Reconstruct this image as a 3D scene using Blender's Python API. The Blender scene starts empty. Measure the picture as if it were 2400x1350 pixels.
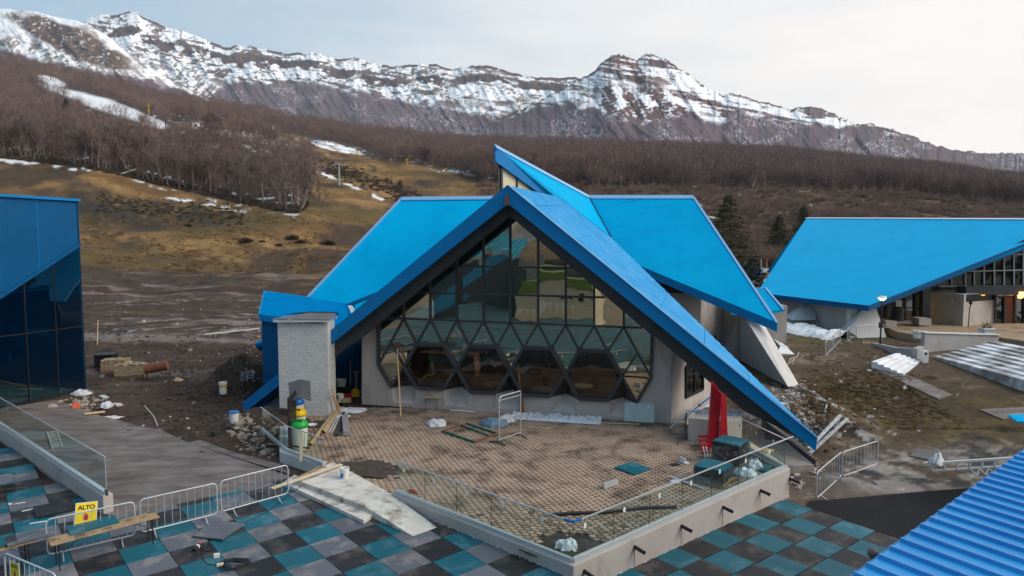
import bpy, bmesh, math, random
import numpy as np
from mathutils import Vector, Matrix, noise as mnoise

random.seed(7)
RNG = np.random.default_rng(7)
C = bpy.context.scene.collection
SC = bpy.context.scene

# ------------------------------------------------------------------ camera, sky, sun, exposure
F, TH, CAMZ = 1550.0, math.radians(4.0), 8.3
HOR = 675 - F * math.tan(TH)
cam_d = bpy.data.cameras.new('camera'); cam = bpy.data.objects.new('camera', cam_d); C.objects.link(cam)
cam.location = (0, 0, CAMZ); cam.rotation_euler = (math.radians(90) - TH, 0, 0)
cam_d.sensor_width = 36.0; cam_d.lens = 36.0 * F / 2400.0
cam_d.clip_start = 0.2; cam_d.clip_end = 20000
SC.camera = cam

SUN_EL, SUN_AZ = math.radians(36), math.radians(104)      # azimuth: clockwise from +Y (to the right of the view)
world = bpy.data.worlds.new('World'); SC.world = world; world.use_nodes = True
nt = world.node_tree; nt.nodes.clear()
def WN(t, **k):
    n = nt.nodes.new(t)
    for a, b in k.items(): setattr(n, a, b)
    return n
wo = WN('ShaderNodeOutputWorld'); bg = WN('ShaderNodeBackground'); sky = WN('ShaderNodeTexSky')
sky.sky_type = 'NISHITA'; sky.sun_disc = False; sky.sun_elevation = SUN_EL; sky.sun_rotation = SUN_AZ
sky.air_density = 1.0; sky.dust_density = 2.0; sky.ozone_density = 1.0
tc = WN('ShaderNodeTexCoord')
mp = WN('ShaderNodeMapping'); mp.inputs['Scale'].default_value = (1.6, 1.6, 9.0)
mp.inputs['Rotation'].default_value = (0, math.radians(8), 0.4)
nz = WN('ShaderNodeTexNoise'); nz.inputs['Scale'].default_value = 2.2; nz.inputs['Detail'].default_value = 7; nz.inputs['Roughness'].default_value = .55
dp = WN('ShaderNodeVectorMath', operation='DOT_PRODUCT')
dp.inputs[1].default_value = (.88, .21, -.35)
m1 = WN('ShaderNodeMath', operation='MULTIPLY_ADD'); m1.inputs[1].default_value = .85; m1.inputs[2].default_value = .49
m2 = WN('ShaderNodeMath', operation='MULTIPLY_ADD'); m2.inputs[1].default_value = .55
m2b = WN('ShaderNodeMath', operation='SUBTRACT', use_clamp=True); m2b.inputs[1].default_value = .26
veil = WN('ShaderNodeMix', data_type='RGBA')
vcol = WN('ShaderNodeMix', data_type='RGBA')
L = nt.links.new
L(tc.outputs['Generated'], mp.inputs['Vector']); L(mp.outputs[0], nz.inputs['Vector'])
L(tc.outputs['Generated'], dp.inputs[0])
L(dp.outputs['Value'], m1.inputs[0])
L(nz.outputs['Fac'], m2.inputs[0]); L(m1.outputs[0], m2.inputs[2]); L(m2.outputs[0], m2b.inputs[0])
vcol.inputs['A'].default_value = (1.25, 2.65, 3.7, 1)     # thin cloud away from the sun (x background strength)
vcol.inputs['B'].default_value = (5.75, 5.32, 4.98, 1)     # bright veil on the sun's side
L(m2b.outputs[0], vcol.inputs['Factor'])
L(m2b.outputs[0], veil.inputs['Factor'])
tint = WN('ShaderNodeMix', data_type='RGBA', blend_type='MULTIPLY'); tint.inputs['Factor'].default_value = 1.0
tint.inputs['B'].default_value = (.62, .72, .72, 1)
L(sky.outputs[0], tint.inputs['A'])
mx2 = WN('ShaderNodeMath', operation='MULTIPLY_ADD', use_clamp=True); mx2.inputs[1].default_value = .85; mx2.inputs[2].default_value = .45
L(m2b.outputs[0], mx2.inputs[0])
L(mx2.outputs[0], veil.inputs['Factor'])
L(tint.outputs['Result'], veil.inputs['A']); L(vcol.outputs['Result'], veil.inputs['B'])
L(veil.outputs['Result'], bg.inputs['Color']); bg.inputs['Strength'].default_value = .1
L(bg.outputs[0], wo.inputs[0])

sun_d = bpy.data.lights.new('sun', 'SUN'); sun = bpy.data.objects.new('sun', sun_d); C.objects.link(sun)
sun_d.energy = 1.4; sun_d.angle = math.radians(38); sun_d.color = (1, .91, .80)
sdir = Vector((math.sin(SUN_AZ) * math.cos(SUN_EL), math.cos(SUN_AZ) * math.cos(SUN_EL), math.sin(SUN_EL)))
sun.rotation_euler = sdir.to_track_quat('Z', 'Y').to_euler(); sun.location = (60, 30, 80)

SC.view_settings.view_transform = 'Standard'; SC.view_settings.look = 'None'
SC.view_settings.exposure = 1.08; SC.view_settings.gamma = 1; SC.view_settings.use_curve_mapping = False
SC.cycles.max_bounces = 10; SC.cycles.transparent_max_bounces = 24; SC.cycles.use_denoising = True
SC.cycles.caustics_reflective = False; SC.cycles.caustics_refractive = False

# ------------------------------------------------------------------ helpers: rays of the survey camera -> points in the place
CT, ST = math.cos(TH), math.sin(TH)
def ray(px, py):
    X, U = (px - 1200) / F, (675 - py) / F
    return Vector((X, CT + U * ST, -ST + U * CT))
CAM = Vector((0, 0, CAMZ))
def P(px, py, y):
    d = ray(px, py); return CAM + d * (y / d.y)
def G(px, py, z=0.0):
    d = ray(px, py); return CAM + d * ((z - CAMZ) / d.z)
def PL(px, py, pt, n):
    d = ray(px, py); return CAM + d * ((Vector(pt) - CAM).dot(n) / d.dot(n))
def plane3(a, b, c):
    n = (b - a).cross(c - a).normalized(); return a, n

class MB:
    """collects polygons and links them as ONE mesh object"""
    def __init__(s): s.v = []; s.f = []; s.m = []; s.k = 0
    def poly(s, pts):
        b = len(s.v); s.v += [tuple(p) for p in pts]; s.f.append(tuple(range(b, b + len(pts)))); s.m.append(s.k); return s
    def box(s, c, size, R=None, taper=1.0):
        c = Vector(c); hx, hy, hz = [q / 2 for q in size]; b = len(s.v)
        for z in (-hz, hz):
            t = taper if z > 0 else 1.0
            for x, y in ((-hx, -hy), (hx, -hy), (hx, hy), (-hx, hy)):
                p = Vector((x * t, y * t, z)); s.v.append(tuple(c + (R @ p if R else p)))
        for q in ((0, 3, 2, 1), (4, 5, 6, 7), (0, 1, 5, 4), (1, 2, 6, 5), (2, 3, 7, 6), (3, 0, 4, 7)):
            s.f.append(tuple(b + i for i in q)); s.m.append(s.k)
        return s
    def bar(s, a, b_, w, h, up=(0, 0, 1)):
        """box beam from a to b_, w across, h along up"""
        a, b_ = Vector(a), Vector(b_); d = b_ - a; l = d.length; d.normalize()
        u = Vector(up); sd = d.cross(u)
        if sd.length < 1e-5: sd = d.cross(Vector((1, 0, 0)))
        sd.normalize(); u = sd.cross(d).normalized()
        R = Matrix((sd, d, u)).transposed()
        return s.box((a + b_) / 2, (w, l, h), R)
    def tube(s, a, b_, r, n=8, r2=None, cap=True):
        a, b_ = Vector(a), Vector(b_); d = (b_ - a).normalized(); r2 = r if r2 is None else r2
        x = d.orthogonal().normalized(); y = d.cross(x); b0 = len(s.v)
        for c, rr in ((a, r), (b_, r2)):
            for i in range(n):
                t = 2 * math.pi * i / n; s.v.append(tuple(c + x * (rr * math.cos(t)) + y * (rr * math.sin(t))))
        for i in range(n):
            j = (i + 1) % n; s.f.append((b0 + i, b0 + j, b0 + n + j, b0 + n + i)); s.m.append(s.k)
        if cap:
            s.f.append(tuple(b0 + n - 1 - i for i in range(n))); s.f.append(tuple(b0 + n + i for i in range(n))); s.m += [s.k] * 2
        return s
    def path(s, pts, r, n=8, closed=False):
        pts = [Vector(p) for p in pts]
        m = len(pts); rings = []; prev = None
        for i, p in enumerate(pts):
            if closed: d = (pts[(i + 1) % m] - pts[i - 1]).normalized()
            else: d = (pts[min(i + 1, m - 1)] - pts[max(i - 1, 0)]).normalized()
            x = prev - d * prev.dot(d) if prev is not None else d.orthogonal()
            if x.length < 1e-4: x = d.orthogonal()
            x.normalize(); prev = x; y = d.cross(x); b = len(s.v)
            for k in range(n):
                t = 2 * math.pi * k / n; s.v.append(tuple(p + x * (r * math.cos(t)) + y * (r * math.sin(t))))
            rings.append(b)
        for i in range(m if closed else m - 1):
            a, b = rings[i], rings[(i + 1) % m]
            for k in range(n):
                j = (k + 1) % n; s.f.append((a + k, a + j, b + j, b + k)); s.m.append(s.k)
        if not closed:
            s.f.append(tuple(rings[0] + n - 1 - i for i in range(n))); s.f.append(tuple(rings[-1] + i for i in range(n))); s.m += [s.k] * 2
        return s
    def lathe(s, prof, c=(0, 0, 0), n=16, sx=1.0, sy=1.0):
        c = Vector(c); b = len(s.v)
        for r, z in prof:
            for i in range(n):
                t = 2 * math.pi * i / n; s.v.append((c.x + r * sx * math.cos(t), c.y + r * sy * math.sin(t), c.z + z))
        for k in range(len(prof) - 1):
            for i in range(n):
                j = (i + 1) % n; s.f.append((b + k * n + i, b + k * n + j, b + (k + 1) * n + j, b + (k + 1) * n + i)); s.m.append(s.k)
        if prof[0][0] > 1e-4: s.f.append(tuple(b + n - 1 - i for i in range(n))); s.m.append(s.k)
        if prof[-1][0] > 1e-4: s.f.append(tuple(b + (len(prof) - 1) * n + i for i in range(n))); s.m.append(s.k)
        return s
    def prism(s, pts, vec):
        """closed polygon pushed along vec"""
        pts = [Vector(p) for p in pts]; vec = Vector(vec); n = len(pts); b = len(s.v)
        nrm = Vector((0, 0, 0))
        for i in range(n): nrm += pts[i].cross(pts[(i + 1) % n])
        if nrm.dot(vec) > 0: pts = pts[::-1]
        s.v += [tuple(p) for p in pts] + [tuple(p + vec) for p in pts]
        s.f.append(tuple(range(b, b + n))); s.f.append(tuple(b + 2 * n - 1 - i for i in range(n)))
        for i in range(n):
            j = (i + 1) % n; s.f.append((b + i, b + n + i, b + n + j, b + j))
        s.m += [s.k] * (n + 2)
        return s
    def mesh(s, name, off=None):
        me = bpy.data.meshes.new(name)
        v = np.array(s.v, dtype=float).reshape(-1, 3)
        if off is not None: v = v - np.array(off)
        me.from_pydata(v.tolist(), [], s.f)
        return me
    def build(s, name, mat, parent=None, local=False, smooth=False, bevel=0, seg=1):
        off = None
        if parent is not None and not local:
            off = Vector((0, 0, 0)); q = parent
            while q is not None: off = off + q.location; q = q.parent
        me = s.mesh(name, off)
        for mm in (mat if isinstance(mat, (list, tuple)) else [mat]): me.materials.append(mm)
        if isinstance(mat, (list, tuple)) and len(mat) > 1: me.polygons.foreach_set('material_index', s.m)
        if bevel:
            bm = bmesh.new(); bm.from_mesh(me)
            bmesh.ops.remove_doubles(bm, verts=bm.verts, dist=1e-5)
            es = [e for e in bm.edges if len(e.link_faces) == 2 and e.calc_face_angle(0) > .5]
            bmesh.ops.bevel(bm, geom=es, offset=bevel, segments=seg, affect='EDGES', clamp_overlap=True)
            bm.to_mesh(me); bm.free()
        if smooth: me.polygons.foreach_set('use_smooth', [True] * len(me.polygons))
        o = bpy.data.objects.new(name, me); C.objects.link(o)
        if parent is not None: o.parent = parent
        return o

def tag(o, label=None, cat=None, group=None, kind=None):
    if label: o['label'] = label
    if cat: o['category'] = cat
    if group: o['group'] = group
    if kind: o['kind'] = kind
    return o
def thing(name, loc, label=None, cat=None, group=None, rz=0.0, kind=None):
    o = bpy.data.objects.new(name, None); C.objects.link(o); o.empty_display_size = .2
    o.location = loc; o.rotation_euler = (0, 0, rz)
    return tag(o, label, cat, group, kind)
def copy_tree(o, parent=None):
    c = o.copy(); C.objects.link(c)
    if parent is not None: c.parent = parent
    for ch in list(o.children): copy_tree(ch, c)
    return c
def struct(name, mb, mat, **k): return tag(mb.build(name, mat, **k), kind='structure')

# ------------------------------------------------------------------ procedural materials
def M(name, col, col2=None, rough=.6, metal=0.0, scale=4.0, lo=.35, hi=.65, detail=6, bump=0.0, bscale=30.0, bdist=.02,
      spec=.4, stretch=(1, 1, 1), rand=0.0, col3=None, scale3=1.0, lo3=.5, hi3=.6, pos=False, rough2=None, emit=None):
    m = bpy.data.materials.new(name); m.use_nodes = True; n = m.node_tree.nodes; l = m.node_tree.links
    b = n['Principled BSDF']; b.inputs['Roughness'].default_value = rough; b.inputs['Metallic'].default_value = metal
    b.inputs['Specular IOR Level'].default_value = spec
    b.inputs['Base Color'].default_value = (*col, 1)
    if emit:
        b.inputs['Emission Color'].default_value = (*emit[:3], 1); b.inputs['Emission Strength'].default_value = emit[3]
    if col2 is None and not bump and not rand: return m
    if pos:
        src = n.new('ShaderNodeNewGeometry').outputs['Position']
    else: src = n.new('ShaderNodeTexCoord').outputs['Object']
    mpn = n.new('ShaderNodeMapping'); mpn.inputs['Scale'].default_value = stretch; l.new(src, mpn.inputs['Vector'])
    vec = mpn.outputs[0]
    oi = n.new('ShaderNodeObjectInfo')
    if rand:
        ml = n.new('ShaderNodeMath'); ml.operation = 'MULTIPLY'; ml.inputs[1].default_value = 57.0; l.new(oi.outputs['Random'], ml.inputs[0])
        ad = n.new('ShaderNodeVectorMath'); ad.operation = 'ADD'; l.new(vec, ad.inputs[0]); l.new(ml.outputs[0], ad.inputs[1]); vec = ad.outputs[0]
    cur = None
    def noisefac(sc, a, c, dt=detail):
        t = n.new('ShaderNodeTexNoise'); t.inputs['Scale'].default_value = sc; t.inputs['Detail'].default_value = dt; t.inputs['Roughness'].default_value = .6
        l.new(vec, t.inputs['Vector'])
        r = n.new('ShaderNodeMapRange'); r.inputs['From Min'].default_value = a; r.inputs['From Max'].default_value = c
        l.new(t.outputs['Fac'], r.inputs['Value']); return r.outputs[0]
    if col2 is not None:
        mx = n.new('ShaderNodeMix'); mx.data_type = 'RGBA'; mx.inputs['A'].default_value = (*col, 1); mx.inputs['B'].default_value = (*col2, 1)
        f = noisefac(scale, lo, hi); l.new(f, mx.inputs['Factor']); cur = mx.outputs['Result']
        if rough2 is not None:
            rr = n.new('ShaderNodeMix'); rr.inputs['A'].default_value = rough; rr.inputs['B'].default_value = rough2
            l.new(f, rr.inputs['Factor']); l.new(rr.outputs['Result'], b.inputs['Roughness'])
    if col3 is not None:
        mx = n.new('ShaderNodeMix'); mx.data_type = 'RGBA'
        if cur: l.new(cur, mx.inputs['A'])
        else: mx.inputs['A'].default_value = (*col, 1)
        mx.inputs['B'].default_value = (*col3, 1); l.new(noisefac(scale3, lo3, hi3, 8), mx.inputs['Factor']); cur = mx.outputs['Result']
    if rand:
        hs = n.new('ShaderNodeHueSaturation')
        mr = n.new('ShaderNodeMapRange'); mr.inputs['To Min'].default_value = 1 - rand; mr.inputs['To Max'].default_value = 1 + rand
        l.new(oi.outputs['Random'], mr.inputs['Value']); l.new(mr.outputs[0], hs.inputs['Value'])
        if cur: l.new(cur, hs.inputs['Color'])
        else: hs.inputs['Color'].default_value = (*col, 1)
        cur = hs.outputs[0]
    if cur: l.new(cur, b.inputs['Base Color'])
    if bump:
        t = n.new('ShaderNodeTexNoise'); t.inputs['Scale'].default_value = bscale; t.inputs['Detail'].default_value = 6; l.new(vec, t.inputs['Vector'])
        bp = n.new('ShaderNodeBump'); bp.inputs['Strength'].default_value = bump; bp.inputs['Distance'].default_value = bdist
        l.new(t.outputs['Fac'], bp.inputs['Height']); l.new(bp.outputs[0], b.inputs['Normal'])
    return m

def add_seams(mb, pts, n, along, spacing, w=.035, h=.012, lift=.02, jit=0.0):
    """sheet laps: thin strips across the ribs of a flat roof polygon"""
    pts = [Vector(p) for p in pts]; v = Vector(along); v = (v - n * v.dot(n)).normalized(); u = v.cross(n).normalized(); o = pts[0]
    q = [((p - o).dot(u), (p - o).dot(v)) for p in pts]; lo = min(b for _, b in q); hi = max(b for _, b in q); k = lo + spacing * .6
    while k < hi - .3:
        xs = []
        for i in range(len(q)):
            (a0, b0), (a1, b1) = q[i], q[(i + 1) % len(q)]
            if (b0 - k) * (b1 - k) < 0: xs.append(a0 + (a1 - a0) * (k - b0) / (b1 - b0))
        if len(xs) >= 2: mb.bar(o + u * min(xs) + v * k + n * lift, o + u * max(xs) + v * k + n * lift, w, h, n)
        k += spacing
    return mb

def glass_mat(name, tint, refl, base, wav=0.0, wscale=.6, ior=1.5):
    """thin pane: tinted see-through plus mirror reflection by angle"""
    m = bpy.data.materials.new(name); m.use_nodes = True; n = m.node_tree.nodes; l = m.node_tree.links; n.clear()
    o = n.new('ShaderNodeOutputMaterial'); mx = n.new('ShaderNodeMixShader'); t = n.new('ShaderNodeBsdfTransparent'); g = n.new('ShaderNodeBsdfGlossy')
    t.inputs['Color'].default_value = (*tint, 1); g.inputs['Color'].default_value = (*refl, 1); g.inputs['Roughness'].default_value = .005
    fr = n.new('ShaderNodeFresnel'); fr.inputs['IOR'].default_value = ior
    ma = n.new('ShaderNodeMath'); ma.operation = 'ADD'; ma.use_clamp = True; ma.inputs[1].default_value = base
    gb_ = n.new('ShaderNodeNewGeometry'); io = n.new('ShaderNodeMix'); io.inputs['A'].default_value = ior; io.inputs['B'].default_value = 1 / ior
    l.new(gb_.outputs['Backfacing'], io.inputs['Factor']); l.new(io.outputs['Result'], fr.inputs['IOR'])
    l.new(fr.outputs[0], ma.inputs[0]); l.new(ma.outputs[0], mx.inputs[0]); l.new(t.outputs[0], mx.inputs[1]); l.new(g.outputs[0], mx.inputs[2])
    l.new(mx.outputs[0], o.inputs[0])
    if wav:
        ge = n.new('ShaderNodeNewGeometry'); ns = n.new('ShaderNodeTexNoise'); ns.inputs['Scale'].default_value = wscale; ns.inputs['Detail'].default_value = 2
        oi = n.new('ShaderNodeObjectInfo'); ml = n.new('ShaderNodeMath'); ml.operation = 'MULTIPLY'; ml.inputs[1].default_value = 31.0
        ad = n.new('ShaderNodeVectorMath'); ad.operation = 'ADD'
        l.new(oi.outputs['Random'], ml.inputs[0]); l.new(ge.outputs['Position'], ad.inputs[0]); l.new(ml.outputs[0], ad.inputs[1]); l.new(ad.outputs[0], ns.inputs['Vector'])
        bp = n.new('ShaderNodeBump'); bp.inputs['Strength'].default_value = wav; bp.inputs['Distance'].default_value = .12
        l.new(ns.outputs['Fac'], bp.inputs['Height']); l.new(bp.outputs[0], g.inputs['Normal'])
    return m

BLUE = (.0, .37, .70)
m_blue = M('blue painted sheet', BLUE, (.0, .405, .75), rough=.6, scale=.35, spec=.02, pos=True, col3=(.0, .29, .60), scale3=.9, lo3=.55, hi3=.85)
m_bluestrip = M('blue weathered sheet', (.0, .29, .64), (.03, .36, .72), rough=.42, scale=.5, spec=.25, pos=True, stretch=(1, 1, .35), col3=(.14, .46, .78), scale3=1.5, lo3=.48, hi3=.80)
m_bluetrim = M('blue trim sheet', (.0, .185, .48), (.0, .205, .52), rough=.45, spec=.25, scale=.8, pos=True)
m_ridge = M('pale blue ridge cap', (.20, .42, .68), rough=.4)
m_dblue = M('deep blue sheet', (.0, .075, .20), (.0, .088, .235), rough=.45, spec=.2, scale=.7, pos=True)
m_dark = M('anthracite steel', (.035, .042, .05), (.05, .058, .066), rough=.5, scale=1.2, pos=True)
m_black = M('black plastic', (.012, .012, .014), (.02, .02, .022), rough=.45, scale=3)
m_conc = M('painted concrete', (.425, .38, .355), (.485, .437, .41), rough=.75, scale=.9, bump=.12, bscale=9, pos=True, stretch=(1, 1, .45), col3=(.27, .24, .22), scale3=1.5, lo3=.54, hi3=.80)
m_conc2 = M('pale concrete', (.52, .50, .49), (.60, .58, .56), rough=.8, scale=1.5, bump=.2, bscale=25, pos=True, col3=(.36, .34, .32), scale3=2.4, lo3=.60, hi3=.8)
m_rawconc = M('stained concrete', (.125, .10, .09), (.20, .168, .155), rough=.8, scale=.8, bump=.3, bscale=12, pos=True, stretch=(1, 2.2, 1), col3=(.065, .05, .044), scale3=.55, lo3=.48, hi3=.72, rough2=.45)
m_plaster = M('rough white plaster', (.50, .51, .51), (.62, .62, .61), rough=.9, scale=2.5, bump=.7, bscale=8.0, bdist=.05, pos=True, stretch=(1, 1, 1.9))
m_white = M('white paint', (.74, .74, .73), (.66, .65, .64), rough=.55, scale=3)
m_dirtywhite = M('whitewashed concrete', (.57, .525, .47), (.67, .63, .58), rough=.9, scale=2.2, bump=.5, bscale=20, pos=True, col3=(.22, .17, .135), scale3=2.1, lo3=.50, hi3=.70)
m_galv = M('galvanised steel', (.58, .60, .62), (.47, .49, .51), rough=.4, metal=.25, scale=14)
m_rail = M('brushed rail steel', (.78, .80, .82), rough=.25, metal=.6)
m_chan = M('aluminium channel', (.50, .54, .56), (.56, .59, .61), rough=.4, metal=.35, scale=2, pos=True)
m_wood = M('fresh timber', (.56, .39, .20), (.64, .46, .26), rough=.7, scale=9, stretch=(1, 1, 6))
m_pale = M('pale plank', (.60, .48, .34), (.68, .56, .42), rough=.75, scale=7)
m_oldwood = M('worn plywood', (.30, .20, .11), (.40, .28, .16), rough=.8, scale=9, rand=.1, col3=(.10, .07, .05), scale3=3.4, lo3=.5, hi3=.68)
m_pallet = M('pallet wood', (.34, .22, .12), (.42, .29, .17), rough=.8, scale=12, rand=.15)
m_card = M('cardboard tube', (.40, .28, .15), (.47, .34, .19), rough=.85, scale=6)
m_rust = M('rusty steel', (.16, .055, .035), (.24, .10, .06), rough=.8, scale=5, rand=.1)
m_red = M('red lacquered metal', (.42, .008, .018), (.5, .02, .03), rough=.35, scale=4)
m_redshade = M('red gap shade', (.12, .004, .008), rough=.5)  # shade between the red panels, put into the colour
m_yellow = M('yellow plastic', (.72, .47, .0), rough=.4)
m_green = M('green plastic', (.01, .33, .05), rough=.4)
m_bblue = M('blue plastic', (.01, .13, .42), rough=.4)
m_binbody = M('pale bin plastic', (.62, .66, .58), (.56, .6, .53), rough=.5, scale=3)
m_bag = M('grey plastic bag', (.5, .5, .54), (.62, .62, .66), rough=.3, scale=9)
m_bluebag = M('blue grey tarp', (.10, .19, .27), (.15, .24, .32), rough=.5, scale=8)
m_foil = M('crumpled clear film', (.55, .58, .66), (.75, .77, .82), rough=.22, scale=11, spec=.8, bump=.6, bscale=26)
m_snow = M('old snow', (.78, .79, .82), (.86, .87, .88), rough=.75, scale=2.5, bump=.4, bscale=7, bdist=.08, pos=True, col3=(.5, .44, .4), scale3=.9, lo3=.62, hi3=.85)
m_rubble = M('rubble', (.30, .24, .20), (.42, .36, .31), rough=.9, scale=3, rand=.3)
m_dirt = M('dark dirt', (.045, .034, .028), (.08, .062, .05), rough=.95, scale=3, pos=True, bump=.8, bscale=9, bdist=.06)
m_brick = M('stacked bricks', (.30, .235, .15), (.36, .29, .19), rough=.9, scale=14, rand=.25)
m_yellowsign = M('yellow sign board', (.80, .60, .01), rough=.45)
m_signred = M('sign red', (.38, .01, .05), rough=.5)
m_ink = M('sign black', (.012, .012, .012), rough=.5)
m_cream = M('cream glazing panel', (.66, .58, .36), (.72, .65, .43), rough=.35, scale=.6, pos=True)
m_corr = M('grey corrugated sheet', (.085, .088, .098), (.12, .12, .13), rough=.45, scale=2)
m_slate = M('dark slate sheet', (.045, .045, .05), (.065, .065, .07), rough=.4, scale=3)
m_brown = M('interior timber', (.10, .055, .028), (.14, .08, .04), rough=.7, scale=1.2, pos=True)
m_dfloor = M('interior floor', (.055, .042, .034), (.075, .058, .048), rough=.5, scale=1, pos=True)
m_orange = M('orange timber', (.42, .17, .045), (.5, .22, .07), rough=.6, scale=3)
m_teal = M('teal rubber', (.0, .088, .125), (.0, .105, .15), rough=.55, scale=1.6, rand=.12, col3=(.045, .15, .195), scale3=1.7, lo3=.52, hi3=.64, bump=.1, bscale=120)
m_btile = M('black rubber', (.011, .011, .014), (.018, .017, .020), rough=.62, scale=1.6, rand=.2, col3=(.066, .056, .052), scale3=1.5, lo3=.50, hi3=.62, bump=.1, bscale=120)
m_gtile = M('grey rubber', (.095, .104, .128), (.12, .128, .155), rough=.6, scale=1.4, rand=.12, col3=(.20, .19, .195), scale3=1.3, lo3=.50, hi3=.60, bump=.1, bscale=120)
m_mat = M('ribbed rubber mat', (.012, .012, .014), (.03, .028, .03), rough=.6, scale=.8, pos=True)
m_glow = M('lit lamp glass', (.9, .85, .7), rough=.3, emit=(1.0, .86, .55, 2.2))
m_warm = M('self-glowing interior wall', (.55, .36, .10), rough=.7, emit=(1.0, .58, .12, .40))  # wall emits by itself, standing in for the lamplight inside
m_orglow = M('lit wall lamp', (.9, .5, .1), rough=.4, emit=(1.0, .42, .06, 5.0))

gl_upper = glass_mat('front glazing', (.30, .285, .23), (.99, .93, .74), .46, wav=.09, wscale=.55)
gl_hex = glass_mat('hexagon glazing', (.15, .145, .135), (.9, .9, .88), .02, wav=.2, wscale=.7)
gl_rail = glass_mat('balustrade glass', (.80, .89, .855), (.92, .97, .97), .0)
gl_blue = glass_mat('blue glazing', (.26, .48, .50), (.75, .92, 1.0), .05, wav=.06, wscale=.5)
gl_dark = glass_mat('dark window', (.16, .18, .19), (.9, .95, .95), .06, wav=.2, wscale=.6)
gl_film = glass_mat('stretch film', (.80, .83, .86), (.95, .95, .97), .06, wav=1.0, wscale=6.0)
# ------------------------------------------------------------------ value noise (numpy)
_T = RNG.random((256, 256))
def vn(x, y, seed=0):
    x = np.asarray(x, float) + seed * 17.31; y = np.asarray(y, float) + seed * 9.77
    xi = np.floor(x).astype(int); yi = np.floor(y).astype(int); fx = x - xi; fy = y - yi
    fx = fx * fx * (3 - 2 * fx); fy = fy * fy * (3 - 2 * fy)
    a = _T[xi & 255, yi & 255]; b = _T[(xi + 1) & 255, yi & 255]; c = _T[xi & 255, (yi + 1) & 255]; d = _T[(xi + 1) & 255, (yi + 1) & 255]
    return (a * (1 - fx) + b * fx) * (1 - fy) + (c * (1 - fx) + d * fx) * fy
def fbm(x, y, o=5, seed=0, g=.5):
    s = 0; a = 1.0; t = 0; f = 1.0
    for k in range(o): s = s + a * vn(np.asarray(x) * f, np.asarray(y) * f, seed + k * 3); t += a; a *= g; f *= 2.03
    return s / t
def sst(x, a, b):
    t = np.clip((np.asarray(x, float) - a) / (b - a), 0, 1); return t * t * (3 - 2 * t)
def mixc(a, b, t): return a * (1 - t[..., None]) + np.asarray(b) * t[..., None]
def interp(x, pts):
    p = np.array(pts, float); return np.interp(x, p[:, 0], p[:, 1])

# ------------------------------------------------------------------ height of the land
TAB = {
 -1900: [(130, 640), (185, 540), (235, 440), (270, 360), (330, 330), (420, 270), (600, 190), (800, 130), (1100, 80)],
 -800: [(130, 645), (185, 535), (235, 430), (270, 352), (330, 325), (420, 275), (600, 195), (800, 135), (1100, 85)],
 0: [(130, 645), (185, 540), (235, 430), (270, 368), (330, 345), (420, 305), (600, 235), (800, 185), (1100, 135)],
 200: [(130, 642), (185, 535), (235, 440), (270, 388), (330, 362), (420, 308), (600, 250), (800, 212), (1100, 178)],
 400: [(130, 640), (185, 548), (235, 475), (270, 433), (330, 398), (420, 330), (520, 290), (700, 265), (900, 247), (1100, 232)],
 560: [(130, 640), (180, 562), (232, 500), (268, 470), (330, 420), (410, 345), (470, 305), (540, 300), (640, 296), (800, 278), (1100, 255)],
 700: [(130, 642), (175, 572), (230, 493), (300, 440), (400, 375), (480, 340), (550, 331), (640, 326), (800, 308), (1100, 285)],
 900: [(130, 640), (180, 574), (240, 510), (330, 450), (430, 392), (500, 375), (560, 367), (700, 350), (900, 328), (1100, 312)],
 1100: [(130, 640), (180, 580), (240, 520), (330, 465), (420, 408), (470, 396), (600, 376), (800, 352), (1100, 335)],
 1300: [(140, 640), (180, 600), (240, 545), (330, 475), (430, 420), (600, 382), (800, 358), (1000, 345)],
 1600: [(140, 640), (180, 603), (240, 548), (330, 480), (430, 424), (600, 388), (800, 366), (1000, 357)],
 1800: [(140, 652), (180, 615), (240, 562), (330, 490), (430, 432), (600, 394), (800, 374), (1000, 366)],
 2100: [(140, 652), (180, 618), (240, 568), (330, 505), (430, 450), (600, 420), (800, 402), (1000, 395)],
 2400: [(140, 652), (180, 620), (240, 578), (330, 520), (430, 474), (600, 452), (800, 438), (1000, 432)],
 3200: [(140, 655), (180, 635), (240, 605), (330, 565), (430, 535), (600, 515), (800, 505), (1000, 500)],
 4600: [(140, 655), (180, 635), (240, 605), (330, 565), (430, 535), (600, 515), (800, 505), (1000, 500)]}
_cols = np.array(sorted(TAB), float)
_DD = np.concatenate([np.linspace(45, 130, 18), np.linspace(135, 700, 160), np.linspace(710, 1300, 60)])
def _col(px):
    r = TAB[px]; D = [45.0] + [q[0] for q in r]; z0 = .9 if px > 1400 else 0.0
    z = [z0] + [CAMZ + (HOR - q[1]) / F * q[0] for q in r]
    D += [D[-1] + 300]; z += [z[-1] - 60]
    zz = np.interp(_DD, D, z)
    k = np.ones(7) / 7; zp = np.pad(zz, 3, mode='edge'); return np.convolve(zp, k, 'valid')
_HT = np.array([_col(int(c)) for c in _cols])
def znear(x, y):
    x = np.asarray(x, float); y = np.asarray(y, float)
    base = -.36 - .0279 * np.clip(x, 0, 14); t = sst(y, 24, 27.5)
    right = base * (1 - t) + t * np.interp(y, [24, 27, 33, 38, 42, 46, 50, 60], [-.72, -.66, -.15, .36, .58, .80, .92, .95]) - .16 * sst(x, 23.2, 26.0) * sst(y, 33, 38) * (1 - sst(y, 43, 47))
    return -.02 * (1 - sst(x, .2, 2.2)) + right * sst(x, .2, 2.2)
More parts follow.
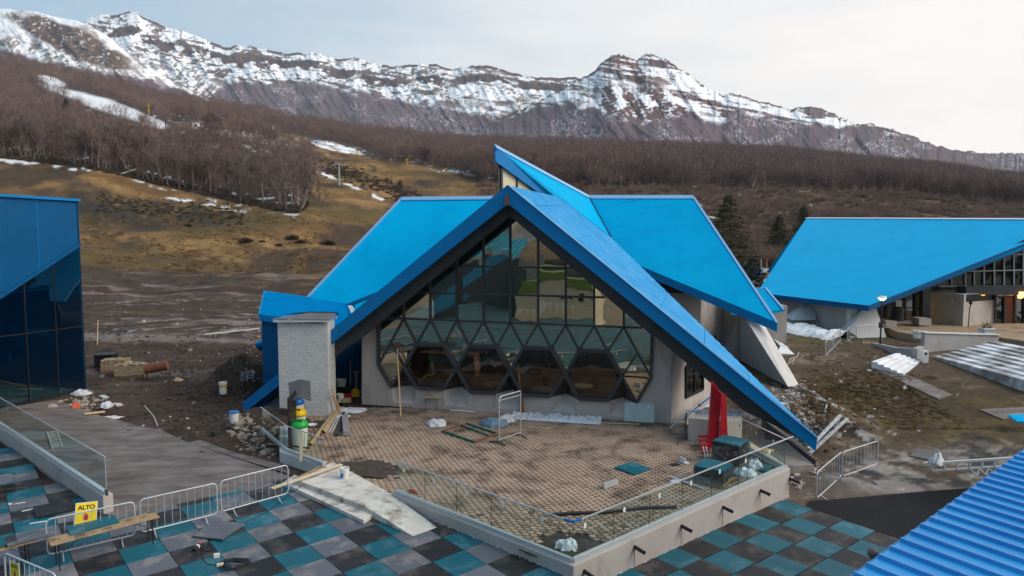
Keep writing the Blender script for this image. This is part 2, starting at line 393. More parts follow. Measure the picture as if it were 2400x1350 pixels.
def zg(x, y, noise=True):
    x = np.asarray(x, float); y = np.asarray(y, float); ys = np.maximum(y, 1.0)
    px = np.clip(x / ys * F + 1200, _cols[0], _cols[-1] - 1)
    ci = np.searchsorted(_cols, px, side='right') - 1; ci = np.clip(ci, 0, len(_cols) - 2)
    cf = (px - _cols[ci]) / (_cols[ci + 1] - _cols[ci]); cf = cf * cf * (3 - 2 * cf) * .5 + cf * .5
    di = np.clip(np.searchsorted(_DD, ys, side='right') - 1, 0, len(_DD) - 2); df = np.clip((ys - _DD[di]) / (_DD[di + 1] - _DD[di]), 0, 1)
    h = lambda c, d: _HT[c, d]
    far = (h(ci, di) * (1 - df) + h(ci, di + 1) * df) * (1 - cf) + (h(ci + 1, di) * (1 - df) + h(ci + 1, di + 1) * df) * cf
    t = sst(ys, 38, 62); z = znear(x, y) * (1 - t) + far * t
    if noise:
        n1 = fbm(x / 22, y / 22, 4, 1) - .5; n2 = fbm(x / 3.1, y / 3.1, 4, 2) - .5
        z = z + n1 * np.clip((ys - 60) / 60, 0, 1.0) * 5.0 + n2 * np.clip((ys - 36) / 60, 0.0, .9) * .9
        mud = sst(ys, 28, 40) * (1 - sst(ys, 110, 140)) * (1 - sst(x, -4, 2))
        z = z + mud * (.35 * (fbm(x / 1.3, y / 4.2, 4, 5) - .5))
        rr_ = np.abs(((np.hypot(x + 18, y - 46) / 2.3) % 1) - .5)
        z = z - .16 * sst(rr_, .30, .46) * mud * sst(y, 50, 60) * (1 - sst(y, 82, 100)) * sst(fbm(x / 9, y / 9, 4, 21), .34, .52)
    # spoil heaps beside the building and the rubble bank behind the right roof tip
    def heap(cx, cy, rx, ry, hh, sd):
        d = ((x - cx) / rx) ** 2 + ((y - cy) / ry) ** 2
        return np.where(d < 1, (1 - d) ** 1.3 * hh * (.65 + .7 * fbm(x / .8, y / .8, 4, sd)), 0)
    z = z + heap(-10.9, 28.9, 2.6, 1.9, .9, 11) + heap(-15.6, 38.5, 2.6, 5.2, 1.6, 12) + heap(-19.6, 33.5, 2.6, 1.8, .35, 13)
    z = z + heap(14.0, 31.5, 3.2, 4.6, .9, 14) + heap(11.9, 24.2, 1.8, 1.3, .3, 15)
    return z
_YS = np.concatenate([np.arange(12, 60, 1.2), np.geomspace(60, 1250, 90)])
def on(px, py):
    """where the ray through a pixel meets the land"""
    d = ray(px, py); ys = _YS
    for _ in range(3):
        k = int(np.argmax(CAMZ + d.z / d.y * ys <= zg(d.x / d.y * ys, ys)))
        if k == 0: break
        ys = np.linspace(ys[k - 1], ys[k], 10)
    y = float(ys[k]); return Vector((d.x / d.y * y, y, float(zg(d.x / d.y * y, y))))

def on_many(pxs, pys):
    pxs, pys = np.asarray(pxs, float), np.asarray(pys, float); X, U = (pxs - 1200) / F, (675 - pys) / F; dx, dy, dz = X, CT + U * ST, -ST + U * CT
    lo = np.full(len(pxs), _YS[0]); hi = np.full(len(pxs), _YS[-1]); n = 130; grid = np.repeat(_YS[None], len(pxs), 0)
    for _ in range(3):
        m = (CAMZ + (dz / dy)[:, None] * grid) <= zg((dx / dy)[:, None] * grid, grid); k = np.maximum(np.argmax(m, 1), 1); r = np.arange(len(pxs)); a, b = grid[r, k - 1], grid[r, k]
        grid = a[:, None] + (b - a)[:, None] * np.linspace(0, 1, 10)[None]
    y = b; x = dx / dy * y; return np.stack([x, y, zg(x, y)], 1)

FOREST_LINE = [(-1900, 350), (-800, 350), (0, 366), (200, 388), (400, 436), (560, 473), (690, 496), (722, 482), (735, 338), (800, 352), (860, 372), (1000, 390), (1100, 416), (1150, 435), (1300, 440), (1600, 442), (1800, 440), (2100, 455), (2400, 482), (4600, 486)]
def pxpy(x, y, z):
    d = y * CT - (z - CAMZ) * ST; u = y * ST + (z - CAMZ) * CT
    return 1200 + F * x / d, 675 - F * u / d

def grid_mesh(name, XX, YY, ZZ, col, mat, rough=None):
    n, m = XX.shape
    v = np.stack([XX, YY, ZZ], -1).reshape(-1, 3).astype(np.float32)
    i = np.arange(n * m).reshape(n, m)
    f = np.stack([i[:-1, :-1], i[:-1, 1:], i[1:, 1:], i[1:, :-1]], -1).reshape(-1, 4)
    me = bpy.data.meshes.new(name); me.vertices.add(len(v)); me.vertices.foreach_set('co', v.ravel())
    me.loops.add(f.size); me.loops.foreach_set('vertex_index', f.ravel().astype(np.int32))
    me.polygons.add(len(f)); me.polygons.foreach_set('loop_start', np.arange(0, f.size, 4, dtype=np.int32)); me.polygons.foreach_set('loop_total', np.full(len(f), 4, np.int32))
    me.polygons.foreach_set('use_smooth', np.ones(len(f), bool)); me.update(calc_edges=True)
    a = me.color_attributes.new('tone', 'FLOAT_COLOR', 'POINT')
    c4 = np.ones((n * m, 4), np.float32); c4[:, :3] = col.reshape(-1, 3)
    if rough is not None: c4[:, 3] = rough.ravel()
    a.data.foreach_set('color', c4.ravel())
    me.materials.append(mat)
    o = bpy.data.objects.new(name, me); C.objects.link(o); return o

def land_mat(name, sc, amt, bump, bdist, wet=False):
    m = bpy.data.materials.new(name); m.use_nodes = True; n = m.node_tree.nodes; l = m.node_tree.links; b = n['Principled BSDF']
    at = n.new('ShaderNodeAttribute'); at.attribute_name = 'tone'
    ge = n.new('ShaderNodeNewGeometry')
    ns = n.new('ShaderNodeTexNoise'); ns.inputs['Scale'].default_value = sc; ns.inputs['Detail'].default_value = 9; ns.inputs['Roughness'].default_value = .68
    l.new(ge.outputs['Position'], ns.inputs['Vector'])
    mr = n.new('ShaderNodeMapRange'); mr.inputs['From Min'].default_value = .25; mr.inputs['From Max'].default_value = .75
    mr.inputs['To Min'].default_value = 1 - amt; mr.inputs['To Max'].default_value = 1 + amt; l.new(ns.outputs['Fac'], mr.inputs['Value'])
    hs = n.new('ShaderNodeHueSaturation'); l.new(at.outputs['Color'], hs.inputs['Color']); l.new(mr.outputs[0], hs.inputs['Value']); l.new(hs.outputs[0], b.inputs['Base Color'])
    b.inputs['Specular IOR Level'].default_value = .16
    if wet: l.new(at.outputs['Alpha'], b.inputs['Roughness'])
    else: b.inputs['Roughness'].default_value = .9
    bp = n.new('ShaderNodeBump'); bp.inputs['Strength'].default_value = bump; bp.inputs['Distance'].default_value = bdist
    if wet:
        cp = n.new('ShaderNodeMapRange'); cp.inputs['From Min'].default_value = .12; cp.inputs['From Max'].default_value = .6
        cp.inputs['To Min'].default_value = 0.0; cp.inputs['To Max'].default_value = bump; l.new(at.outputs['Alpha'], cp.inputs['Value']); l.new(cp.outputs[0], bp.inputs['Strength'])
    l.new(ns.outputs['Fac'], bp.inputs['Height']); l.new(bp.outputs[0], b.inputs['Normal'])
    return m

# ------------------------------------------------------------------ ground sheet
def build_ground():
    px = np.concatenate([np.linspace(-1900, -160, 60), np.linspace(-150, 2550, 640), np.linspace(2570, 4500, 60)])
    D = np.concatenate([np.linspace(2.5, 14, 10), 1 / np.linspace(1 / 15, 1 / 60, 150), 1 / np.linspace(1 / 60.5, 1 / 140, 110), np.geomspace(141, 1350, 190)])
    S, DD = np.meshgrid((px - 1200) / F, D)
    X = S * DD; Y = DD; Z = zg(X, Y)
    PX, PY = pxpy(X, Y, Z)
    n1 = fbm(X / 9, Y / 9, 5, 21); n2 = fbm(X / 1.7, Y / 1.7, 5, 22); n3 = fbm(X / 40, Y / 40, 4, 23); n4 = fbm(X / .45, Y / .45, 3, 24)
    # --- mud
    streak = fbm(X / 14 + .15 * np.sin(Y / 9), Y / 2.4 + X / 30, 5, 25); fine = fbm(X / 3.5, Y / .8, 4, 27)
    mud = np.array([.060, .040, .030]) * (0.45 + 1.1 * n2[..., None])
    pale = np.clip(sst(streak + .30 * (fine - .5), .58, .72) * .85 * sst(Y, 40, 50) + sst(fine, .60, .74) * .3, 0, .9)
    mud = mixc(mud, [.19, .135, .115], pale)
    mud = mixc(mud, [.062, .046, .026], sst(fbm(X / 26, Y / 9, 4, 26), .52, .62) * sst(Y, 60, 90) * .8)
    col = mud; rough = .95 - .45 * sst(streak, .52, .75)
    # tyre-track arcs on the left yard
    r = np.hypot(X + 18, Y - 46) ; tr = np.abs(((r / 2.3) % 1) - .5)
    trk = sst(tr + .25 * (fine - .5), .30, .46) * sst(PX, 190, 290) * (1 - sst(PX, 540, 680)) * sst(Y, 50, 60) * (1 - sst(Y, 82, 100)) * sst(n1 + .3 * (n2 - .5), .34, .52)
    col = mixc(col, [.30, .25, .265], trk * .85); rough = rough - .4 * trk
    # --- dry grass on the hill
    g1 = np.array([.150, .085, .034]); g2 = np.array([.27, .158, .064]); g3 = np.array([.105, .074, .026])
    gr = mixc(g1 + np.zeros(X.shape + (3,)), g2, sst(n1 + .4 * (n2 - .5), .42, .66)); gr = mixc(gr, g3, sst(n3, .54, .7) * .85)
    gr = mixc(gr, [.050, .036, .028], sst(fbm(X / 16 + Y / 70, Y / 28, 5, 28), .50, .68) * .85)
    gr = gr * (.75 + .5 * fbm(X / 5, Y / 1.5, 3, 29)[..., None])
    gm = sst(Y + 70 * (n1 - .5) + 30 * (streak - .5), 100, 165) * (1 - sst(PX, 1200, 1500))
    col = mixc(col, gr, gm); rough = rough * (1 - gm) + .95 * gm
    # dark scrubby bumps at the left foot of the hill
    bd = np.clip(1.5 * np.exp(-((PX - 350) / 190) ** 2 - ((PY - 500 - (PX - 350) * .06) / 32) ** 2), 0, 1) * sst(n2, .30, .55) + .8 * np.exp(-((PX - 270) / 110) ** 2 - ((PY - 560 - (PX - 270) * .35) / 26) ** 2) * sst(fine, .3, .6)
    bd2 = np.exp(-((PX - 1010) / 80) ** 2 - ((PY - 432) / 22) ** 2) * .8
    col = mixc(col, [.040, .034, .026], np.clip(bd * 1.1 + bd2 * sst(n2, .3, .6), 0, .9))
    # --- right side: heath under the shrubs, brown yard
    fl = interp(PX, FOREST_LINE)
    heath = mixc(np.array([.080, .050, .038]) + np.zeros(X.shape + (3,)), [.13, .082, .05], sst(n1, .42, .62)); heath = mixc(heath, [.085, .062, .028], sst(n3 + .3 * (n2 - .5), .58, .70) * .6)
    hm = sst(PX, 1150, 1420) * sst(Y, 150, 168)
    col = mixc(col, heath, hm); rough = rough * (1 - hm) + .95 * hm
    yard = mixc(np.array([.085, .058, .040]) + np.zeros(X.shape + (3,)), [.235, .17, .12], sst(n1 * .4 + n2 * .4 + .5 * (fine - .4), .44, .68))
    yard = mixc(yard, [.035, .025, .019], sst(n1 * .6 + .6 * (n2 - .2), .52, .72))
    ym = sst(X, 3, 8) * sst(Y, 20, 24) * (1 - sst(Y, 150, 170)); col = mixc(col, yard, ym); rough = rough * (1 - ym) + .9 * ym
    # olive lawn slope beside the steps
    lw = np.exp(-((X - 21.5 + (Y - 34) * .1) / 6.5) ** 2 - ((Y - 33) / 5.0) ** 2)
    lawn = mixc(np.array([.060, .042, .022]) + np.zeros(X.shape + (3,)), [.125, .086, .032], sst(n1 * .6 + n2 * .4, .42, .60)); lawn = mixc(lawn, [.028, .020, .015], sst(n2 * .6 + n1 * .4, .52, .68))
    col = mixc(col, lawn, np.clip(lw * 1.6, 0, .95))
    lw2 = np.exp(-((X - 21.5) / 7) ** 2 - ((Y - 52.5) / 5.0) ** 2); col = mixc(col, [.10, .085, .035], np.clip(lw2 * 1.3, 0, .8) * sst(n2, .25, .6))
    # gravel patch in front of the lawn
    gv = np.exp(-((X - 17.5) / 6.0) ** 2 - ((Y - 25.6 - (X - 17) * .22) / 1.9) ** 2); gcol = .05 + .26 * sst(n4, .36, .74)[..., None] * np.array([1, .84, .7])
    col = mixc(col, gcol, np.clip(gv * 1.7, 0, .95) * sst(n2, .22, .42))
    # puddle by the barrier
    pd = sst(1 - np.hypot((X - 13.5) / 1.9, (Y - 23.9) / .75) + .5 * (n2 - .5), .02, .14)
    col = mixc(col, [.10, .085, .075], pd * .8); rough = rough * (1 - pd) + .05 * pd
    wetr = sst(1 - np.hypot((X - 12.8) / 4.5, (Y - 23.6) / 1.5) + .6 * (n2 - .5), 0, .5); col = mixc(col, [.115, .088, .07], wetr * (1 - pd) * .8); rough = np.where(pd > .5, rough, rough * (1 - .4 * wetr))
    # --- forest floor
    fm = sst(fl - PY, -2, 8) * sst(Y, 200, 225)
    ffl = mixc(np.array([.055, .038, .034]) + np.zeros(X.shape + (3,)), [.085, .06, .052], n1); col = mixc(col, ffl, fm)
    # clearings
    def blob(cx, cy, rx, ry, ang=0):
        c, s = math.cos(ang), math.sin(ang); a = (PX - cx) * c + (PY - cy) * s; b = -(PX - cx) * s + (PY - cy) * c
        return 1 - np.hypot(a / rx, b / ry)
    cl = np.maximum(sst(blob(640, 322, 130, 22, .18), 0, .3), sst(blob(830, 400, 150, 34, .25), 0, .3)); col = mixc(col, gr, cl * sst(Y, 225, 260))
    # --- old snow
    sn = fbm(X / 7, Y / 11, 5, 31)
    run = np.maximum.reduce([sst(blob(150, 215, 60, 8, .33), -.2, .2), sst(blob(255, 250, 130, 17, .32), 0, .25), sst(blob(345, 283, 60, 14, .3), 0, .3), sst(blob(120, 190, 40, 12, .3), 0, .3)])
    hill = np.maximum.reduce([sst(blob(600, 318, 75, 8, .14), -.1, .4), sst(blob(640, 335, 80, 7, .1), 0, .5), sst(blob(785, 345, 70, 10, .22), 0, .25), sst(blob(800, 352, 60, 5, .2), 0, .3)])
    hill = hill * sst(sn, .36, .46)
    bits = sst(fbm(X / 5.5, Y / 5, 4, 33), .70, .73) * sst(Y, 215, 240) * (1 - sst(PX, 1150, 1250)) * sst(fl - PY, -6, 8) * (1 - sst(Y, 560, 700))
    edge = sst(1 - np.abs(PY - (fl + 9 + 6 * (n1 - .5))) / 4.5, 0, .5) * sst(sn, .5, .58) * (1 - sst(PX, 700, 720)) * sst(Y, 200, 230)
    lane = sst(1 - np.abs(PY - interp(PX, [(700, 375), (740, 400), (800, 425), (900, 470), (1000, 500)])) / 5, 0, .6) * sst(sn, .5, .56) * sst(PX, 700, 730) * (1 - sst(PX, 950, 1000)) * sst(Y, 200, 230)
    lane2 = sst(blob(1050, 402, 75, 6, .12), 0, .5) * sst(sn, .42, .5) * sst(Y, 200, 230)
    lane3 = sst(1 - np.abs(PY - interp(PX, [(360, 458), (640, 505)])) / 4, 0, .6) * sst(sn, .56, .62) * sst(PX, 380, 400) * (1 - sst(PX, 560, 640)) * sst(Y, 180, 200)
    rs = sst(fbm(X / 9, Y / 9, 4, 35), .76, .79) * sst(PX, 1200, 1300) * sst(Y, 250, 300) * (1 - sst(Y, 600, 700))
    yardsn = sst(blob(1790, 658, 60, 5, 0), 0, .5) * .6
    bank = np.exp(-((X - 14.2) / 2.2) ** 2 - ((Y - 31.5) / 3.2) ** 2) * sst(n2, .47, .6)
    s = np.clip(np.maximum.reduce([run, hill, bits, edge, lane, lane2, lane3, rs, bank * .8 * sst(n4, .40, .60), yardsn]), 0, 1)
    col = mixc(col, [.80, .81, .84], s); rough = rough * (1 - s) + .75 * s
    # litter-pale specks on the yard
    sp = sst(n4, .80, .84) * (1 - sst(Y, 60, 90)); col = mixc(col, [.38, .33, .29], sp * .7)
    o = grid_mesh('ground', X, Y, Z, col, land_mat('land', 2.6, .55, .6, .12, wet=True), np.clip(rough, .04, 1))
    return tag(o, kind='structure')
build_ground()
# the land behind and beside the survey point, joined to nothing in view
gb = MB(); gb.poly([(-700, -900, -1.2), (700, -900, -1.2), (700, 2.4, -1.2), (-700, 2.4, -1.2)])
struct('yard', gb, M('yard mud', (.17, .13, .095), (.25, .2, .15), rough=.8, scale=.12, pos=True))

# ------------------------------------------------------------------ mountains
RIDGE = [(-700, 60), (-300, 40), (0, 74), (60, 78), (150, 80), (225, 66), (236, 55), (262, 48), (290, 51), (322, 43), (345, 44), (365, 58), (420, 80), (455, 88), (500, 106), (540, 123), (560, 119), (600, 119), (650, 130), (680, 137), (720, 133), (760, 136), (800, 148), (850, 146), (890, 160), (935, 165), (990, 159), (1025, 160), (1060, 171), (1090, 164), (1140, 162), (1200, 178), (1245, 190), (1290, 191), (1345, 190), (1450, 215), (1650, 250), (2000, 300)]
SPUR = [(-700, 30), (-300, 36), (0, 37), (45, 36), (110, 42), (150, 52), (190, 60), (232, 71), (275, 98), (310, 128), (345, 152), (385, 178), (430, 205), (480, 230), (530, 255), (600, 300)]
PEAK = [(1000, 345), (1080, 325), (1150, 296), (1200, 268), (1260, 246), (1300, 222), (1340, 200), (1370, 188), (1392, 172), (1405, 157), (1418, 150), (1430, 139), (1452, 139), (1470, 147), (1487, 152), (1500, 143), (1520, 136), (1540, 142), (1560, 152), (1580, 168), (1605, 180), (1625, 198), (1650, 216), (1680, 227), (1700, 225), (1740, 232), (1770, 243), (1800, 250), (1840, 262), (1872, 257), (1895, 254), (1925, 264), (1960, 281), (1990, 294), (2040, 297), (2080, 308), (2120, 322), (2160, 338), (2200, 350), (2230, 356), (2290, 362), (2400, 364), (2600, 376), (3000, 390)]
def mountain(name, sky_, x0, x1, nc, nr, base, D0, D1, kind, rugged):
    px = np.linspace(x0, x1, nc); t = np.linspace(0, 1, nr)
    top = interp(px, sky_)
    top = top + (fbm(px / 17, px * 0, 5, 41) - .5) * rugged * 2 + (fbm(px / 5, px * 0 + 3, 3, 42) - .5) * rugged
    bot = interp(px, base)
    PX = np.repeat(px[None], nr, 0); T = np.repeat(t[:, None], nc, 1); PY = bot + (top - bot) * T
    dn = fbm(PX / 70 + PY / 160, PY / 90, 5, 43) - .5; ru = np.abs(fbm(PX / 38 - PY / 55, PY / 120, 5, 44) - .5)
    led = fbm(PX / 90, (PY - .1 * PX) / 9, 3, 45) - .5
    D = D0 + (D1 - D0) * T ** 1.15 + (D1 - D0) * (.10 * dn + .20 * ru + .012 * led) * np.minimum(1, 4 * (1 - T) + .25)
    X = (PX - 1200) / F * D; Z = CAMZ + (HOR - PY) / F * D
    d = PY - top
    n1 = fbm(PX / 26, PY / 14, 5, 51); n2 = fbm(PX / 6, PY / 3.2, 4, 52); strat = fbm(PX / 60, (PY - .16 * PX) / 5.5, 4, 53)
    gul = fbm((PX + (PY - 150) * kind['lean']) / 7.5, PY / 70, 4, 54)
    snow = np.array([.86, .87, .90]) + np.zeros(PX.shape + (3,))
    rock = mixc(np.array(kind['rock']) + np.zeros(PX.shape + (3,)), kind['rock2'], sst(n1, .35, .65))
    wood = mixc(np.array([.098, .064, .084]) + np.zeros(PX.shape + (3,)), [.115, .085, .095], sst(n2, .3, .7))
    r = kind['f'](PX, PY, d, n1, n2, strat, gul)
    col = mixc(snow, rock, r)
    tl = interp(PX[0], kind['tree'])[None] + 16 * (n1 - .5) * 2 + 9 * (n2 - .5)
    w = sst(PY - tl, -4, 7)
    sprk = sst(fbm(PX / 2.2, PY / 3.4, 3, 56), .54, .70) * kind['spr'] * sst(fbm(PX / 55, PY / 26, 4, 57), .44, .62)
    wood = mixc(wood, [.40, .39, .45], sprk)
    col = mixc(col, wood, w)
    o = grid_mesh(name, X, D, Z, col, land_mat(name + ' surface', .03, .20, .35, 4.0)); return tag(o, kind='structure')
def f_ridge(PX, PY, d, n1, n2, strat, gul):
    bandc = interp(PX[0], [(-700, 40), (230, 38), (400, 45), (520, 28), (600, 26), (740, 26), (860, 40), (960, 38), (1080, 32), (1200, 24), (1400, 20)])[None]
    cliff = sst(1 - np.abs(d - bandc - 16 * (n1 - .5) - 9 * (n2 - .5)) / (9 + 18 * (n1 - .35)), .05, .22) * sst(fbm(PX / 40, PY / 30, 4, 61), .36, .45)
    crest = sst(1 - d / (7 + 9 * (n1 - .5)), 0, .4) * sst(n1, .36, .5)
    lay = sst(strat * .75 + .3 * (n2 - .5) + .5 * (n1 - .5) + .125, .56, .62) * (1 - sst(d, 75, 120)) * .95
    low = sst(gul * .6 + n2 * .4, .54, .62) * sst(d, 50, 110) * .85
    spk = sst(n2, .66, .73) * .8
    patch = sst(n1 * .45 + n2 * .55, .535, .60) * .85
    east = sst(PX, 980, 1120) * sst(n1 * .5 + strat * .5, .45, .6) * (1 - sst(PX, 1230, 1300)) * .8
    return np.clip(np.maximum.reduce([cliff, crest, lay, low, spk, east, patch]), 0, 1)
def f_spur(PX, PY, d, n1, n2, strat, gul):
    sl = sst(1 - np.hypot((PX - 190) / 150, (PY - 108 - (PX - 190) * .42) / 40) + .5 * (n1 - .5), -.05, .25)
    strk = sst(gul * .7 + n2 * .3, .46, .56) * sst(PX, 150, 260) * .75
    lowr = sst(n1 * .5 + n2 * .5, .46, .56) * sst(d, 45, 75) * .85
    return np.clip(np.maximum.reduce([sl * sst(n2, .15, .4), strk * sst(n1, .3, .5), lowr, sst(n2, .68, .75) * .5]), 0, 1)
def seg(PX, PY, a, b, w, n):
    dx, dy = b[0] - a[0], b[1] - a[1]; t = np.clip(((PX - a[0]) * dx + (PY - a[1]) * dy) / (dx * dx + dy * dy), 0, 1)
    return sst(1 - np.hypot(PX - a[0] - t * dx, PY - a[1] - t * dy) / w + n, .0, .30)
def f_peak(PX, PY, d, n1, n2, strat, gul):
    n = 1.5 * (n1 - .5) + 1.3 * (n2 - .5) + .9 * (gul - .5)
    s = np.maximum.reduce([seg(PX, PY, (1432, 186), (1450, 256), 13, n), seg(PX, PY, (1402, 192), (1345, 262), 30, n), seg(PX, PY, (1500, 160), (1590, 225), 22, n - .25), seg(PX, PY, (1560, 160), (1660, 226), 18, n - .1),
        seg(PX, PY, (1560, 232), (1752, 322), 13, n), seg(PX, PY, (1650, 224), (1890, 288), 17, n + .1), seg(PX, PY, (1880, 266), (2000, 302), 14, n), seg(PX, PY, (1285, 246), (1340, 212), 22, n + .1), seg(PX, PY, (1460, 200), (1520, 250), 26, n - .45), seg(PX, PY, (1340, 250), (1240, 262), 18, n - .2), seg(PX, PY, (1390, 240), (1400, 330), 30, n - .55)])
    s = np.maximum(s, (1 - sst(strat + .35 * (n2 - .5), .42, .48)) * (1 - sst(d, 50, 80)) * .92)
    lay = sst(strat + .3 * (n2 - .5), .52, .58) * (1 - sst(d, 45, 85)); crest = sst(1 - d / (6 + 12 * (n1 - .5)), 0, .4) * sst(n1 * .5 + n2 * .5, .42, .55)
    sprinkle = sst(n1 * .4 + n2 * .4 + gul * .2, .55, .62) * .8
    return np.clip(np.maximum(1 - np.maximum(s, sprinkle), np.maximum(lay * .95, crest)), 0, 1)
K1 = dict(rock=(.036, .027, .033), rock2=(.085, .050, .047), f=f_ridge, lean=.9, spr=.75, tree=[(-700, 150), (0, 160), (350, 190), (440, 226), (500, 236), (530, 208), (560, 194), (615, 196), (650, 215), (720, 196), (790, 214), (850, 228), (930, 236), (990, 252), (1060, 262), (1110, 270), (1160, 280), (1210, 262), (1300, 245), (2000, 300)])
K2 = dict(rock=(.085, .058, .05), rock2=(.12, .08, .062), f=f_spur, lean=-1.1, spr=.3, tree=[(-700, 100), (0, 122), (60, 140), (150, 162), (260, 178), (340, 190), (430, 215), (520, 245), (600, 320)])
K3 = dict(rock=(.135, .066, .058), rock2=(.070, .045, .048), f=f_peak, lean=-.5, spr=.95, tree=[(1000, 330), (1130, 302), (1200, 272), (1260, 250), (1330, 250), (1400, 262), (1500, 285), (1600, 268), (1680, 292), (1720, 262), (1800, 280), (1900, 292), (2000, 300), (2100, 316), (2200, 346), (2400, 362), (3000, 390)])
mountain('mountain_ridge', RIDGE, -350, 1700, 1150, 240, [(-700, 330), (3000, 400)], 2300, 3900, K1, 4)
mountain('mountain_spur', SPUR, -350, 590, 480, 150, [(-700, 330), (3000, 400)], 1500, 2100, K2, 2)
mountain('mountain_peak', PEAK, 1010, 2750, 980, 210, [(1000, 370), (1500, 390), (2400, 450), (3000, 470)], 1500, 2700, K3, 6)

# wooded hillside behind the survey point (mirrored in the glass front)
hx = np.linspace(-500, 500, 90); hy = np.linspace(0, 1, 24); HX, HT = np.meshgrid(hx, hy)
hz_ = HT ** 1.2 * 105 + fbm(HX / 40, HT * 6, 4, 71) * 14 - 3; HY = -75 - HT * 260
hc = mixc(np.array([.10, .075, .052]) + np.zeros(HX.shape + (3,)), [.20, .155, .11], fbm(HX / 9, HT * 30, 4, 72)); hc = mixc(hc, [.7, .72, .75], sst(fbm(HX / 14, HT * 22, 4, 73), .60, .68))
tag(grid_mesh('hillside', HX[:, ::-1], HY, hz_, hc, land_mat('hillside surface', .3, .5, .8, 2.0)), kind='structure')
# ------------------------------------------------------------------ trees
m_bark = M('grey bark', (.12, .095, .08), (.23, .19, .165), rough=.9, scale=2.5, stretch=(1, 1, .3), rand=.5)
m_twig = M('bare twigs', (.105, .074, .068), (.20, .145, .12), rough=.95, scale=.4, rand=.45)
m_shrub = M('dry shrub twigs', (.12, .085, .052), (.175, .13, .07), rough=.95, scale=.35, rand=.35, col3=(.065, .07, .03), scale3=.3, lo3=.5, hi3=.7)
m_bush = M('dark bush twigs', (.04, .036, .024), (.075, .062, .04), rough=.95, scale=.7, rand=.2)
m_needle = M('conifer needles', (.022, .032, .016), (.055, .06, .025), rough=.9, scale=.8, rand=.2)
m_needle2 = M('olive foliage', (.045, .045, .02), (.13, .115, .05), rough=.9, scale=.5, rand=.2)

def strip(mb, a, b, w, side=None):
    """flat tapering twig"""
    a, b = Vector(a), Vector(b); d = (b - a).normalized()
    s = Vector((random.gauss(0, 1), random.gauss(0, 1), random.gauss(0, .4))).cross(d)
    s = (s.normalized() if s.length > 1e-4 else d.orthogonal()) * w / 2
    mb.poly([a - s, a + s, b])
def limb(mb, a, b, r, r2): mb.tube(a, b, r, 4, r2, cap=False)
def bare_tree(seed, h=1.0, lean=0.0, spread=.34, ntw=9):
    """unit height bare tree: trunk mesh and crown mesh"""
    rnd = random.Random(seed); st = random.getstate(); random.seed(seed)
    tr, cr = MB(), MB(); p = Vector((0, 0, -.03)); rad = .017; hh = rnd.uniform(.42, .6); pts = [p]
    for k in range(5):
        p = p + Vector((rnd.gauss(0, .018) + lean * .05, rnd.gauss(0, .018), hh / 5)); pts.append(p)
    for k in range(5): tr.tube(pts[k], pts[k + 1], rad * (1 - .11 * k), 6, rad * (1 - .11 * (k + 1)), cap=False)
    def grow(a, d, l, r, lv):
        b = a + d * l; mid = (a + b) / 2 + Vector((rnd.gauss(0, .05), rnd.gauss(0, .05), rnd.gauss(0, .02))) * l
        limb(cr, a, mid, r, r * .75); limb(cr, mid, b, r * .75, r * .45)
        if lv == 0:
            for q in range(ntw):
                s = a.lerp(b, rnd.uniform(.25, 1)); dd = (d + Vector((rnd.gauss(0, .5), rnd.gauss(0, .5), rnd.gauss(.35, .35)))).normalized()
                e = s + dd * rnd.uniform(.05, .13); strip(cr, s, e, .0058)
                for w in range(2):
                    e2 = s.lerp(e, rnd.uniform(.3, .9)); strip(cr, e2, e2 + (dd + Vector((rnd.gauss(0, .6), rnd.gauss(0, .6), rnd.gauss(.2, .3)))).normalized() * rnd.uniform(.03, .08), .0042)
            return
        for q in range(rnd.choice((2, 3))):
            s = a.lerp(b, rnd.uniform(.55, 1)); dd = (d + Vector((rnd.gauss(0, .42), rnd.gauss(0, .42), rnd.gauss(.18, .2)))).normalized(); grow(s, dd, l * rnd.uniform(.6, .85), r * .6, lv - 1)
    nb = rnd.randint(5, 7)
    for k in range(nb):
        t = rnd.uniform(.4, 1); i = min(4, int(t * 5)); a = pts[i].lerp(pts[i + 1], t * 5 - i); az = k * 2.4 + rnd.uniform(-.4, .4)
        d = Vector((math.cos(az) * spread * 1.5, math.sin(az) * spread * 1.5, rnd.uniform(.5, 1.0))).normalized(); grow(a, d, rnd.uniform(.15, .24), .0085, 2)
    grow(pts[5], Vector((rnd.gauss(0, .15), rnd.gauss(0, .15), 1)).normalized(), .2, .010, 2)
    random.setstate(st); return tr, cr
PROTO = []
for k in range(7):
    tr, cr = bare_tree(100 + k, lean=(0, .5, -.6, 0, 1.2, -.3, .4)[k], spread=(.3, .36, .25, .42, .34, .28, .4)[k], ntw=4)
    a = tr.mesh('trunk'); a.materials.append(m_bark); b = cr.mesh('crown'); b.materials.append(m_twig); PROTO.append((a, b))

def place_tree(x, y, z, h, k, label, group, rz):
    t = thing('bare_tree', (x, y, z), label, 'tree', group, rz); t.scale = (h, h, h)
    for nm, me in (('trunk', PROTO[k][0]), ('crown', PROTO[k][1])):
        o = bpy.data.objects.new(nm, me); C.objects.link(o); o.parent = t
    return t

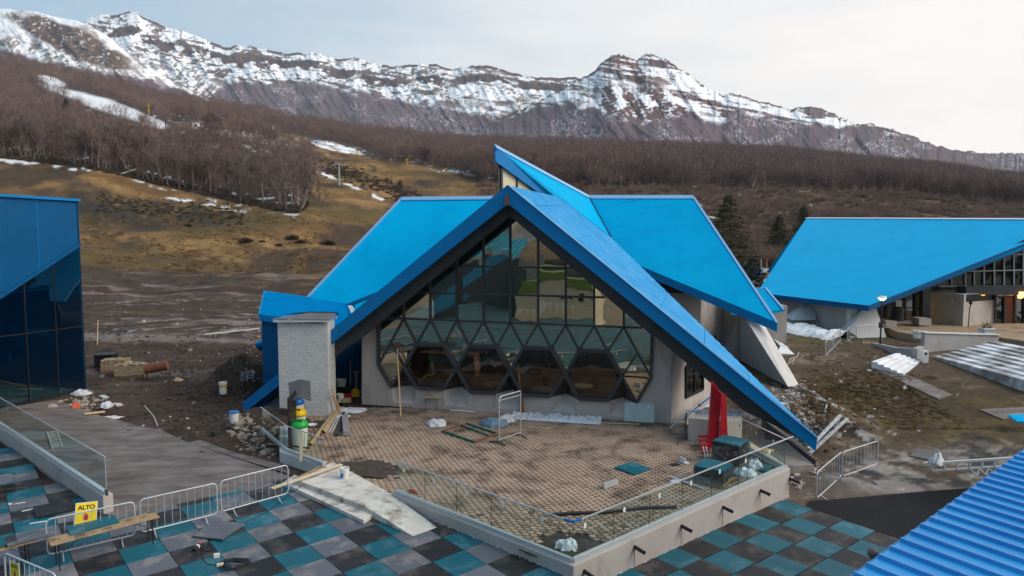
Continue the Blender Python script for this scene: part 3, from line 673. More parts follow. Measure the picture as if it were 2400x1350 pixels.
def far_tree_mesh(seed):
    """lighter tree for the mass of the wood"""
    rnd = random.Random(seed); st = random.getstate(); random.seed(seed); mb = MB(); wide = rnd.uniform(.75, 1.25)
    mb.tube((0, 0, -.03), (rnd.gauss(0, .03), rnd.gauss(0, .03), .55), .015, 4, .008, cap=False)
    for q in range(13):
        z = rnd.uniform(.22, .62); az = rnd.uniform(0, 6.28); a = Vector((0, 0, z)); b = a + Vector((math.cos(az) * .19 * wide, math.sin(az) * .19 * wide, rnd.uniform(.15, .36))); strip(mb, a, b, .016)
    for q in range(190):
        az = rnd.uniform(0, 6.28); r = .30 * wide * rnd.random() ** .6; z = rnd.uniform(.26, .62) + .30 * (1 - (r / (.3 * wide)) ** 2) * rnd.random(); a = Vector((math.cos(az) * r, math.sin(az) * r, z)); b = a + Vector((math.cos(az) * .05 + rnd.gauss(0, .04), math.sin(az) * .05 + rnd.gauss(0, .04), rnd.uniform(.03, .15))); strip(mb, a, b, .0075)
    random.setstate(st); return np.array(mb.v), mb.f
def bush_mesh(seed, flat=.8, n=62, wd=.05):
    rnd = random.Random(seed); st = random.getstate(); random.seed(seed); mb = MB()
    for q in range(n):
        az = rnd.uniform(0, 6.28); el = math.asin(rnd.uniform(.02, 1)); r0 = rnd.uniform(.1, .75)
        d = Vector((math.cos(az) * math.cos(el), math.sin(az) * math.cos(el), math.sin(el) * flat)); a = d * r0 * .5; b = d * rnd.uniform(.42, .56) + Vector((rnd.gauss(0, .05), rnd.gauss(0, .05), rnd.gauss(.03, .05))); strip(mb, a, b, wd)
    random.setstate(st); return np.array(mb.v), mb.f
def join_scatter(name, protos, spots, mat, kind='stuff'):
    """countless plants: one object whose points carry instances. spots: (x, y, z, size, rz, k)"""
    col = bpy.data.collections.new(name + ' kinds')
    for k, (v, f) in enumerate(protos):
        me = bpy.data.meshes.new('%s_kind_%02d' % (name, k)); me.from_pydata(np.asarray(v).tolist(), [], list(f)); me.materials.append(mat)
        col.objects.link(bpy.data.objects.new('%s_kind_%02d' % (name, k), me))
    me = bpy.data.meshes.new(name); me.from_pydata([s[:3] for s in spots], [], [])
    a = me.attributes.new('size', 'FLOAT', 'POINT'); a.data.foreach_set('value', [s[3] for s in spots])
    a = me.attributes.new('turn', 'FLOAT_VECTOR', 'POINT'); a.data.foreach_set('vector', [w for s in spots for w in (0.0, 0.0, s[4])])
    a = me.attributes.new('which', 'INT', 'POINT'); a.data.foreach_set('value', [int(s[5]) for s in spots])
    o = bpy.data.objects.new(name, me); C.objects.link(o); o['kind'] = kind
    g = bpy.data.node_groups.new(name, 'GeometryNodeTree'); g.interface.new_socket('Geometry', in_out='INPUT', socket_type='NodeSocketGeometry'); g.interface.new_socket('Geometry', in_out='OUTPUT', socket_type='NodeSocketGeometry')
    N = g.nodes.new; gi, go, ci, ip = N('NodeGroupInput'), N('NodeGroupOutput'), N('GeometryNodeCollectionInfo'), N('GeometryNodeInstanceOnPoints')
    ci.inputs['Collection'].default_value = col; ci.inputs['Separate Children'].default_value = True; ci.inputs['Reset Children'].default_value = True; ip.inputs['Pick Instance'].default_value = True
    def at(nm, t): q = N('GeometryNodeInputNamedAttribute'); q.data_type = t; q.inputs['Name'].default_value = nm; return [x for x in q.outputs if x.enabled][0]
    k = g.links.new; k(gi.outputs[0], ip.inputs['Points']); k(ci.outputs[0], ip.inputs['Instance']); k(at('size', 'FLOAT'), ip.inputs['Scale']); k(at('turn', 'FLOAT_VECTOR'), ip.inputs['Rotation']); k(at('which', 'INT'), ip.inputs['Instance Index']); k(ip.outputs[0], go.inputs[0])
    md = o.modifiers.new('plants', 'NODES'); md.node_group = g; return o

m_far = M('leafless wood', (.145, .092, .084), (.25, .172, .142), rough=.95, scale=.045, pos=True, detail=8, col3=(.085, .057, .060), scale3=.16, lo3=.5, hi3=.7)
m_heath = M('hillside shrubs', (.165, .102, .080), (.29, .195, .145), rough=.95, scale=.06, pos=True, detail=8, col3=(.105, .080, .046), scale3=.07, lo3=.52, hi3=.68)

def scatter_woods():
    n = 52000; px = RNG.uniform(-260, 2640, n); D = np.exp(RNG.uniform(math.log(222), math.log(1080), n)); x = (px - 1200) / F * D; z = zg(x, D); PX, PY = pxpy(x, D, z)
    fl = interp(px, FOREST_LINE) + 6 * (fbm(x / 12, D / 12, 3, 81) - .5)
    ok = PY < fl
    def inb(cx, cy, rx, ry, a):
        c, s = math.cos(a), math.sin(a); u = (PX - cx) * c + (PY - cy) * s; v = -(PX - cx) * s + (PY - cy) * c; return np.hypot(u / rx, v / ry) < 1
    for b in ((250, 250, 150, 20, .32), (140, 207, 70, 9, .33), (650, 325, 125, 19, .17), (800, 350, 95, 15, .2), (430, 296, 40, 12, .1), (505, 294, 25, 14, 0)): ok &= ~inb(*b)
    ok &= ~((PX > 722) & (PX < 1110) & (PY > fl - 2))
    ok &= RNG.random(n) < np.where(px > 720, .95, np.where(D < 400, .13 + .50 * (fbm(x / 16, D / 16, 3, 82) > .47), .62) * np.where((px > 540) & (PY > 345), .55, 1)) * np.where(D > 700, .8, 1)
    top = PY - 12.0 / D * F; yr = interp(px, [(80, 205), (200, 246), (300, 274), (400, 306)])
    hide = ((px > 85) & (px < 400) & (PY > yr) & (top < yr + 2)) | ((px > 392) & (px < 552) & (PY > 298) & (top < 300))
    ok &= ~(hide & (RNG.random(n) < .86))
    x, D, z, px, PY = x[ok], D[ok], z[ok], px[ok], PY[ok]
    h = (5.5 + 11.5 * RNG.random(len(x)) ** .8) * (1 + .12 * (px > 1120)); app = h / D
    return x, D, z, h, app, px
tx, ty, tz, th_, tapp, tpx = scatter_woods()
infr = np.where((tpx > -30) & (tpx < 2430), tapp, 0)
order = np.argsort(-infr)[:286]
big = np.zeros(len(tx), bool); big[order] = True
for n_, i in enumerate(np.nonzero(big)[0]):
    left = tpx[i] < 1130
    place_tree(float(tx[i]), float(ty[i]), float(tz[i]), float(th_[i]) * 1.12, int(RNG.integers(0, 7)), 'leafless grey-brown tree among the woods on the hillside left of the hall' if left else 'leafless tree in the brown wood above the blue roofs',
               'bare trees on the left hillside' if left else 'bare trees above the roofs', float(RNG.uniform(0, 6.28)))
FT = [far_tree_mesh(300 + k) for k in range(9)]
rest = [(float(tx[i]), float(ty[i]), float(tz[i]), float(th_[i]) * 1.1, float(RNG.uniform(0, 6.28)), int(RNG.integers(0, 9))) for i in np.nonzero(~big)[0]]
print('woods', len(rest)); rest = [rest[i] for i in RNG.permutation(len(rest))[:21000]]
join_scatter('woods', FT, rest, m_far)

# shrubs on the slope right of the hall
n = 24000; px = RNG.uniform(1120, 2640, n); D = np.exp(RNG.uniform(math.log(150), math.log(470), n)); x = (px - 1200) / F * D; z = zg(x, D); PX, PY = pxpy(x, D, z)
ok = (PY > interp(px, FOREST_LINE) - 4) & (fbm(x / 18, D / 18, 4, 91) > .30)
BU = [bush_mesh(400 + k, .8, 260, .020) for k in range(8)]
join_scatter('hillside_shrubs', BU + FT, [(float(x[i]), float(D[i]), float(z[i]) - .1, float(RNG.uniform(2.6, 6.6)), float(RNG.uniform(0, 6.28)), int(RNG.integers(0, 8 if RNG.random() < .38 else 17))) for i in np.nonzero(ok)[0]][:11000], m_heath)
# low scrub along the foot of the left wood and on the dark bank
sp = []
for i in range(900):
    q = RNG.uniform(-120, 735); y0 = interp(q, FOREST_LINE) + RNG.uniform(-9, 5); sp.append((q, float(y0)))
for i in range(380):
    q = RNG.uniform(735, 985); sp.append((q, float(interp(q, [(735, 385), (800, 402), (880, 428), (960, 462), (985, 472)]) + RNG.normal(0, 11))))
spots = []
for p in on_many([q for q, w in sp], [w for q, w in sp]):
    if p[1] > 180: spots.append((p[0], p[1], p[2] - .1, float(RNG.uniform(1.5, 3.6)), float(RNG.uniform(0, 6.28)), int(RNG.integers(0, 8))))
join_scatter('undergrowth', BU, spots, M('undergrowth twigs', (.062, .045, .036), (.11, .08, .058), rough=.95, scale=.1, pos=True))

dk = []
qd = RNG.uniform(225, 570, 420)
for p in on_many(qd, 476 + (qd - 225) * .09 + RNG.normal(0, 13, 420)): dk.append((p[0], p[1], p[2] - .1, float(RNG.uniform(.7, 1.9)), float(RNG.uniform(0, 6.28)), int(RNG.integers(0, 8))))
join_scatter('scrub', BU, dk, m_bush)

# named single trees and bushes
for q, w, h, lab in ((702, 492, 19, 'white-barked bare tree with a crooked trunk at the edge of the wood'), (758, 502, 14, 'lone small bare tree standing apart on the brown slope'),
                     (60, 372, 21, 'tall grey bare tree at the left end of the wood edge'), (160, 372, 19, 'forked pale bare tree near the left edge of the wood'), (270, 392, 20, 'leaning bare tree above the snow strip at the wood edge')):
    p = on(q, w); place_tree(p.x, p.y, p.z, h, {702: 4, 758: 0}.get(q, 5), lab, None, q * .1)
mdb = bush_mesh(431, .6, 200, .022)
def bush(q, w, s, lab, grp=None):
    p = on(q, w); me = bpy.data.meshes.get('dark_bush_foliage')
    if me is None:
        mb = MB(); mb.v = [tuple(r) for r in mdb[0]]; mb.f = list(mdb[1]); mb.m = [0] * len(mb.f)
        for t in range(3):
            v, f = bush_mesh(440 + t, .6, 200, .022); b = len(mb.v); mb.v += [tuple(r * .92) for r in v]; mb.f += [tuple(i + b for i in q_) for q_ in f]
        me = mb.mesh('dark_bush_foliage'); me.materials.append(m_bush)
    o = bpy.data.objects.new('bush', me); C.objects.link(o); o.location = p - Vector((0, 0, .15)); o.scale = (s, s, s); o.rotation_euler = (0, 0, q); return tag(o, lab, 'bush', grp)
for q, w, s, lab in ((576, 567, 4.6, 'flat dark bush alone at the left end of the row on the grass slope'), (614, 567, 2.2, 'small round dark bush second in the row on the grass slope'), (653, 576, 2.6, 'small low bush nearest the mud among those on the slope'),
                     (684, 560, 4.6, 'dark bush topmost in the row on the grass slope'), (704, 569, 3.8, 'dark bush touching the topmost one on the slope'), (768, 573, 5.2, 'largest dark bush right end of the row near the blue roof'),
                     (304, 413, 5.4, 'dark bush with fallen branches at the end of the snow strip'), (335, 420, 3.8, 'dark bush just beyond the branch-strewn one at the snow strip'), (440, 530, 3.0, 'green-brown bush below the small deck on the slope')): bush(q, w, s, lab)

def conifer(name, px_, py_base, D, h, w, lab, mat, seed, dens=900, drop=.35):
    rnd = random.Random(seed); st = random.getstate(); random.seed(seed)
    x = (px_ - 1200) / F * D; z = float(zg(x, D)); t = thing(name, (x, D, z), lab, 'tree')
    MB().tube((0, 0, -.3), (0, 0, h * .97), h * .02, 7, .02).build('trunk', m_bark, t, local=True)
    mb = MB()
    for q in range(int(h * 20)):
        zz = h * (rnd.random() ** .8 * .93 + .06); R = w * (1 - zz / h) ** .75 * rnd.uniform(.7, 1.08) + .15; az = rnd.uniform(0, 6.28)
        a = Vector((0, 0, zz)); b = Vector((math.cos(az) * R, math.sin(az) * R, zz + R * rnd.uniform(-drop, .12))); strip(mb, a, b, .1)
        for k in range(int(7 + R * 7)):
            u = a.lerp(b, rnd.uniform(.25, 1)); d = Vector((rnd.gauss(0, 1), rnd.gauss(0, 1), rnd.gauss(-.15, .6))).normalized(); strip(mb, u, u + d * rnd.uniform(.25, .6), .16)
    mb.build('crown', mat, t, local=True); random.setstate(st); return t
conifer('conifer', 1705, 640, 104, 15.2, 6.6, 'tall ragged olive-green conifer behind the right roof slope', m_needle2, 5)
conifer('conifer', 1762, 640, 101, 5.2, 3.2, 'low spreading green tree at the foot of the tall ragged conifer', m_needle2, 6)
conifer('pine_tree', 1824, 560, 190, 12.0, 5.4, 'rounder dark pine standing left of the other pine above the right roof', m_needle, 7)
conifer('pine_tree', 1880, 580, 180, 15.0, 6.2, 'taller dark pine touching the corner of the right roof ridge', m_needle, 8)
conifer('pine_tree', 172, 260, 440, 17.0, 8.0, 'dark evergreen alone among bare trees beside the snowy ski run', m_needle, 9)
# ------------------------------------------------------------------ polygon clipping and ribbed sheets
def clip2(poly, a, b, c):
    """keep a*x+b*y<=c"""
    out = []; n = len(poly)
    for i in range(n):
        p, q = poly[i], poly[(i + 1) % n]; dp, dq = a * p[0] + b * p[1] - c, a * q[0] + b * q[1] - c
        if dp <= 1e-9: out.append(p)
        if (dp < -1e-9 and dq > 1e-9) or (dp > 1e-9 and dq < -1e-9):
            t = dp / (dp - dq); out.append((p[0] + (q[0] - p[0]) * t, p[1] + (q[1] - p[1]) * t))
    return out
def ribbed(mb, pts, along, pitch, amp, prof='sine', n=None):
    """sheet over a flat polygon with ribs running along a direction"""
    pts = [Vector(p) for p in pts]
    if n is None:
        n = Vector((0, 0, 0))
        for i in range(len(pts)): n += (pts[i] - pts[0]).cross(pts[(i + 1) % len(pts)] - pts[0])
        n.normalize()
        if n.z < 0: n = -n
    v = Vector(along); v = (v - n * v.dot(n)).normalized(); u = v.cross(n).normalized(); o = pts[0]
    q = [((p - o).dot(u), (p - o).dot(v)) for p in pts]; lo = min(a for a, _ in q); hi = max(a for a, _ in q)
    if prof == 'sine': br = [(0, 0), (.25, .5), (.5, 1), (.75, .5)]
    elif prof == 'trap': br = [(0, 0), (.74, 0), (.80, 1), (.92, 1), (.98, 0)]
    else: br = [(0, 0), (.88, 0), (.91, 1), (.96, 1), (.99, 0)]
    ks = []; k = math.floor(lo / pitch)
    while k * pitch < hi + pitch: ks += [((k + a) * pitch, h * amp) for a, h in br]; k += 1
    for (u0, h0), (u1, h1) in zip(ks, ks[1:]):
        if u1 <= lo or u0 >= hi: continue
        c = clip2(clip2(q, 1, 0, u1), -1, 0, -u0)
        if len(c) < 3: continue
        f = lambda x: h0 + (h1 - h0) * (x - u0) / (u1 - u0)
        mb.poly([o + u * x + v * y + n * f(x) for x, y in c])
    return n
def roof_slab(pts, along, pitch, amp, prof, thick, name, mats, parent, skirt=None):
    mb = MB(); pts = [Vector(p) for p in pts]; n = ribbed(mb, pts, along, pitch, amp, prof)
    mb.prism([p - n * .012 for p in pts], -n * thick)
    return mb.build(name, mats, parent), n

E2 = Vector((.231, .973, 0)).normalized(); E1 = Vector((E2.y, -E2.x, 0))
GP = Vector((0, 28.5, 0))
def gp(px, py, off=0.0): return PL(px, py, GP + E2 * off, E2)
ZT = .30                                   # terrace level
F0, F1 = G(850, 948, ZT), G(1572, 992, ZT)
FD = (F1 - F0).normalized(); FN = Vector((-FD.y, FD.x, 0))          # FN points into the hall
def fp(px, py, off=0.0): return PL(px, py, F0 + FN * off, FN)

hall = thing('hall', (0, 31, .3), 'large hall with steep blue roofs and a gable front of grid and hexagon glass', 'building')

# roofs -------------------------------------------------------------
A, T, LT = gp(1190, 435), gp(1915, 1027), gp(569, 944)
pn = plane3(A, T, P(1310, 463, 36.0)); Bk = PL(1306, 461, *pn); M1 = PL(1430, 556, *pn); M2 = PL(1505, 628, *pn)
slope_dir = T - A
rmb = MB(); nrm = ribbed(rmb, [A, T, M2, M1, Bk], slope_dir, .24, .018, 'trap')
rmb.prism([p - nrm * .012 for p in (A, T, M2, M1, Bk)], -nrm * .22)
# left slope, turned away from view
Bl = Bk; Lm = Bk + (LT - A) * .55 + E2 * .3
ribbed(rmb, [A, Bl, Lm, LT], LT - A, .24, .018, 'trap'); nl = (Bl - A).cross(LT - A).normalized(); nl = nl if nl.z > 0 else -nl
rmb.prism([p - nl * .012 for p in (A, Bl, Lm, LT)], -nl * .22)
groof = rmb.build('gable_roof', m_bluestrip, hall)
m_lap = M('sheet lap', (.0, .29, .60), (.0, .32, .64), rough=.5, spec=.1, scale=2)
add_seams(MB(), [A, T, M2, M1, Bk], nrm, slope_dir, 2.3, .03, .01, .026).build('sheet_lap', m_lap, groof)
def strip_on(pl, pts, off, thick, name, mat, par):
    q = [pl(px, py, off) for px, py in pts]; return MB().prism(q, E2 * thick).build(name, mat, par)
fa = MB(); fa.prism([gp(1190, 433, -.06), gp(1916, 1024, -.06), gp(1912, 1058, -.06), gp(1190, 477, -.06)], E2 * .32)
fa.build('fascia', m_bluetrim, groof)
fa = MB(); fa.prism([gp(1189.5, 433, -.06), gp(1189.5, 477, -.06), gp(572, 968, -.06), gp(569, 944, -.06)], E2 * .32)
fa.build('fascia', m_bluetrim, groof)
fl_ = MB()
for a, b in ((A, T), ):
    fl_.bar(a + nrm * .03 - E2 * .04, b + nrm * .03 - E2 * .04, .14, .03, nrm)
fl_.build('flashing', m_ridge, groof)
MB().box(gp(1188, 470, -.1), (.16, .14, .42)).build('ridge_block', m_rust, groof)
# dark truss rafters under the fascia
bm_ = MB(); bm_.prism([gp(1190, 470, .55), gp(1190.5, 503, .55), gp(1531, 786, .55), gp(1690, 918, .55), gp(1748, 966, .55), gp(1822, 1000, .55), gp(1905, 1047, .55)], E2 * .45)
bm_.build('rafter', m_dark, hall)
bm_ = MB(); bm_.prism([gp(1189.5, 470, .55), gp(600, 935, .55), gp(640, 945, .55), gp(760, 856, .55), gp(887, 756, .55), gp(1189.5, 506, .55)], E2 * .45)
bm_.build('rafter', m_dark, hall)

# wing roofs: one pitch, two halves
WY, WZ, WS = 46.0, None, 1.05
WZ = P(1500, 463.5, WY).z
WN_ = Vector((0, -WS, 1)).normalized(); WP = Vector((0, WY, WZ))
def wp(px, py): return PL(px, py, WP, WN_)
down = Vector((0, -1, -WS))
R1, R2, R3, R4 = wp(1380, 463), wp(1625, 463), wp(1821, 757), wp(1505, 626)
mb = MB(); rp = [wp(1290, 463.5), R2, R3, R4, wp(1290, 545)]
n_ = ribbed(mb, rp, R3 - R2, .115, .022, 'sine'); mb.prism([p - n_ * .012 for p in rp], -n_ * .2)
wroof = mb.build('wing_roof', m_blue, hall); add_seams(MB(), rp, n_, R3 - R2, 3.1, .03, .008, .026).build('sheet_lap', m_lap, wroof)
mb = MB(); mb.prism([R4 + Vector((0, -.03, .03)), R3 + Vector((0, -.03, .03)), R3 + Vector((0, -.03, -.52)), R4 + Vector((0, -.03, -.46))], Vector((0, .07, 0))); mb.build('fascia', m_bluetrim, wroof)
mb = MB(); mb.bar(R2 + n_ * .03, R3 + n_ * .03, .16, .07, n_); mb.prism([R2, R3, R3 + Vector((0, 0, -.5)), R2 + Vector((0, 0, -.35))], Vector((.06, 0, 0))); mb.build('rake_trim', m_ridge, wroof)
mb = MB(); mb.bar(R1 + n_ * .05, R2 + n_ * .05, .34, .06, n_); mb.build('ridge_cap', m_ridge, wroof)
L1, Lr, L3, L4 = wp(940, 467), wp(1290, 463.5), wp(690, 730), wp(1000, 745)
mb = MB(); lp = [L1, Lr, wp(1290, 600), L4, L3]; n2_ = ribbed(mb, lp, L3 - L1, .38, .012, 'seam'); mb.prism([p - n2_ * .012 for p in lp], -n2_ * .2)
lroof = mb.build('wing_roof', m_blue, hall)
mb = MB(); mb.bar(L1 + n2_ * .05, Lr + n2_ * .05, .34, .06, n2_); mb.build('ridge_cap', m_ridge, lroof)
mb = MB(); mb.bar(L1 + n2_ * .03, L3 + n2_ * .03, .16, .06, n2_); mb.build('rake_trim', m_ridge, lroof)
# rear pitch, closing the ridge
mb = MB(); rb = [L1, R2, R2 + Vector((1.5, 7.5, -7.4)), L1 + Vector((-1.5, 7.5, -7.4))]; mb.prism(rb, Vector((0, .12, -.15))); mb.build('rear_roof', m_blue, hall)

# prow with the clerestory
P0, P1, P2 = P(1160, 344, 37.0), R1 + Vector((0, 0, .02)), wp(1431, 557) + Vector((0, 0, .05))
pm, nn = plane3(P0, P1, P2); pn3 = nn if nn.z > 0 else -nn
Pf = PL(1300, 459, P0, pn3)
mb = MB(); pp = [P0, P1, P2, Pf]; n3_ = ribbed(mb, pp, P1 - P0, .5, .012, 'seam', pn3); mb.prism([p - pn3 * .012 for p in pp], -pn3 * .2)
prow = mb.build('prow_roof', m_blue, hall)
mb = MB(); d3 = (P2 - P0); d3.z = 0; d3.normalize(); fN = Vector((d3.y, -d3.x, 0))
mb.prism([P0 + fN * .05, P2 + fN * .05, P2 + fN * .05 + Vector((0, 0, -.55)), P0 + fN * .05 + Vector((0, 0, -.80))], -fN * .1); mb.build('fascia', m_bluetrim, prow)
mb = MB(); mb.bar(P0 + pn3 * .04, P1 + pn3 * .04, .34, .06, pn3); mb.build('ridge_cap', m_ridge, prow)
mb = MB(); mb.bar(P1 + n_ * .05, P2 + n_ * .05, .14, .05, n_); mb.build('valley_trim', m_dblue, prow)
wv = P1 - P0; wv.z = 0
mb = MB(); mb.poly([P0 + wv * .03 + Vector((0, 0, -.25)), P1 + Vector((0, 0, -.25)), P1 + Vector((0, 0, -3)), P0 + wv * .03 + Vector((0, 0, -3.6))]); mb.build('rear_wall', m_dark, prow)
cpn = lambda px, py: PL(px, py, P0 + d3 * .42 - fN * .15, fN)
mb = MB(); mb.prism([cpn(1177, 390), cpn(1209.5, 412), cpn(1209.5, 470), cpn(1177, 470)], -fN * .05); mb.build('clerestory_panel', m_cream, prow)
mb = MB(); mb.prism([cpn(1212.5, 414), cpn(1250, 450), cpn(1250, 470), cpn(1212.5, 470)], -fN * .05); mb.build('clerestory_panel', m_cream, prow)
mb = MB(); mb.bar(cpn(1174.5, 380) + fN * .03, cpn(1174.5, 480) + fN * .03, .13, .13, fN); mb.bar(cpn(1211, 405) + fN * .03, cpn(1211, 480) + fN * .03, .08, .1, fN); mb.build('post', m_dark, prow)

# glazed front -------------------------------------------------------
XC = [886.7, 946, 1008.4, 1070, 1133, 1196, 1261, 1326, 1392.5, 1462, 1528]
r1 = lambda x: 624 + (x - 1070) * .014
r2 = lambda x: 686 + (x - 1008) * .027
r3 = lambda x: 746.6 + (x - 946) * .039
win = thing('window_frame', fp(1200, 760) - hall.location); win.parent = hall
WL = hall.location + win.location
class _P: pass
def pane(pix, mat, off=0.02, pts=None):
    q = pts if pts else [fp(x, y, off) for x, y in pix]
    if not pts:
        ta, tb2 = random.gauss(0, .007), random.gauss(0, .007); c = sum(q, Vector((0, 0, 0))) / len(q); q = [p + FN * ((p - c).dot(FD) * ta + (p.z - c.z) * tb2) for p in q]
    me = bpy.data.meshes.new('pane'); me.from_pydata([tuple(p - WL) for p in q], [], [tuple(range(len(q)))]); me.materials.append(mat)
    o = bpy.data.objects.new('pane', me); C.objects.link(o); o.parent = win; return o
top = [(886.7, 754.4), (1196, 502), (1528, 781), (1528, 800), (886.7, 800)]
def below(poly, f): # keep above the row line (smaller y)
    a = f(0.0); k = f(1.0) - a; return clip2(poly, -k, 1, a)
def above(poly, f):
    a = f(0.0); k = f(1.0) - a; return clip2(poly, k, -1, -a)
up = below(top, r3)
for x0, x1 in zip(XC, XC[1:]):
    c = clip2(clip2(up, 1, 0, x1), -1, 0, -x0)
    for lo_, hi_ in ((None, r1), (r1, r2), (r2, r3)):
        q = c
        if hi_ is not None: q = below(q, hi_)
        if lo_ is not None: q = above(q, lo_)
        if len(q) >= 3:
            ar = abs(sum(q[i][0] * q[(i + 1) % len(q)][1] - q[(i + 1) % len(q)][0] * q[i][1] for i in range(len(q)))) / 2
            if ar > 60: pane(q, gl_upper)
pk = [(x, r3(x)) for x in XC[1:10]]
nd = [(977, 807), (1039.5, 808.5), (1100, 811.5), (1164, 813), (1226.5, 815), (1292, 817), (1357, 821), (1424, 824)]
sd = [(947, 860), (1070, 862), (1196, 869.5), (1326, 877), (1458, 883)]
mL, mR, cL, cR, bL, bR = (918.6, 803.5), (1493, 828), (887, 855), (1526, 885), (917.6, 906.6), (1492, 943)
HB = [((977, 908), (1039, 912)), ((1102, 918), (1162, 920)), ((1225.5, 925), (1289, 928)), ((1357, 934), (1427, 936.5))]
Q = [(963, 900), (1082, 903.5), (1204, 910), (1327, 920), (1459, 928)]
PB = [((922, 944), (970, 946)), ((1043, 951), (1093, 953)), ((1167, 957), (1215, 959)), ((1295, 963), (1350, 968)), ((1430, 974), (1484, 980))]
for k in range(8): pane([pk[k], pk[k + 1], nd[k]], gl_upper)
for k, h in ((1, 0), (3, 2), (5, 4), (7, 6)): pane([pk[k], nd[h + 1], nd[h]], gl_upper)
for k, h, s in ((2, 1, 1), (4, 3, 2), (6, 5, 3)): pane([pk[k], nd[h + 1], sd[s], nd[h]], gl_upper)
pane([pk[0], nd[0], sd[0], mL], gl_upper); pane([mL, sd[0], bL, cL], gl_upper); pane([(886.7, 752), pk[0], mL, cL], gl_upper)
pane([pk[8], mR, sd[4], nd[7]], gl_upper); pane([mR, cR, bR, sd[4]], gl_upper); pane([pk[8], (1528, 781), cR, mR], gl_upper)
HX_ = []
for h in range(4):
    hx6 = [nd[2 * h], nd[2 * h + 1], sd[h + 1], HB[h][1], HB[h][0], sd[h]]; HX_.append(hx6); pane(hx6, gl_hex, -.04)
RD = .62
qp = [fp(x, y, RD) for x, y in Q]
lowL = [bL] + [HB[k][1] for k in range(4)]; lowR = [HB[k][0] for k in range(4)] + [bR]
for k in range(5):
    s_ = fp(*sd[k]); pane(None, gl_hex, pts=[s_, qp[k], fp(*lowL[k])]); pane(None, gl_hex, pts=[s_, fp(*lowR[k]), qp[k]])
fr = MB()
def fbar(a, b, w=.11, d=.12, off=0.0): fr.bar(fp(*a, off), fp(*b, off), w, d, -FN)
gl = lambda x: 754.4 + (502 - 754.4) * (x - 886.7) / (1196 - 886.7) if x < 1196 else 502 + (781 - 502) * (x - 1196) / (1528 - 1196)
for x in XC[1:10]: fbar((x, gl(x)), (x, r3(x)), .085, .16)
for f, x0, x1 in ((r1, 1047, 1345), (r2, 971, 1418), (r3, 897, 1505)): fbar((x0, f(x0)), (x1, f(x1)), .085, .13)
fbar((886.7, 754.4), (1196, 502), .13, .2); fbar((1196, 502), (1528, 781), .13, .2); fbar((886.7, 754), cL, .12, .2); fbar((1528, 781), cR, .12, .2)
fbar(cL, bL, .13, .2); fbar(cR, bR, .13, .2)
for k in range(8): fbar(pk[k], nd[k], .09, .14); fbar(pk[k + 1], nd[k], .09, .14)
fbar(pk[0], cL, .09, .14); fbar(pk[8], cR, .09, .14); fbar(mL, sd[0], .09, .14); fbar(mR, sd[4], .09, .14); fbar(sd[0], bL, .1, .16); fbar(sd[4], bR, .1, .16)
for k in range(5):
    s_ = fp(*sd[k]); fr.bar(s_, qp[k], .07, .1, -FN); fr.bar(qp[k], fp(*lowL[k]), .07, .1); fr.bar(qp[k], fp(*lowR[k]), .07, .1)
fr.build('mullion', m_dark, win)
for hx6 in HX_:
    hm = MB(); cx = sum(p[0] for p in hx6) / 6; cy = sum(p[1] for p in hx6) / 6
    for i in range(6):
        a, b = hx6[i], hx6[(i + 1) % 6]; hm.bar(fp(*a, -.07), fp(*b, -.07), .15, .20, -FN); hm.tube(fp(*a, .03), fp(*a, -.165), .078, 8)
    hm.build('hexagon_frame', m_dark, win)

# painted concrete round the glazing
base = lambda x: 948 + (x - 850) * .0609
w = MB(); w.prism([fp(848, base(848)), fp(848, 787), fp(886, 757), fp(886, 855), fp(917, 908), fp(922, 944), fp(922, base(922))], FN * .25)
w.build('front_wall', m_conc, hall)
w = MB(); w.prism([fp(1493, 944), fp(1527, 886), fp(1529, 783), fp(1572, 815), fp(1572, base(1572)), fp(1484, base(1484)), fp(1484, 980)], FN * .25); w.build('front_wall', m_conc, hall)
w = MB()
for h in range(4): w.prism([fp(*HB[h][0]), fp(*HB[h][1]), fp(*PB[h + 1][0]), fp(PB[h + 1][0][0], base(PB[h + 1][0][0])), fp(PB[h][1][0], base(PB[h][1][0])), fp(*PB[h][1])], FN * .2)
for k in range(5):
    l_, r_ = PB[k]; w.prism([fp(*l_), fp(*r_), fp(r_[0], base(r_[0])), fp(l_[0], base(l_[0]))], FN * .2)
    w.poly([fp(*l_), fp(*r_), qp[k]]); w.poly([fp(*lowL[k]), fp(*l_), qp[k]]); w.poly([fp(*r_), fp(*lowR[k]), qp[k]])
w.build('sill_wall', m_conc, hall)
# right flank with its window
zt = fp(1572, 815).z; S0 = F1 + FN * .0; FLD = (G(1668, 934, ZT) - F1).normalized(); FLN = Vector((FLD.y, -FLD.x, 0)); sw = lambda t, z: S0 + FLD * t + Vector((0, 0, z - ZT))
w = MB(); w.prism([sw(.02, ZT - .6), sw(6.2, ZT - .6), sw(6.2, zt - 1.1), sw(.02, zt - .02)], -FLN * .22); w.build('flank_wall', m_conc, hall)
sp_ = lambda px, py, off=0.0: PL(px, py, S0 + FLN * (.02 + off), FLN)
fw = [(1608, 931), (1608, 862), (1619, 842), (1648, 868), (1648, 912)]
w = MB(); w.prism([sp_(x, y) for x, y in fw], FLN * .02); w.build('flank_window', gl_dark, hall)
w = MB()
for a, b in zip(fw, fw[1:] + fw[:1]): w.bar(sp_(*a, .03), sp_(*b, .03), .10, .08, FLN)
for a, b in (((1608, 880), (1648, 870)), ((1628, 856), (1628, 922)), ((1612, 880), (1628, 856)), ((1628, 856), (1646, 876))): w.bar(sp_(*a, .03), sp_(*b, .03), .08, .07, FLN)
w.build('flank_window_frame', m_black, hall)
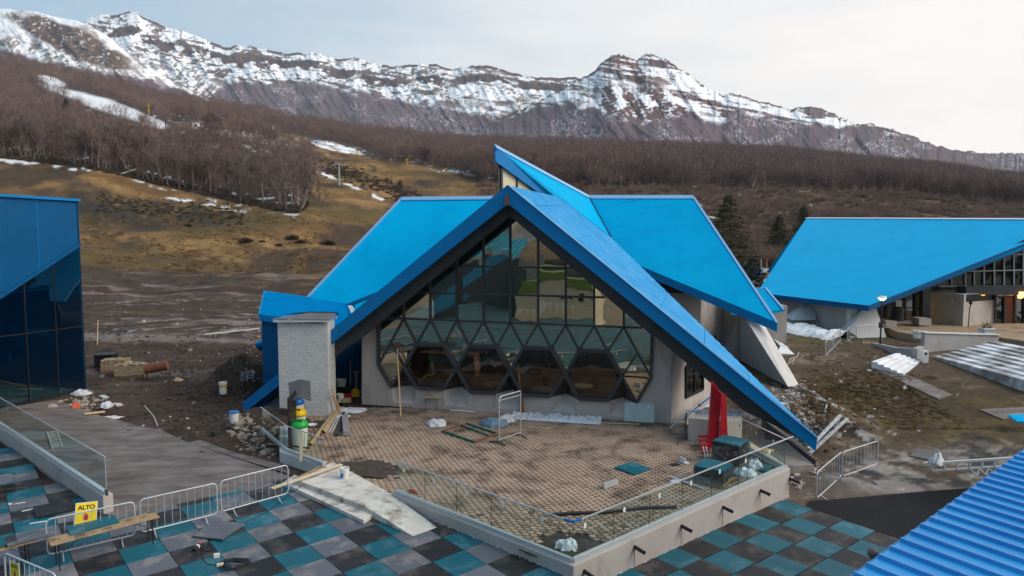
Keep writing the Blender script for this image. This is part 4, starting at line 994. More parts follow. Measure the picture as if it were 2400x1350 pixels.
# interior
i0 = F0 + FN * .9; bk = 8.8
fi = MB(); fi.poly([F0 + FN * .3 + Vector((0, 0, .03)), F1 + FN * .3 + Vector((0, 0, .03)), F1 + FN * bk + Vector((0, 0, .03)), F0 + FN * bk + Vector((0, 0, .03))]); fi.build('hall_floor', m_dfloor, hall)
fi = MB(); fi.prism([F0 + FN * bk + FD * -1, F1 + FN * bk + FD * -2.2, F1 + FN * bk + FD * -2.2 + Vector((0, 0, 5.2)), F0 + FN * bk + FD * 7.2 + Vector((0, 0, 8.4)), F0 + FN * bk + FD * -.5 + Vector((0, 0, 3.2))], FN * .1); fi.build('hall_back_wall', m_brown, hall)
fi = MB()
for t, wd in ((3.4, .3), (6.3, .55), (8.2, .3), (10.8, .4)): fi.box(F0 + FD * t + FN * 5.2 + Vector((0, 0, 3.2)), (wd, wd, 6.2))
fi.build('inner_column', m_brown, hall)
fi = MB(); fi.box(F0 + FD * 5.0 + FN * 4.8 + Vector((0, 0, 3.3)), (9.5, .5, .28), Matrix.Rotation(math.atan2(FD.y, FD.x), 3, 'Z')); fi.box(F0 + FD * 2.2 + FN * 6.8 + Vector((0, 0, .9)), (3.4, .9, 1.3), Matrix.Rotation(math.atan2(FD.y, FD.x), 3, 'Z'))
fi.build('counter', m_orange, hall)
for k, (t, dd) in enumerate(((3.3, 1.6), (6.0, 2.6), (8.6, 2.0), (10.4, 3.2))):
    c = F0 + FD * t + FN * dd; c.z = ZT + .03
    tb = thing('round_table', c, ['round table with a pale blue folded paper behind the first hexagon window', 'round table behind the second hexagon window', 'round table behind the third hexagon window', 'round table behind the fourth hexagon window'][k], 'table')
    MB().lathe([(.58, .72), (.6, .735), (.58, .75)], (0, 0, 0), 20).build('table_top', m_pale, tb, local=True); MB().tube((0, 0, 0), (0, 0, .72), .035, 8).build('leg', m_galv, tb, local=True)
    if k == 0: tag(MB().box(c + Vector((.05, -.05, .765)), (.3, .42, .02)).build('folded_paper', M('pale blue paper', (.45, .62, .66), rough=.6)), 'pale blue folded paper lying on the round table inside', 'paper')

# walls under the right wing
z0 = .2
def vwall(a, b, zb, za, zc, th=.25):
    d = (b - a); nv = Vector((-d.y, d.x, 0)).normalized() * th; return [Vector((a.x, a.y, zb)), Vector((b.x, b.y, zb)), Vector((b.x, b.y, zc)), Vector((a.x, a.y, za))], nv
xy = lambda px, y: Vector(((px - 1200) / F * y, y, 0))
seg = [xy(1500, 42.6), xy(1645, 42.4), xy(1694, 43.9), xy(1737, 42.6)]
w = MB()
for (a, b, t1, t2) in ((seg[0], seg[1], 5.55, 5.2), (seg[1], seg[2], 5.9, 5.9), (seg[2], seg[3], 5.6, 5.0), (seg[3], xy(1800, 43.2), 4.2, 4.2)):
    q, nv = vwall(a, b, z0, t1, t2); w.prism(q, nv)
w.build('wing_wall', m_conc, hall)
w = MB(); q, nv = vwall(seg[0] + Vector((0, -.05, 0)), seg[1] + Vector((0, -.05, 0)), 5.0, 5.7, 5.45, .1); w.prism(q, nv); w.build('wall_band', m_dark, hall)
w = MB(); q, nv = vwall(seg[0] + Vector((0, .02, 0)), seg[1] + Vector((0, .02, 0)), 5.5, 7.4, 6.9, .06); w.prism(q, nv); w.build('clerestory_window', gl_dark, hall)
w = MB()
for t in (.35, .62, .95): c = seg[0].lerp(seg[1], t); w.bar(c + Vector((0, -.04, 5.5)), c + Vector((0, -.04, 7.2)), .3 if t < .4 else .1, .1)
w.build('clerestory_post', m_dark, hall)
MB().box(P(1675, 792, 42.3), (.14, .22, .3)).build('wall_lamp', m_black, hall)
MB().tube(P(1735, 745, 42.3), P(1737, 848, 42.3), .05, 8).build('downpipe', m_conc2, hall)
# buttress and the grey porch sheet
FLb, FRb, TLb, TRb = P(1847, 906, 36.0), P(1874, 905, 36.9), P(1740, 735, 39.8), P(1768, 738, 39.9)
BLb, BTb = P(1736, 852, 42.6), P(1736, 735, 42.6)
w = MB(); w.poly([BLb, FLb, TLb, BTb]); w.poly([FLb, FRb, TRb, TLb]); BRb = BLb + Vector((1.6, .3, 0)); BTR = BTb + Vector((1.2, .3, 0)); w.poly([FRb, BRb, BTR, TRb]); w.poly([TLb, TRb, BTR, BTb]); w.poly([BTb, P(1698, 816, 43.4), BLb])
w.build('buttress', m_conc2, hall)
w = MB(); pq = [P(1751, 720, 41.5), P(1700, 708, 42.5), P(1716, 738, 41.0), P(1770, 742, 40.2)]; ribbed(w, pq[:1] + pq[1:], Vector((1, 0, .0)).cross(Vector((0, 0, 1))), .12, .02, 'sine'); w.build('porch_sheet', m_blue, hall)
# small lean-to roof behind the right eave
a0, a1, a2, a3 = P(1770, 676, 50), P(1793, 676, 50), P(1836, 727, 47), P(1805, 730, 47)
w = MB(); ribbed(w, [a0, a1, a2, a3], a2 - a1, .2, .02, 'trap'); w.prism([a0, a1, a2, a3], Vector((0, 0, -.15))); lt_ = w.build('lean_to_roof', m_blue, hall)
w = MB(); w.bar(a1, a2, .15, .2); w.bar(a0, a1, .2, .1); w.build('rake_trim', m_ridge, lt_)
w = MB(); w.box(P(1800, 760, 49.5), (2.0, 2.0, 3.0)); w.build('lean_to_wall', m_conc, hall)
# footing where the right roof lands, dark sheet bank beside it
w = MB(); w.prism([P(1800, 1000, 26.6), G(1908, 1090, -.5), G(1845, 1092, -.3), G(1745, 1030, .25)], Vector((0, 0, -.8))); w.build('footing', M('grey sheet footing', (.17, .16, .155), (.24, .225, .215), rough=.7, scale=1.5, pos=True), hall)
tip = T; w = MB(); fA, fB = gp(1795, 985, .3), gp(1912, 1078, .3)
w.prism([Vector((fA.x, fA.y, -.6)), Vector((fB.x, fB.y, -.7)), Vector((fB.x, fB.y, fB.z)), Vector((fA.x, fA.y, fA.z - .15))], E2 * 1.3); w.build('footing', m_dark, hall)

# annex with the low blue roof
an = thing('annex', (-13, 35, 0), 'low blue corrugated annex behind the rough white chimney block', 'building')
an.location = (-12, 34, 0)
NA = P(608, 738, 33.4); NB = P(621, 683, 38.0); NC = P(797, 772, 32.2); apl = plane3(NA, NB, NC); ND = PL(832, 716, *apl); NC2 = PL(790, 764, *apl)
w = MB(); na = ribbed(w, [NA, NB, ND, NC2], NC2 - NA, .23, .085, 'trap'); w.prism([p - na * .01 for p in (NA, NB, ND, NC2)], -na * .12); w.build('roof', m_blue, an)
w = MB(); w.bar(NA, NB, .12, .1, na); w.prism([NA + Vector((0, -.05, .03)), NC2 + Vector((0, -.05, .03)), NC2 + Vector((0, -.05, -.28)), NA + Vector((0, -.05, -.28))], Vector((0, .06, 0))); w.build('roof_trim', m_bluetrim, an)
w = MB(); a_, b_ = Vector((NA.x + .06, NA.y + .1, 0)), Vector((NC2.x - .2, NC2.y + .25, 0)); zA, zB = NA.z - .2, NC2.z - .2
wq = [a_, b_, b_ + Vector((0, 0, zB)), a_ + Vector((0, 0, zA))]; dn = (b_ - a_).normalized(); outn = Vector((dn.y, -dn.x, 0))
ribbed(w, wq, Vector((0, 0, 1)), .22, .035, 'trap', outn); w.build('front_wall', m_dblue, an)
w = MB(); c_ = Vector((NB.x + .1, NB.y - .1, 0)); w.prism([a_, c_, c_ + Vector((0, 0, NB.z - .2)), a_ + Vector((0, 0, zA))], Vector((.08, 0, 0))); w.build('side_wall', m_dblue, an)
w = MB(); e_ = P(852, 900, 36.2); w_ = [Vector((-10.6, 35.6, .2)), Vector((e_.x + .6, 35.2, .2)), Vector((e_.x + .6, 35.2, 4.4)), Vector((-10.6, 35.6, 4.4))]; ribbed(w, w_, Vector((0, 0, 1)), .22, .03, 'trap', Vector((0, -1, 0))); w.build('alcove_wall', m_dblue, an)
MB().bar(gp(645, 905, .4), gp(600, 955, .4), .1, .5).build('gutter_end', m_dblue, an)
w = MB(); w.prism([P(812, 713, 36), P(886, 683, 37.5), P(886, 693, 37.5), P(812, 722, 36)], Vector((.0, .3, 0))); w.build('gutter', m_dblue, an)
w = MB(); w.prism([P(815, 716, 35.8), P(825, 716, 35.8), P(836, 736, 34.5), P(826, 738, 34.5)], Vector((0, .05, 0))); w.build('chute', m_bag, an)
w = MB(); w.prism([P(598, 805, 36.5), P(609, 797, 37.5), P(609, 822, 37.5), P(598, 812, 36.5)], Vector((.3, .2, 0))); w.build('eave_stub', m_blue, an)
# slate sheet lying at the foot of the left roof end
tag(MB().prism([G(606, 973, .1), G(655, 925, .9), G(657, 975, .4), G(640, 985, .2)], Vector((0, 0, .06))).build('slate_sheet', m_slate), 'dark slate-coloured sheet propped under the left end of the blue roof', 'sheet')

# chimney block
ch = thing('chimney_block', G(712, 973, ZT), 'rough white plastered chimney block with a corrugated cap', 'chimney')
c0, c1 = G(655, 974, ZT), G(773, 974, ZT); dc = (c1 - c0); dc.normalize(); nc = Vector((-dc.y, dc.x, 0)); H_ = P(712, 757, c0.y).z - .3
w = MB(); w.prism([c0 + Vector((0, 0, -.3)), c1 + Vector((0, 0, -.3)), c1 + Vector((0, 0, H_)), c0 + Vector((0, 0, H_))], nc * 1.15)
w.build('shaft', m_plaster, ch, bevel=.03)
w = MB(); q = [c0 - dc * .12 - nc * .15 + Vector((0, 0, H_ + .12)), c1 + dc * .1 - nc * .15 + Vector((0, 0, H_ + .12))]; w.bar(q[0], q[1], .1, .11); w.bar(q[0] + nc * 1.3, q[1] + nc * 1.3, .1, .11)
for t in (.1, .5, .93):
    for k in (.05, 1.05): w.box(c0.lerp(c1, t) + nc * k + Vector((0, 0, H_ + .04)), (.16, .16, .12))
w.build('cap_frame', m_white, ch)
w = MB(); r0 = q[0] + nc * -.1 + Vector((-.08, 0, .09)); r1_ = q[1] + nc * -.1 + Vector((.1, 0, .09)); mid0, mid1 = r0 + nc * 1.0 + dc * 1.5 + Vector((0, 0, .22)), r1_ + nc * 1.0 + Vector((0, 0, .16))
ribbed(w, [r0, r1_, mid1, mid0], nc, .085, .03, 'sine'); ribbed(w, [mid0, mid1, mid1 + nc * .5 + Vector((0, 0, -.15)), r0 + nc * 1.5], nc, .085, .03, 'sine'); w.build('cap_sheet', m_corr, ch)
# ------------------------------------------------------------------ terrace
ZW = .40                                    # top of the terrace wall
K = G(1344, 1327, ZW); KL = G(919, 1157, ZW); KR = G(1852, 1098, ZW); KB = G(1722, 1031, ZW)
LA, LB = G(765, 1094, ZW), G(655, 1058, ZW); LC = Vector((c0.x + .05, c0.y - .1, ZW))
_i = .14
inner = [K + ((KL - K).normalized() + (KR - K).normalized()) * _i, KR + (K - KR).normalized() * _i + (KB - KR).normalized() * _i, KB + Vector((.2, 1.5, 0)), F1 + E1 * 1.2, F1 + FN * .3, F0 + FN * .3, F0 + FN * 3 - FD * .5, c1 + nc * 3 , c1, c0 + Vector((.2, 0, 0)), LB + Vector((.15, .15, 0)), LA + Vector((0, .15, 0)), KL + Vector((.1, .15, 0))]
tb = MB(); tb.poly([Vector((p.x, p.y, ZT - .055)) for p in inner]); 
for i in range(len(inner)):
    a, b = inner[i], inner[(i + 1) % len(inner)]; tb.poly([(a.x, a.y, ZT - .055), (b.x, b.y, ZT - .055), (b.x, b.y, -.8), (a.x, a.y, -.8)])
m_bed = M('paving bed', (.036, .028, .023), (.06, .047, .04), rough=.95, scale=2.2, pos=True, bump=.5, bscale=30)
terr = struct('terrace', tb, m_bed)
# pavers: interlocking, nearest ones single, the rest one part
m_paver = M('pinkish paver', (.37, .26, .19), (.46, .335, .255), rough=.85, scale=1.3, pos=True, col3=(.13, .092, .068), scale3=1.1, lo3=.47, hi3=.66, rand=.12)
m_paver2 = M('pinkish pavers', (.37, .26, .19), (.46, .335, .255), rough=.85, scale=1.3, pos=True, col3=(.13, .092, .068), scale3=1.1, lo3=.47, hi3=.66)
PL_, PW_ = .225, .1625                        # grid pitch of one stone
def paver_outline(g=.015):
    a, b = PL_ / 2 - g, PW_ / 2 - g; i = .032
    return [(-a, -b + i), (-a * .62, -b + i), (-a * .45, -b - .012), (a * .45, -b - .012), (a * .62, -b + i), (a, -b + i), (a, b - i), (a * .62, b - i), (a * .45, b + .012), (-a * .45, b + .012), (-a * .62, b - i), (-a, b - i)]
PO = paver_outline()
pang = math.atan2(FD.y, FD.x); pc, ps = math.cos(pang), math.sin(pang)
def inside(p, poly):
    r = False; n = len(poly)
    for i in range(n):
        a, b = poly[i], poly[(i + 1) % n]
        if (a.y > p[1]) != (b.y > p[1]) and p[0] < (b.x - a.x) * (p[1] - a.y) / (b.y - a.y) + a.x: r = not r
    return r
pm_ = MB(); pm_.poly([(x, y, 0) for x, y in PO])
for i in range(12):
    a, b = PO[i], PO[(i + 1) % 12]; pm_.poly([(a[0], a[1], 0), (a[0], a[1], -.055), (b[0], b[1], -.055), (b[0], b[1], 0)])
me_p = pm_.mesh('paver'); me_p.materials.append(m_paver)
pvv = np.array(pm_.v); cand = []
for i in range(-60, 90):
    for j in range(-110, 40):
        u = i * PL_ + (j % 2) * PL_ / 2; v = j * PW_; x, y = F0.x + u * pc - v * ps + 5, F0.y + u * ps + v * pc - 4
        if inside((x, y), inner) and y < 31.5:
            cand.append((y, x))
cand.sort()
cx = np.array([c[1] for c in cand]); cy = np.array([c[0] for c in cand])
# earth washed over the stones along the step side, the corner and in patches
dirt = fbm(cx / 1.6, cy / 1.6, 4, 101) * .55 + fbm(cx / .5, cy / .5, 3, 102) * .45
edge = .34 * np.exp(-((cx + 5.0) / 2.2) ** 2 - ((cy - 22.6) / 1.5) ** 2) + .32 * np.exp(-(np.hypot(cx - 1.6, cy - 17.0) / 1.4) ** 2) + .16 * np.exp(-((cx - 6.5) / 2.0) ** 2 - ((cy - 20.8) / .9) ** 2) + .12 * np.exp(-((cy - 29.2 + .24 * cx) / .8) ** 2) + .10 * np.exp(-((cx + 7.5) / 1.5) ** 2 - ((cy - 25.0) / 1.2) ** 2)
sink = sst(dirt * .5 + edge * 1.3, .44, .62); keep = sink < RNG.uniform(.6, 1.0, len(cx))
idx = np.nonzero(keep)[0]; vv, ff = [], []; b = 0
for q, k in enumerate(idx):
    z = ZT - .012 * float(sink[k]) + float(RNG.normal(0, .0022))
    if q < 292:
        o = bpy.data.objects.new('paver', me_p); C.objects.link(o); o.location = (cx[k], cy[k], z); o.rotation_euler = (float(RNG.normal(0, .006)), float(RNG.normal(0, .006)), pang + float(RNG.normal(0, .012))); o.parent = terr
    else:
        t = pang + float(RNG.normal(0, .012)); ct_, st_ = math.cos(t), math.sin(t); w = np.empty_like(pvv); tl = float(RNG.normal(0, .006))
        w[:, 0] = pvv[:, 0] * ct_ - pvv[:, 1] * st_ + cx[k]; w[:, 1] = pvv[:, 0] * st_ + pvv[:, 1] * ct_ + cy[k]; w[:, 2] = pvv[:, 2] + z + pvv[:, 0] * tl
        vv.append(w); ff += [tuple(i + b for i in f) for f in pm_.f]; b += len(w)
me = bpy.data.meshes.new('pavers'); me.from_pydata(np.concatenate(vv).tolist(), [], ff); me.materials.append(m_paver2)
o = bpy.data.objects.new('pavers', me); C.objects.link(o); o.parent = terr; o['kind'] = 'stuff'
# earth film over the washed part
def film(name, cx_, cy_, rx, ry, z, mat, sd, ang=0, h=.02):
    r_, a_ = 10, 40; mb = MB(); c, s = math.cos(ang), math.sin(ang); ring = []
    for k in range(1, r_ + 1):
        row = []
        for q in range(a_):
            t = 2 * math.pi * q / a_; e = k / r_ * (1 + .35 * (float(fbm(math.cos(t) * 1.5 + 5, math.sin(t) * 1.5 + sd, 3, sd)) - .5) * 2)
            u, v = rx * e * math.cos(t), ry * e * math.sin(t); x, y = cx_ + u * c - v * s, cy_ + u * s + v * c
            row.append((x, y, z + h * max(0, 1 - (k / r_) ** 2) * (.4 + 1.2 * float(fbm(x * 2.2, y * 2.2, 4, sd))) - (.012 if k == r_ else 0)))
        ring.append(row)
    ctr = (cx_, cy_, z + h)
    for q in range(a_): mb.poly([ctr, ring[0][q], ring[0][(q + 1) % a_]])
    for k in range(r_ - 1):
        for q in range(a_): mb.poly([ring[k][q], ring[k + 1][q], ring[k + 1][(q + 1) % a_], ring[k][(q + 1) % a_]])
    return tag(mb.build(name, mat, smooth=True), kind='stuff')
film('dirt', -5.2, 22.9, 1.7, .85, ZT - .012, m_dirt, 3, -.35, .03); film('dirt', 1.35, 16.75, 1.1, .55, ZT - .012, m_dirt, 4, .1, .022); film('dirt', -8.1, 28.8, 1.0, .9, ZT - .010, m_dirt, 6, 0, .03)

# terrace walls
TWd = .34
def wall_run(name, pts, zb, zt_, thick, label, mat, inward, cat='wall'):
    t = thing(name, pts[0], label, cat); mb = MB(); n = len(pts)
    off = []
    for i in range(n):
        ds = []
        if i > 0: ds.append((pts[i] - pts[i - 1]).normalized())
        if i < n - 1: ds.append((pts[i + 1] - pts[i]).normalized())
        nn_ = sum((Vector((-d.y, d.x, 0)) for d in ds), Vector((0, 0, 0))).normalized() * inward
        k = thick / max(.4, nn_.dot(Vector((-ds[0].y, ds[0].x, 0)) * inward)); off.append(pts[i] + nn_ * k)
    for i in range(n - 1):
        a, b, c, d = pts[i], pts[i + 1], off[i + 1], off[i]
        zb0, zb1 = (zb(a), zb(b)) if callable(zb) else (zb, zb); V3 = lambda p, z: (p.x, p.y, z)
        mb.poly([V3(a, zt_), V3(b, zt_), V3(c, zt_), V3(d, zt_)]); mb.poly([V3(a, zb0), V3(b, zb1), V3(b, zt_), V3(a, zt_)]); mb.poly([V3(d, zb0), V3(c, zb1), V3(c, zt_), V3(d, zt_)])
        if i == 0: mb.poly([V3(a, zb0), V3(a, zt_), V3(d, zt_), V3(d, zb0)])
        if i == n - 2: mb.poly([V3(b, zb1), V3(b, zt_), V3(c, zt_), V3(c, zb1)])
    mb.build('wall', mat, t, bevel=.012); return t, off
KL2 = KL + (KL - K).normalized() * .0
tw, _o = wall_run('terrace_wall', [KL2, K, KR, KB], -.9, ZW, TWd, 'low painted wall round the paved terrace corner with black drain pipes', m_conc, 1)
dl, dr = (K - KL).normalized(), (KR - K).normalized(); nlw = Vector((-dl.y, dl.x, 0)); nrw = Vector((-dr.y, dr.x, 0))
for px, py in ((1369, 1338), (1487, 1281), (1597, 1232), (1694, 1188), (1782, 1149), (1850, 1121)):
    a = PL(px, py, K, nrw); e = a - nrw * .34 + Vector((0, 0, -.05)); mb = MB(); mb.tube(a + nrw * .05, e, .052, 12, cap=False); mb.tube(a + nrw * .05, e, .042, 12, cap=False); mb.build('drain_pipe', m_black, tw)
    st_ = MB(); w_ = .022; zb_ = -.28 - .0279 * a.x; st_.poly([a + dr * (-w_) - nrw * .004 + Vector((0, 0, -.05)), a + dr * w_ - nrw * .004 + Vector((0, 0, -.05)), Vector((a.x, a.y, zb_)) + dr * .012 - nrw * .004, Vector((a.x, a.y, zb_)) - dr * .016 - nrw * .004]); st_.build('drip_stain', M('pipe drip stain', (.09, .08, .075), (.2, .185, .17), rough=.8, scale=9, pos=True) if 'pipe drip stain' not in bpy.data.materials else bpy.data.materials['pipe drip stain'], tw)
tw2, _o = wall_run('terrace_wall', [LC, LB, LA], -.4, ZW, TWd, 'short low wall at the left terrace end beside the recycling bins', m_conc2, 1)

# frameless glass balustrades
m_sticker = M('white sticker', (.82, .82, .82), rough=.5)
def balustrade(pts, label, h, npan, zt_, rail=True, r=.017, st=(.28, .22), skip_rail=(), endpost=False, over=None):
    t = thing('glass_balustrade', pts[0], label, 'balustrade'); ch_ = MB(); rl = MB()
    for i in range(len(pts) - 1):
        a, b = Vector((pts[i].x, pts[i].y, zt_)), Vector((pts[i + 1].x, pts[i + 1].y, zt_)); d = (b - a).normalized(); nn_ = Vector((-d.y, d.x, 0)); Ln = (b - a).length
        ch_.bar(a + Vector((0, 0, .055)), b + Vector((0, 0, .055)), .10, .11)
        k = npan[i]
        for q in range(k):
            p, s = a + d * (Ln * q / k + .006), a + d * (Ln * (q + 1) / k - .006)
            g = MB(); g.poly([p + Vector((0, 0, .09)), s + Vector((0, 0, .09)), s + Vector((0, 0, h)), p + Vector((0, 0, h))]); go = g.build('glass_panel', gl_rail, t)
            if st:
                c = p.lerp(s, st[0]) + Vector((0, 0, h - st[1] - .04)); s_ = MB(); s_.prism([c - d * .045, c + d * .045, c + d * .045 + Vector((0, 0, .13)), c - d * .045 + Vector((0, 0, .13))], nn_ * -.006); s_.build('sticker', m_sticker, go)
            e = MB(); e.bar(s + Vector((0, 0, .1)), s + Vector((0, 0, h)), .012, .012); e.build('pane_edge', M('green glass edge', (.03, .06, .05), rough=.2) if 'green glass edge' not in bpy.data.materials else bpy.data.materials['green glass edge'], go)
        if rail and i not in skip_rail: rl.bar(a + Vector((0, 0, h + .01)) - (d * over[0] if over and i == over[2] else d * 0), b + Vector((0, 0, h + .01)) + (d * over[1] if over and i == over[2] else d * 0), .035, .03)
    ch_.build('base_channel', m_chan, t)
    if rl.v: rl.build('handrail', m_rail, t)
    return t
inw = .13
kl, k_, kr, kb = KL + nlw * inw + dl * .05, K + (nlw + nrw).normalized() * inw * 1.3, KR + nrw * inw - dr * .12, KB - (KR - KB).normalized().cross(Vector((0, 0, 1))) * .14
kcor = KR + nrw * inw - dr * .14
HB_ = 1.02
bal1 = balustrade([kl, k_, kcor], 'long frameless glass balustrade round the front corner of the terrace', HB_, (5, 7), ZW, over=(0, .55, 1))
pk_ = MB()
for d in (-dl, dr): pk_.bar(k_ + Vector((0, 0, HB_ + .012)) + d * -.02, k_ + Vector((0, 0, HB_ + .012)) + d * .28, .05, .045)
pk_.build('corner_tape', m_bblue, bal1)
kbb = KB + (KR - KB).normalized() * .1 + Vector((-.12, 0, 0)); balustrade([Vector((kcor.x, kcor.y + .05, 0)), kbb], 'glass balustrade on the right terrace edge beside the wrapped pallets', HB_, (3,), ZW, st=(.6, .3))
la, lb = LA + Vector((-.12, .12, 0)), LB + Vector((.16, .12, 0)); lc = LC + Vector((.14, -2.6, 0))
balustrade([la, lb], 'short glass balustrade in front of the recycling bins', HB_ - .05, (1,), ZW, st=(.12, .25))
balustrade([lb + Vector((0, .06, 0)), lc], 'glass side pane beside the recycling bins with a blue rail joint', HB_ - .05, (1,), ZW, st=None)

# whitewashed ramp and step between the two walls
rs = thing('entrance_ramp', G(860, 1150, .2), 'whitewashed concrete ramp with a step below it leading up to the terrace', 'ramp')
rt = [G(695, 1128, ZT), G(770, 1085, ZT), G(912, 1158, ZT), G(1024, 1238, .1), G(968, 1257, .1), G(848, 1192, .34)]
T0, T1, T2 = G(688, 1122, .36), G(782, 1083, .34), G(919, 1158, .34); T3, T4, T5 = G(1024, 1236, .10), G(968, 1257, .10), G(855, 1186, .36)
mb = MB()
mb.poly([T0, T1, T2, T5]); mb.poly([T5, T2, T3, T4])
dn_ = lambda p: Vector((p.x, p.y, .05)); mb.poly([dn_(T0), T0, T5, dn_(T5)]); mb.poly([dn_(T5), T5, T4]); mb.poly([T0, dn_(T0), dn_(T1), T1])
mb.build('ramp', m_dirtywhite, rs)
s0, s1, s2, s3 = G(663, 1131, .21), G(690, 1112, .21), G(876, 1204, .21), G(852, 1219, .21)
mb = MB(); mb.prism([s0, s1, s2 + Vector((0, .0, 0)), s3], Vector((0, 0, -.2))); mb.build('step', m_dirtywhite, rs, bevel=.01)

# ------------------------------------------------------------------ rubber tile floor
LANG, LO, LZ = math.radians(-49.37), Vector((-7.4735, 19.7127, 0)), .094
def lgrid(i, j): return Vector((LO.x + i * math.cos(LANG) - j * math.sin(LANG), LO.y + i * math.sin(LANG) + j * math.cos(LANG), LZ))
RANG, RO = math.radians(-51.96), Vector((7.6061, 19.522, 0))
def rgrid(i, j):
    x, y = RO.x + i * math.cos(RANG) - j * math.sin(RANG), RO.y + i * math.sin(RANG) + j * math.cos(RANG); return Vector((x, y, -.2816 - .0279 * x))
# screed under the tiles: reaches in below the survey point; its far part carries the same tiling in the material
m_scr = bpy.data.materials.new('tiled floor'); m_scr.use_nodes = True
n_t, l_t = m_scr.node_tree.nodes, m_scr.node_tree.links; geo = n_t.new('ShaderNodeNewGeometry'); mpp = n_t.new('ShaderNodeMapping'); mpp.inputs['Rotation'].default_value = (0, 0, -LANG); l_t.new(geo.outputs['Position'], mpp.inputs['Vector'])
ck = n_t.new('ShaderNodeTexChecker'); ck.inputs['Scale'].default_value = 1.0; ck.inputs['Color1'].default_value = (.01, .11, .155, 1); ck.inputs['Color2'].default_value = (.05, .052, .06, 1); l_t.new(mpp.outputs[0], ck.inputs['Vector']); l_t.new(ck.outputs[0], n_t['Principled BSDF'].inputs['Base Color']); n_t['Principled BSDF'].inputs['Roughness'].default_value = .6
fl0 = MB(); fl0.poly([(-26, -12, .045), (1.7, -12, .045), (1.7, 16.6, .045), lgrid(8, 4) + Vector((0, 0, -.049)), lgrid(-1.2, 4) + Vector((0, 0, -.049)), lgrid(-2, 2.4) + Vector((0, 0, -.049)), lgrid(-2, -4) + Vector((0, 0, -.049)), lgrid(-2.4, -12) + Vector((0, 0, -.049)), (-26, 24, .045)])
fl0.poly([(1.75, -12, -.38), (16, -12, -.76), (16, 14, -.76), rgrid(5, 3) + Vector((0, 0, -.05)), rgrid(-1.4, 3) + Vector((0, 0, -.05)), rgrid(-1.2, -9) + Vector((0, 0, -.05)), (1.75, 14.5, -.38)])
floor = struct('rubber_floor', fl0, m_scr)
tm = MB(); tm.box((0, 0, -.022), (.985, .985, .044)); tmesh = {}
for nm, mt in (('t', m_teal), ('b', m_btile), ('g', m_gtile)):
    q = tm.mesh('tile'); q.materials.append(mt); tmesh[nm] = q
def in_view(p, mx=90): 
    u, v = pxpy(p.x, p.y, p.z); return -mx < u < 2400 + mx and v < 1350 + mx
nt_ = 0
def add_tile(c, kind, rz, tilt=None):
    global nt_
    o = add_tile.last = bpy.data.objects.new('tile', tmesh[kind]); C.objects.link(o); o.location = c; o.rotation_euler = (float(RNG.normal(0, .0015)), float(RNG.normal(0, .0015)) + (tilt or 0), rz + float(RNG.normal(0, .003))); o.parent = floor; nt_ += 1
clipT = [KL + Vector((.2, .3, 0)), K + Vector((0, .2, 0)), KR + Vector((0, .3, 0)), Vector((KR.x, 40, 0)), Vector((KL.x, 40, 0))]
W0_, W1_ = G(241, 1163, .62), G(-120, 921, .62)
for i in range(-16, 12):
    for j in range(-19, 9):
        c = (lgrid(i, j) + lgrid(i + 1, j + 1)) / 2
        if c.x > 1.75 or not in_view(c) or inside((c.x, c.y), clipT): continue
        if j > 1 and i < 0: continue
        if i < -2 and (W1_ - W0_).cross(c - W0_).z > .2 and j < -3: add_tile(c, 'gbt'[(i + j) % 3], LANG); continue
        if i < -3: continue
        if i == -3:
            add_tile((lgrid(-2.34, j) + lgrid(-2, j + 1)) / 2, 'gbt'[(i + j) % 3], LANG); add_tile.last.scale = (.33, 1, 1); continue
        add_tile(c, 'gbt'[(i + j) % 3], LANG)
for i in range(-3, 9):
    for j in range(-12, 3):
        c = (rgrid(i, j) + rgrid(i + 1, j + 1)) / 2
        if c.x <= 1.75 or not in_view(c) or inside((c.x, c.y), clipT): continue
        o_ = 't' if (i + j) % 2 else 'b'; add_tile(c, o_, RANG)
# ribbed black mat beyond the tiles
mt_ = MB(); mq = [G(1893, 1190, -.78), G(2000, 1178, -.78), G(2160, 1158, -.78), G(2300, 1143, -.78), G(2420, 1180, -.78), rgrid(5.4, 3.02) + Vector((0, 0, -.02)), rgrid(3, 3.02) + Vector((0, 0, -.02)), rgrid(1, 3.02) + Vector((0, 0, -.02)), rgrid(-.12, 3.02) + Vector((0, 0, -.02))]
mq = [Vector((p.x, p.y, -.2816 - .0279 * p.x + .004)) for p in mq]
ribbed(mt_, mq, Vector((.08, 1, 0)), .075, .022, 'trap', Vector((.0279, 0, 1)).normalized()); mt_.prism([p - Vector((0, 0, .006)) for p in mq], Vector((0, 0, -.03))); tag(mt_.build('rubber_mat', m_mat), 'black ribbed rubber mat between the teal tiles and the puddle', 'mat')

# brown concrete apron on the left
ap = MB(); aq = [G(40, 952, .05), G(130, 938, .05), G(178, 955, .05), G(235, 975, .05), G(283, 987, .05), G(330, 1000, .05), G(380, 1010, .05), G(440, 1038, .05), G(470, 1032, .05), G(540, 1058, .05), G(600, 1075, .05), G(655, 1088, .05), G(690, 1120, .05), lgrid(-2.36, 1.9), lgrid(-2.36, -4), G(262, 1208, .05), G(241, 1163, .62), G(-120, 921, .62)]
ap.prism([Vector((p.x, p.y, .068)) for p in aq], Vector((0, 0, -.3))); struct('concrete_apron', ap, m_rawconc)
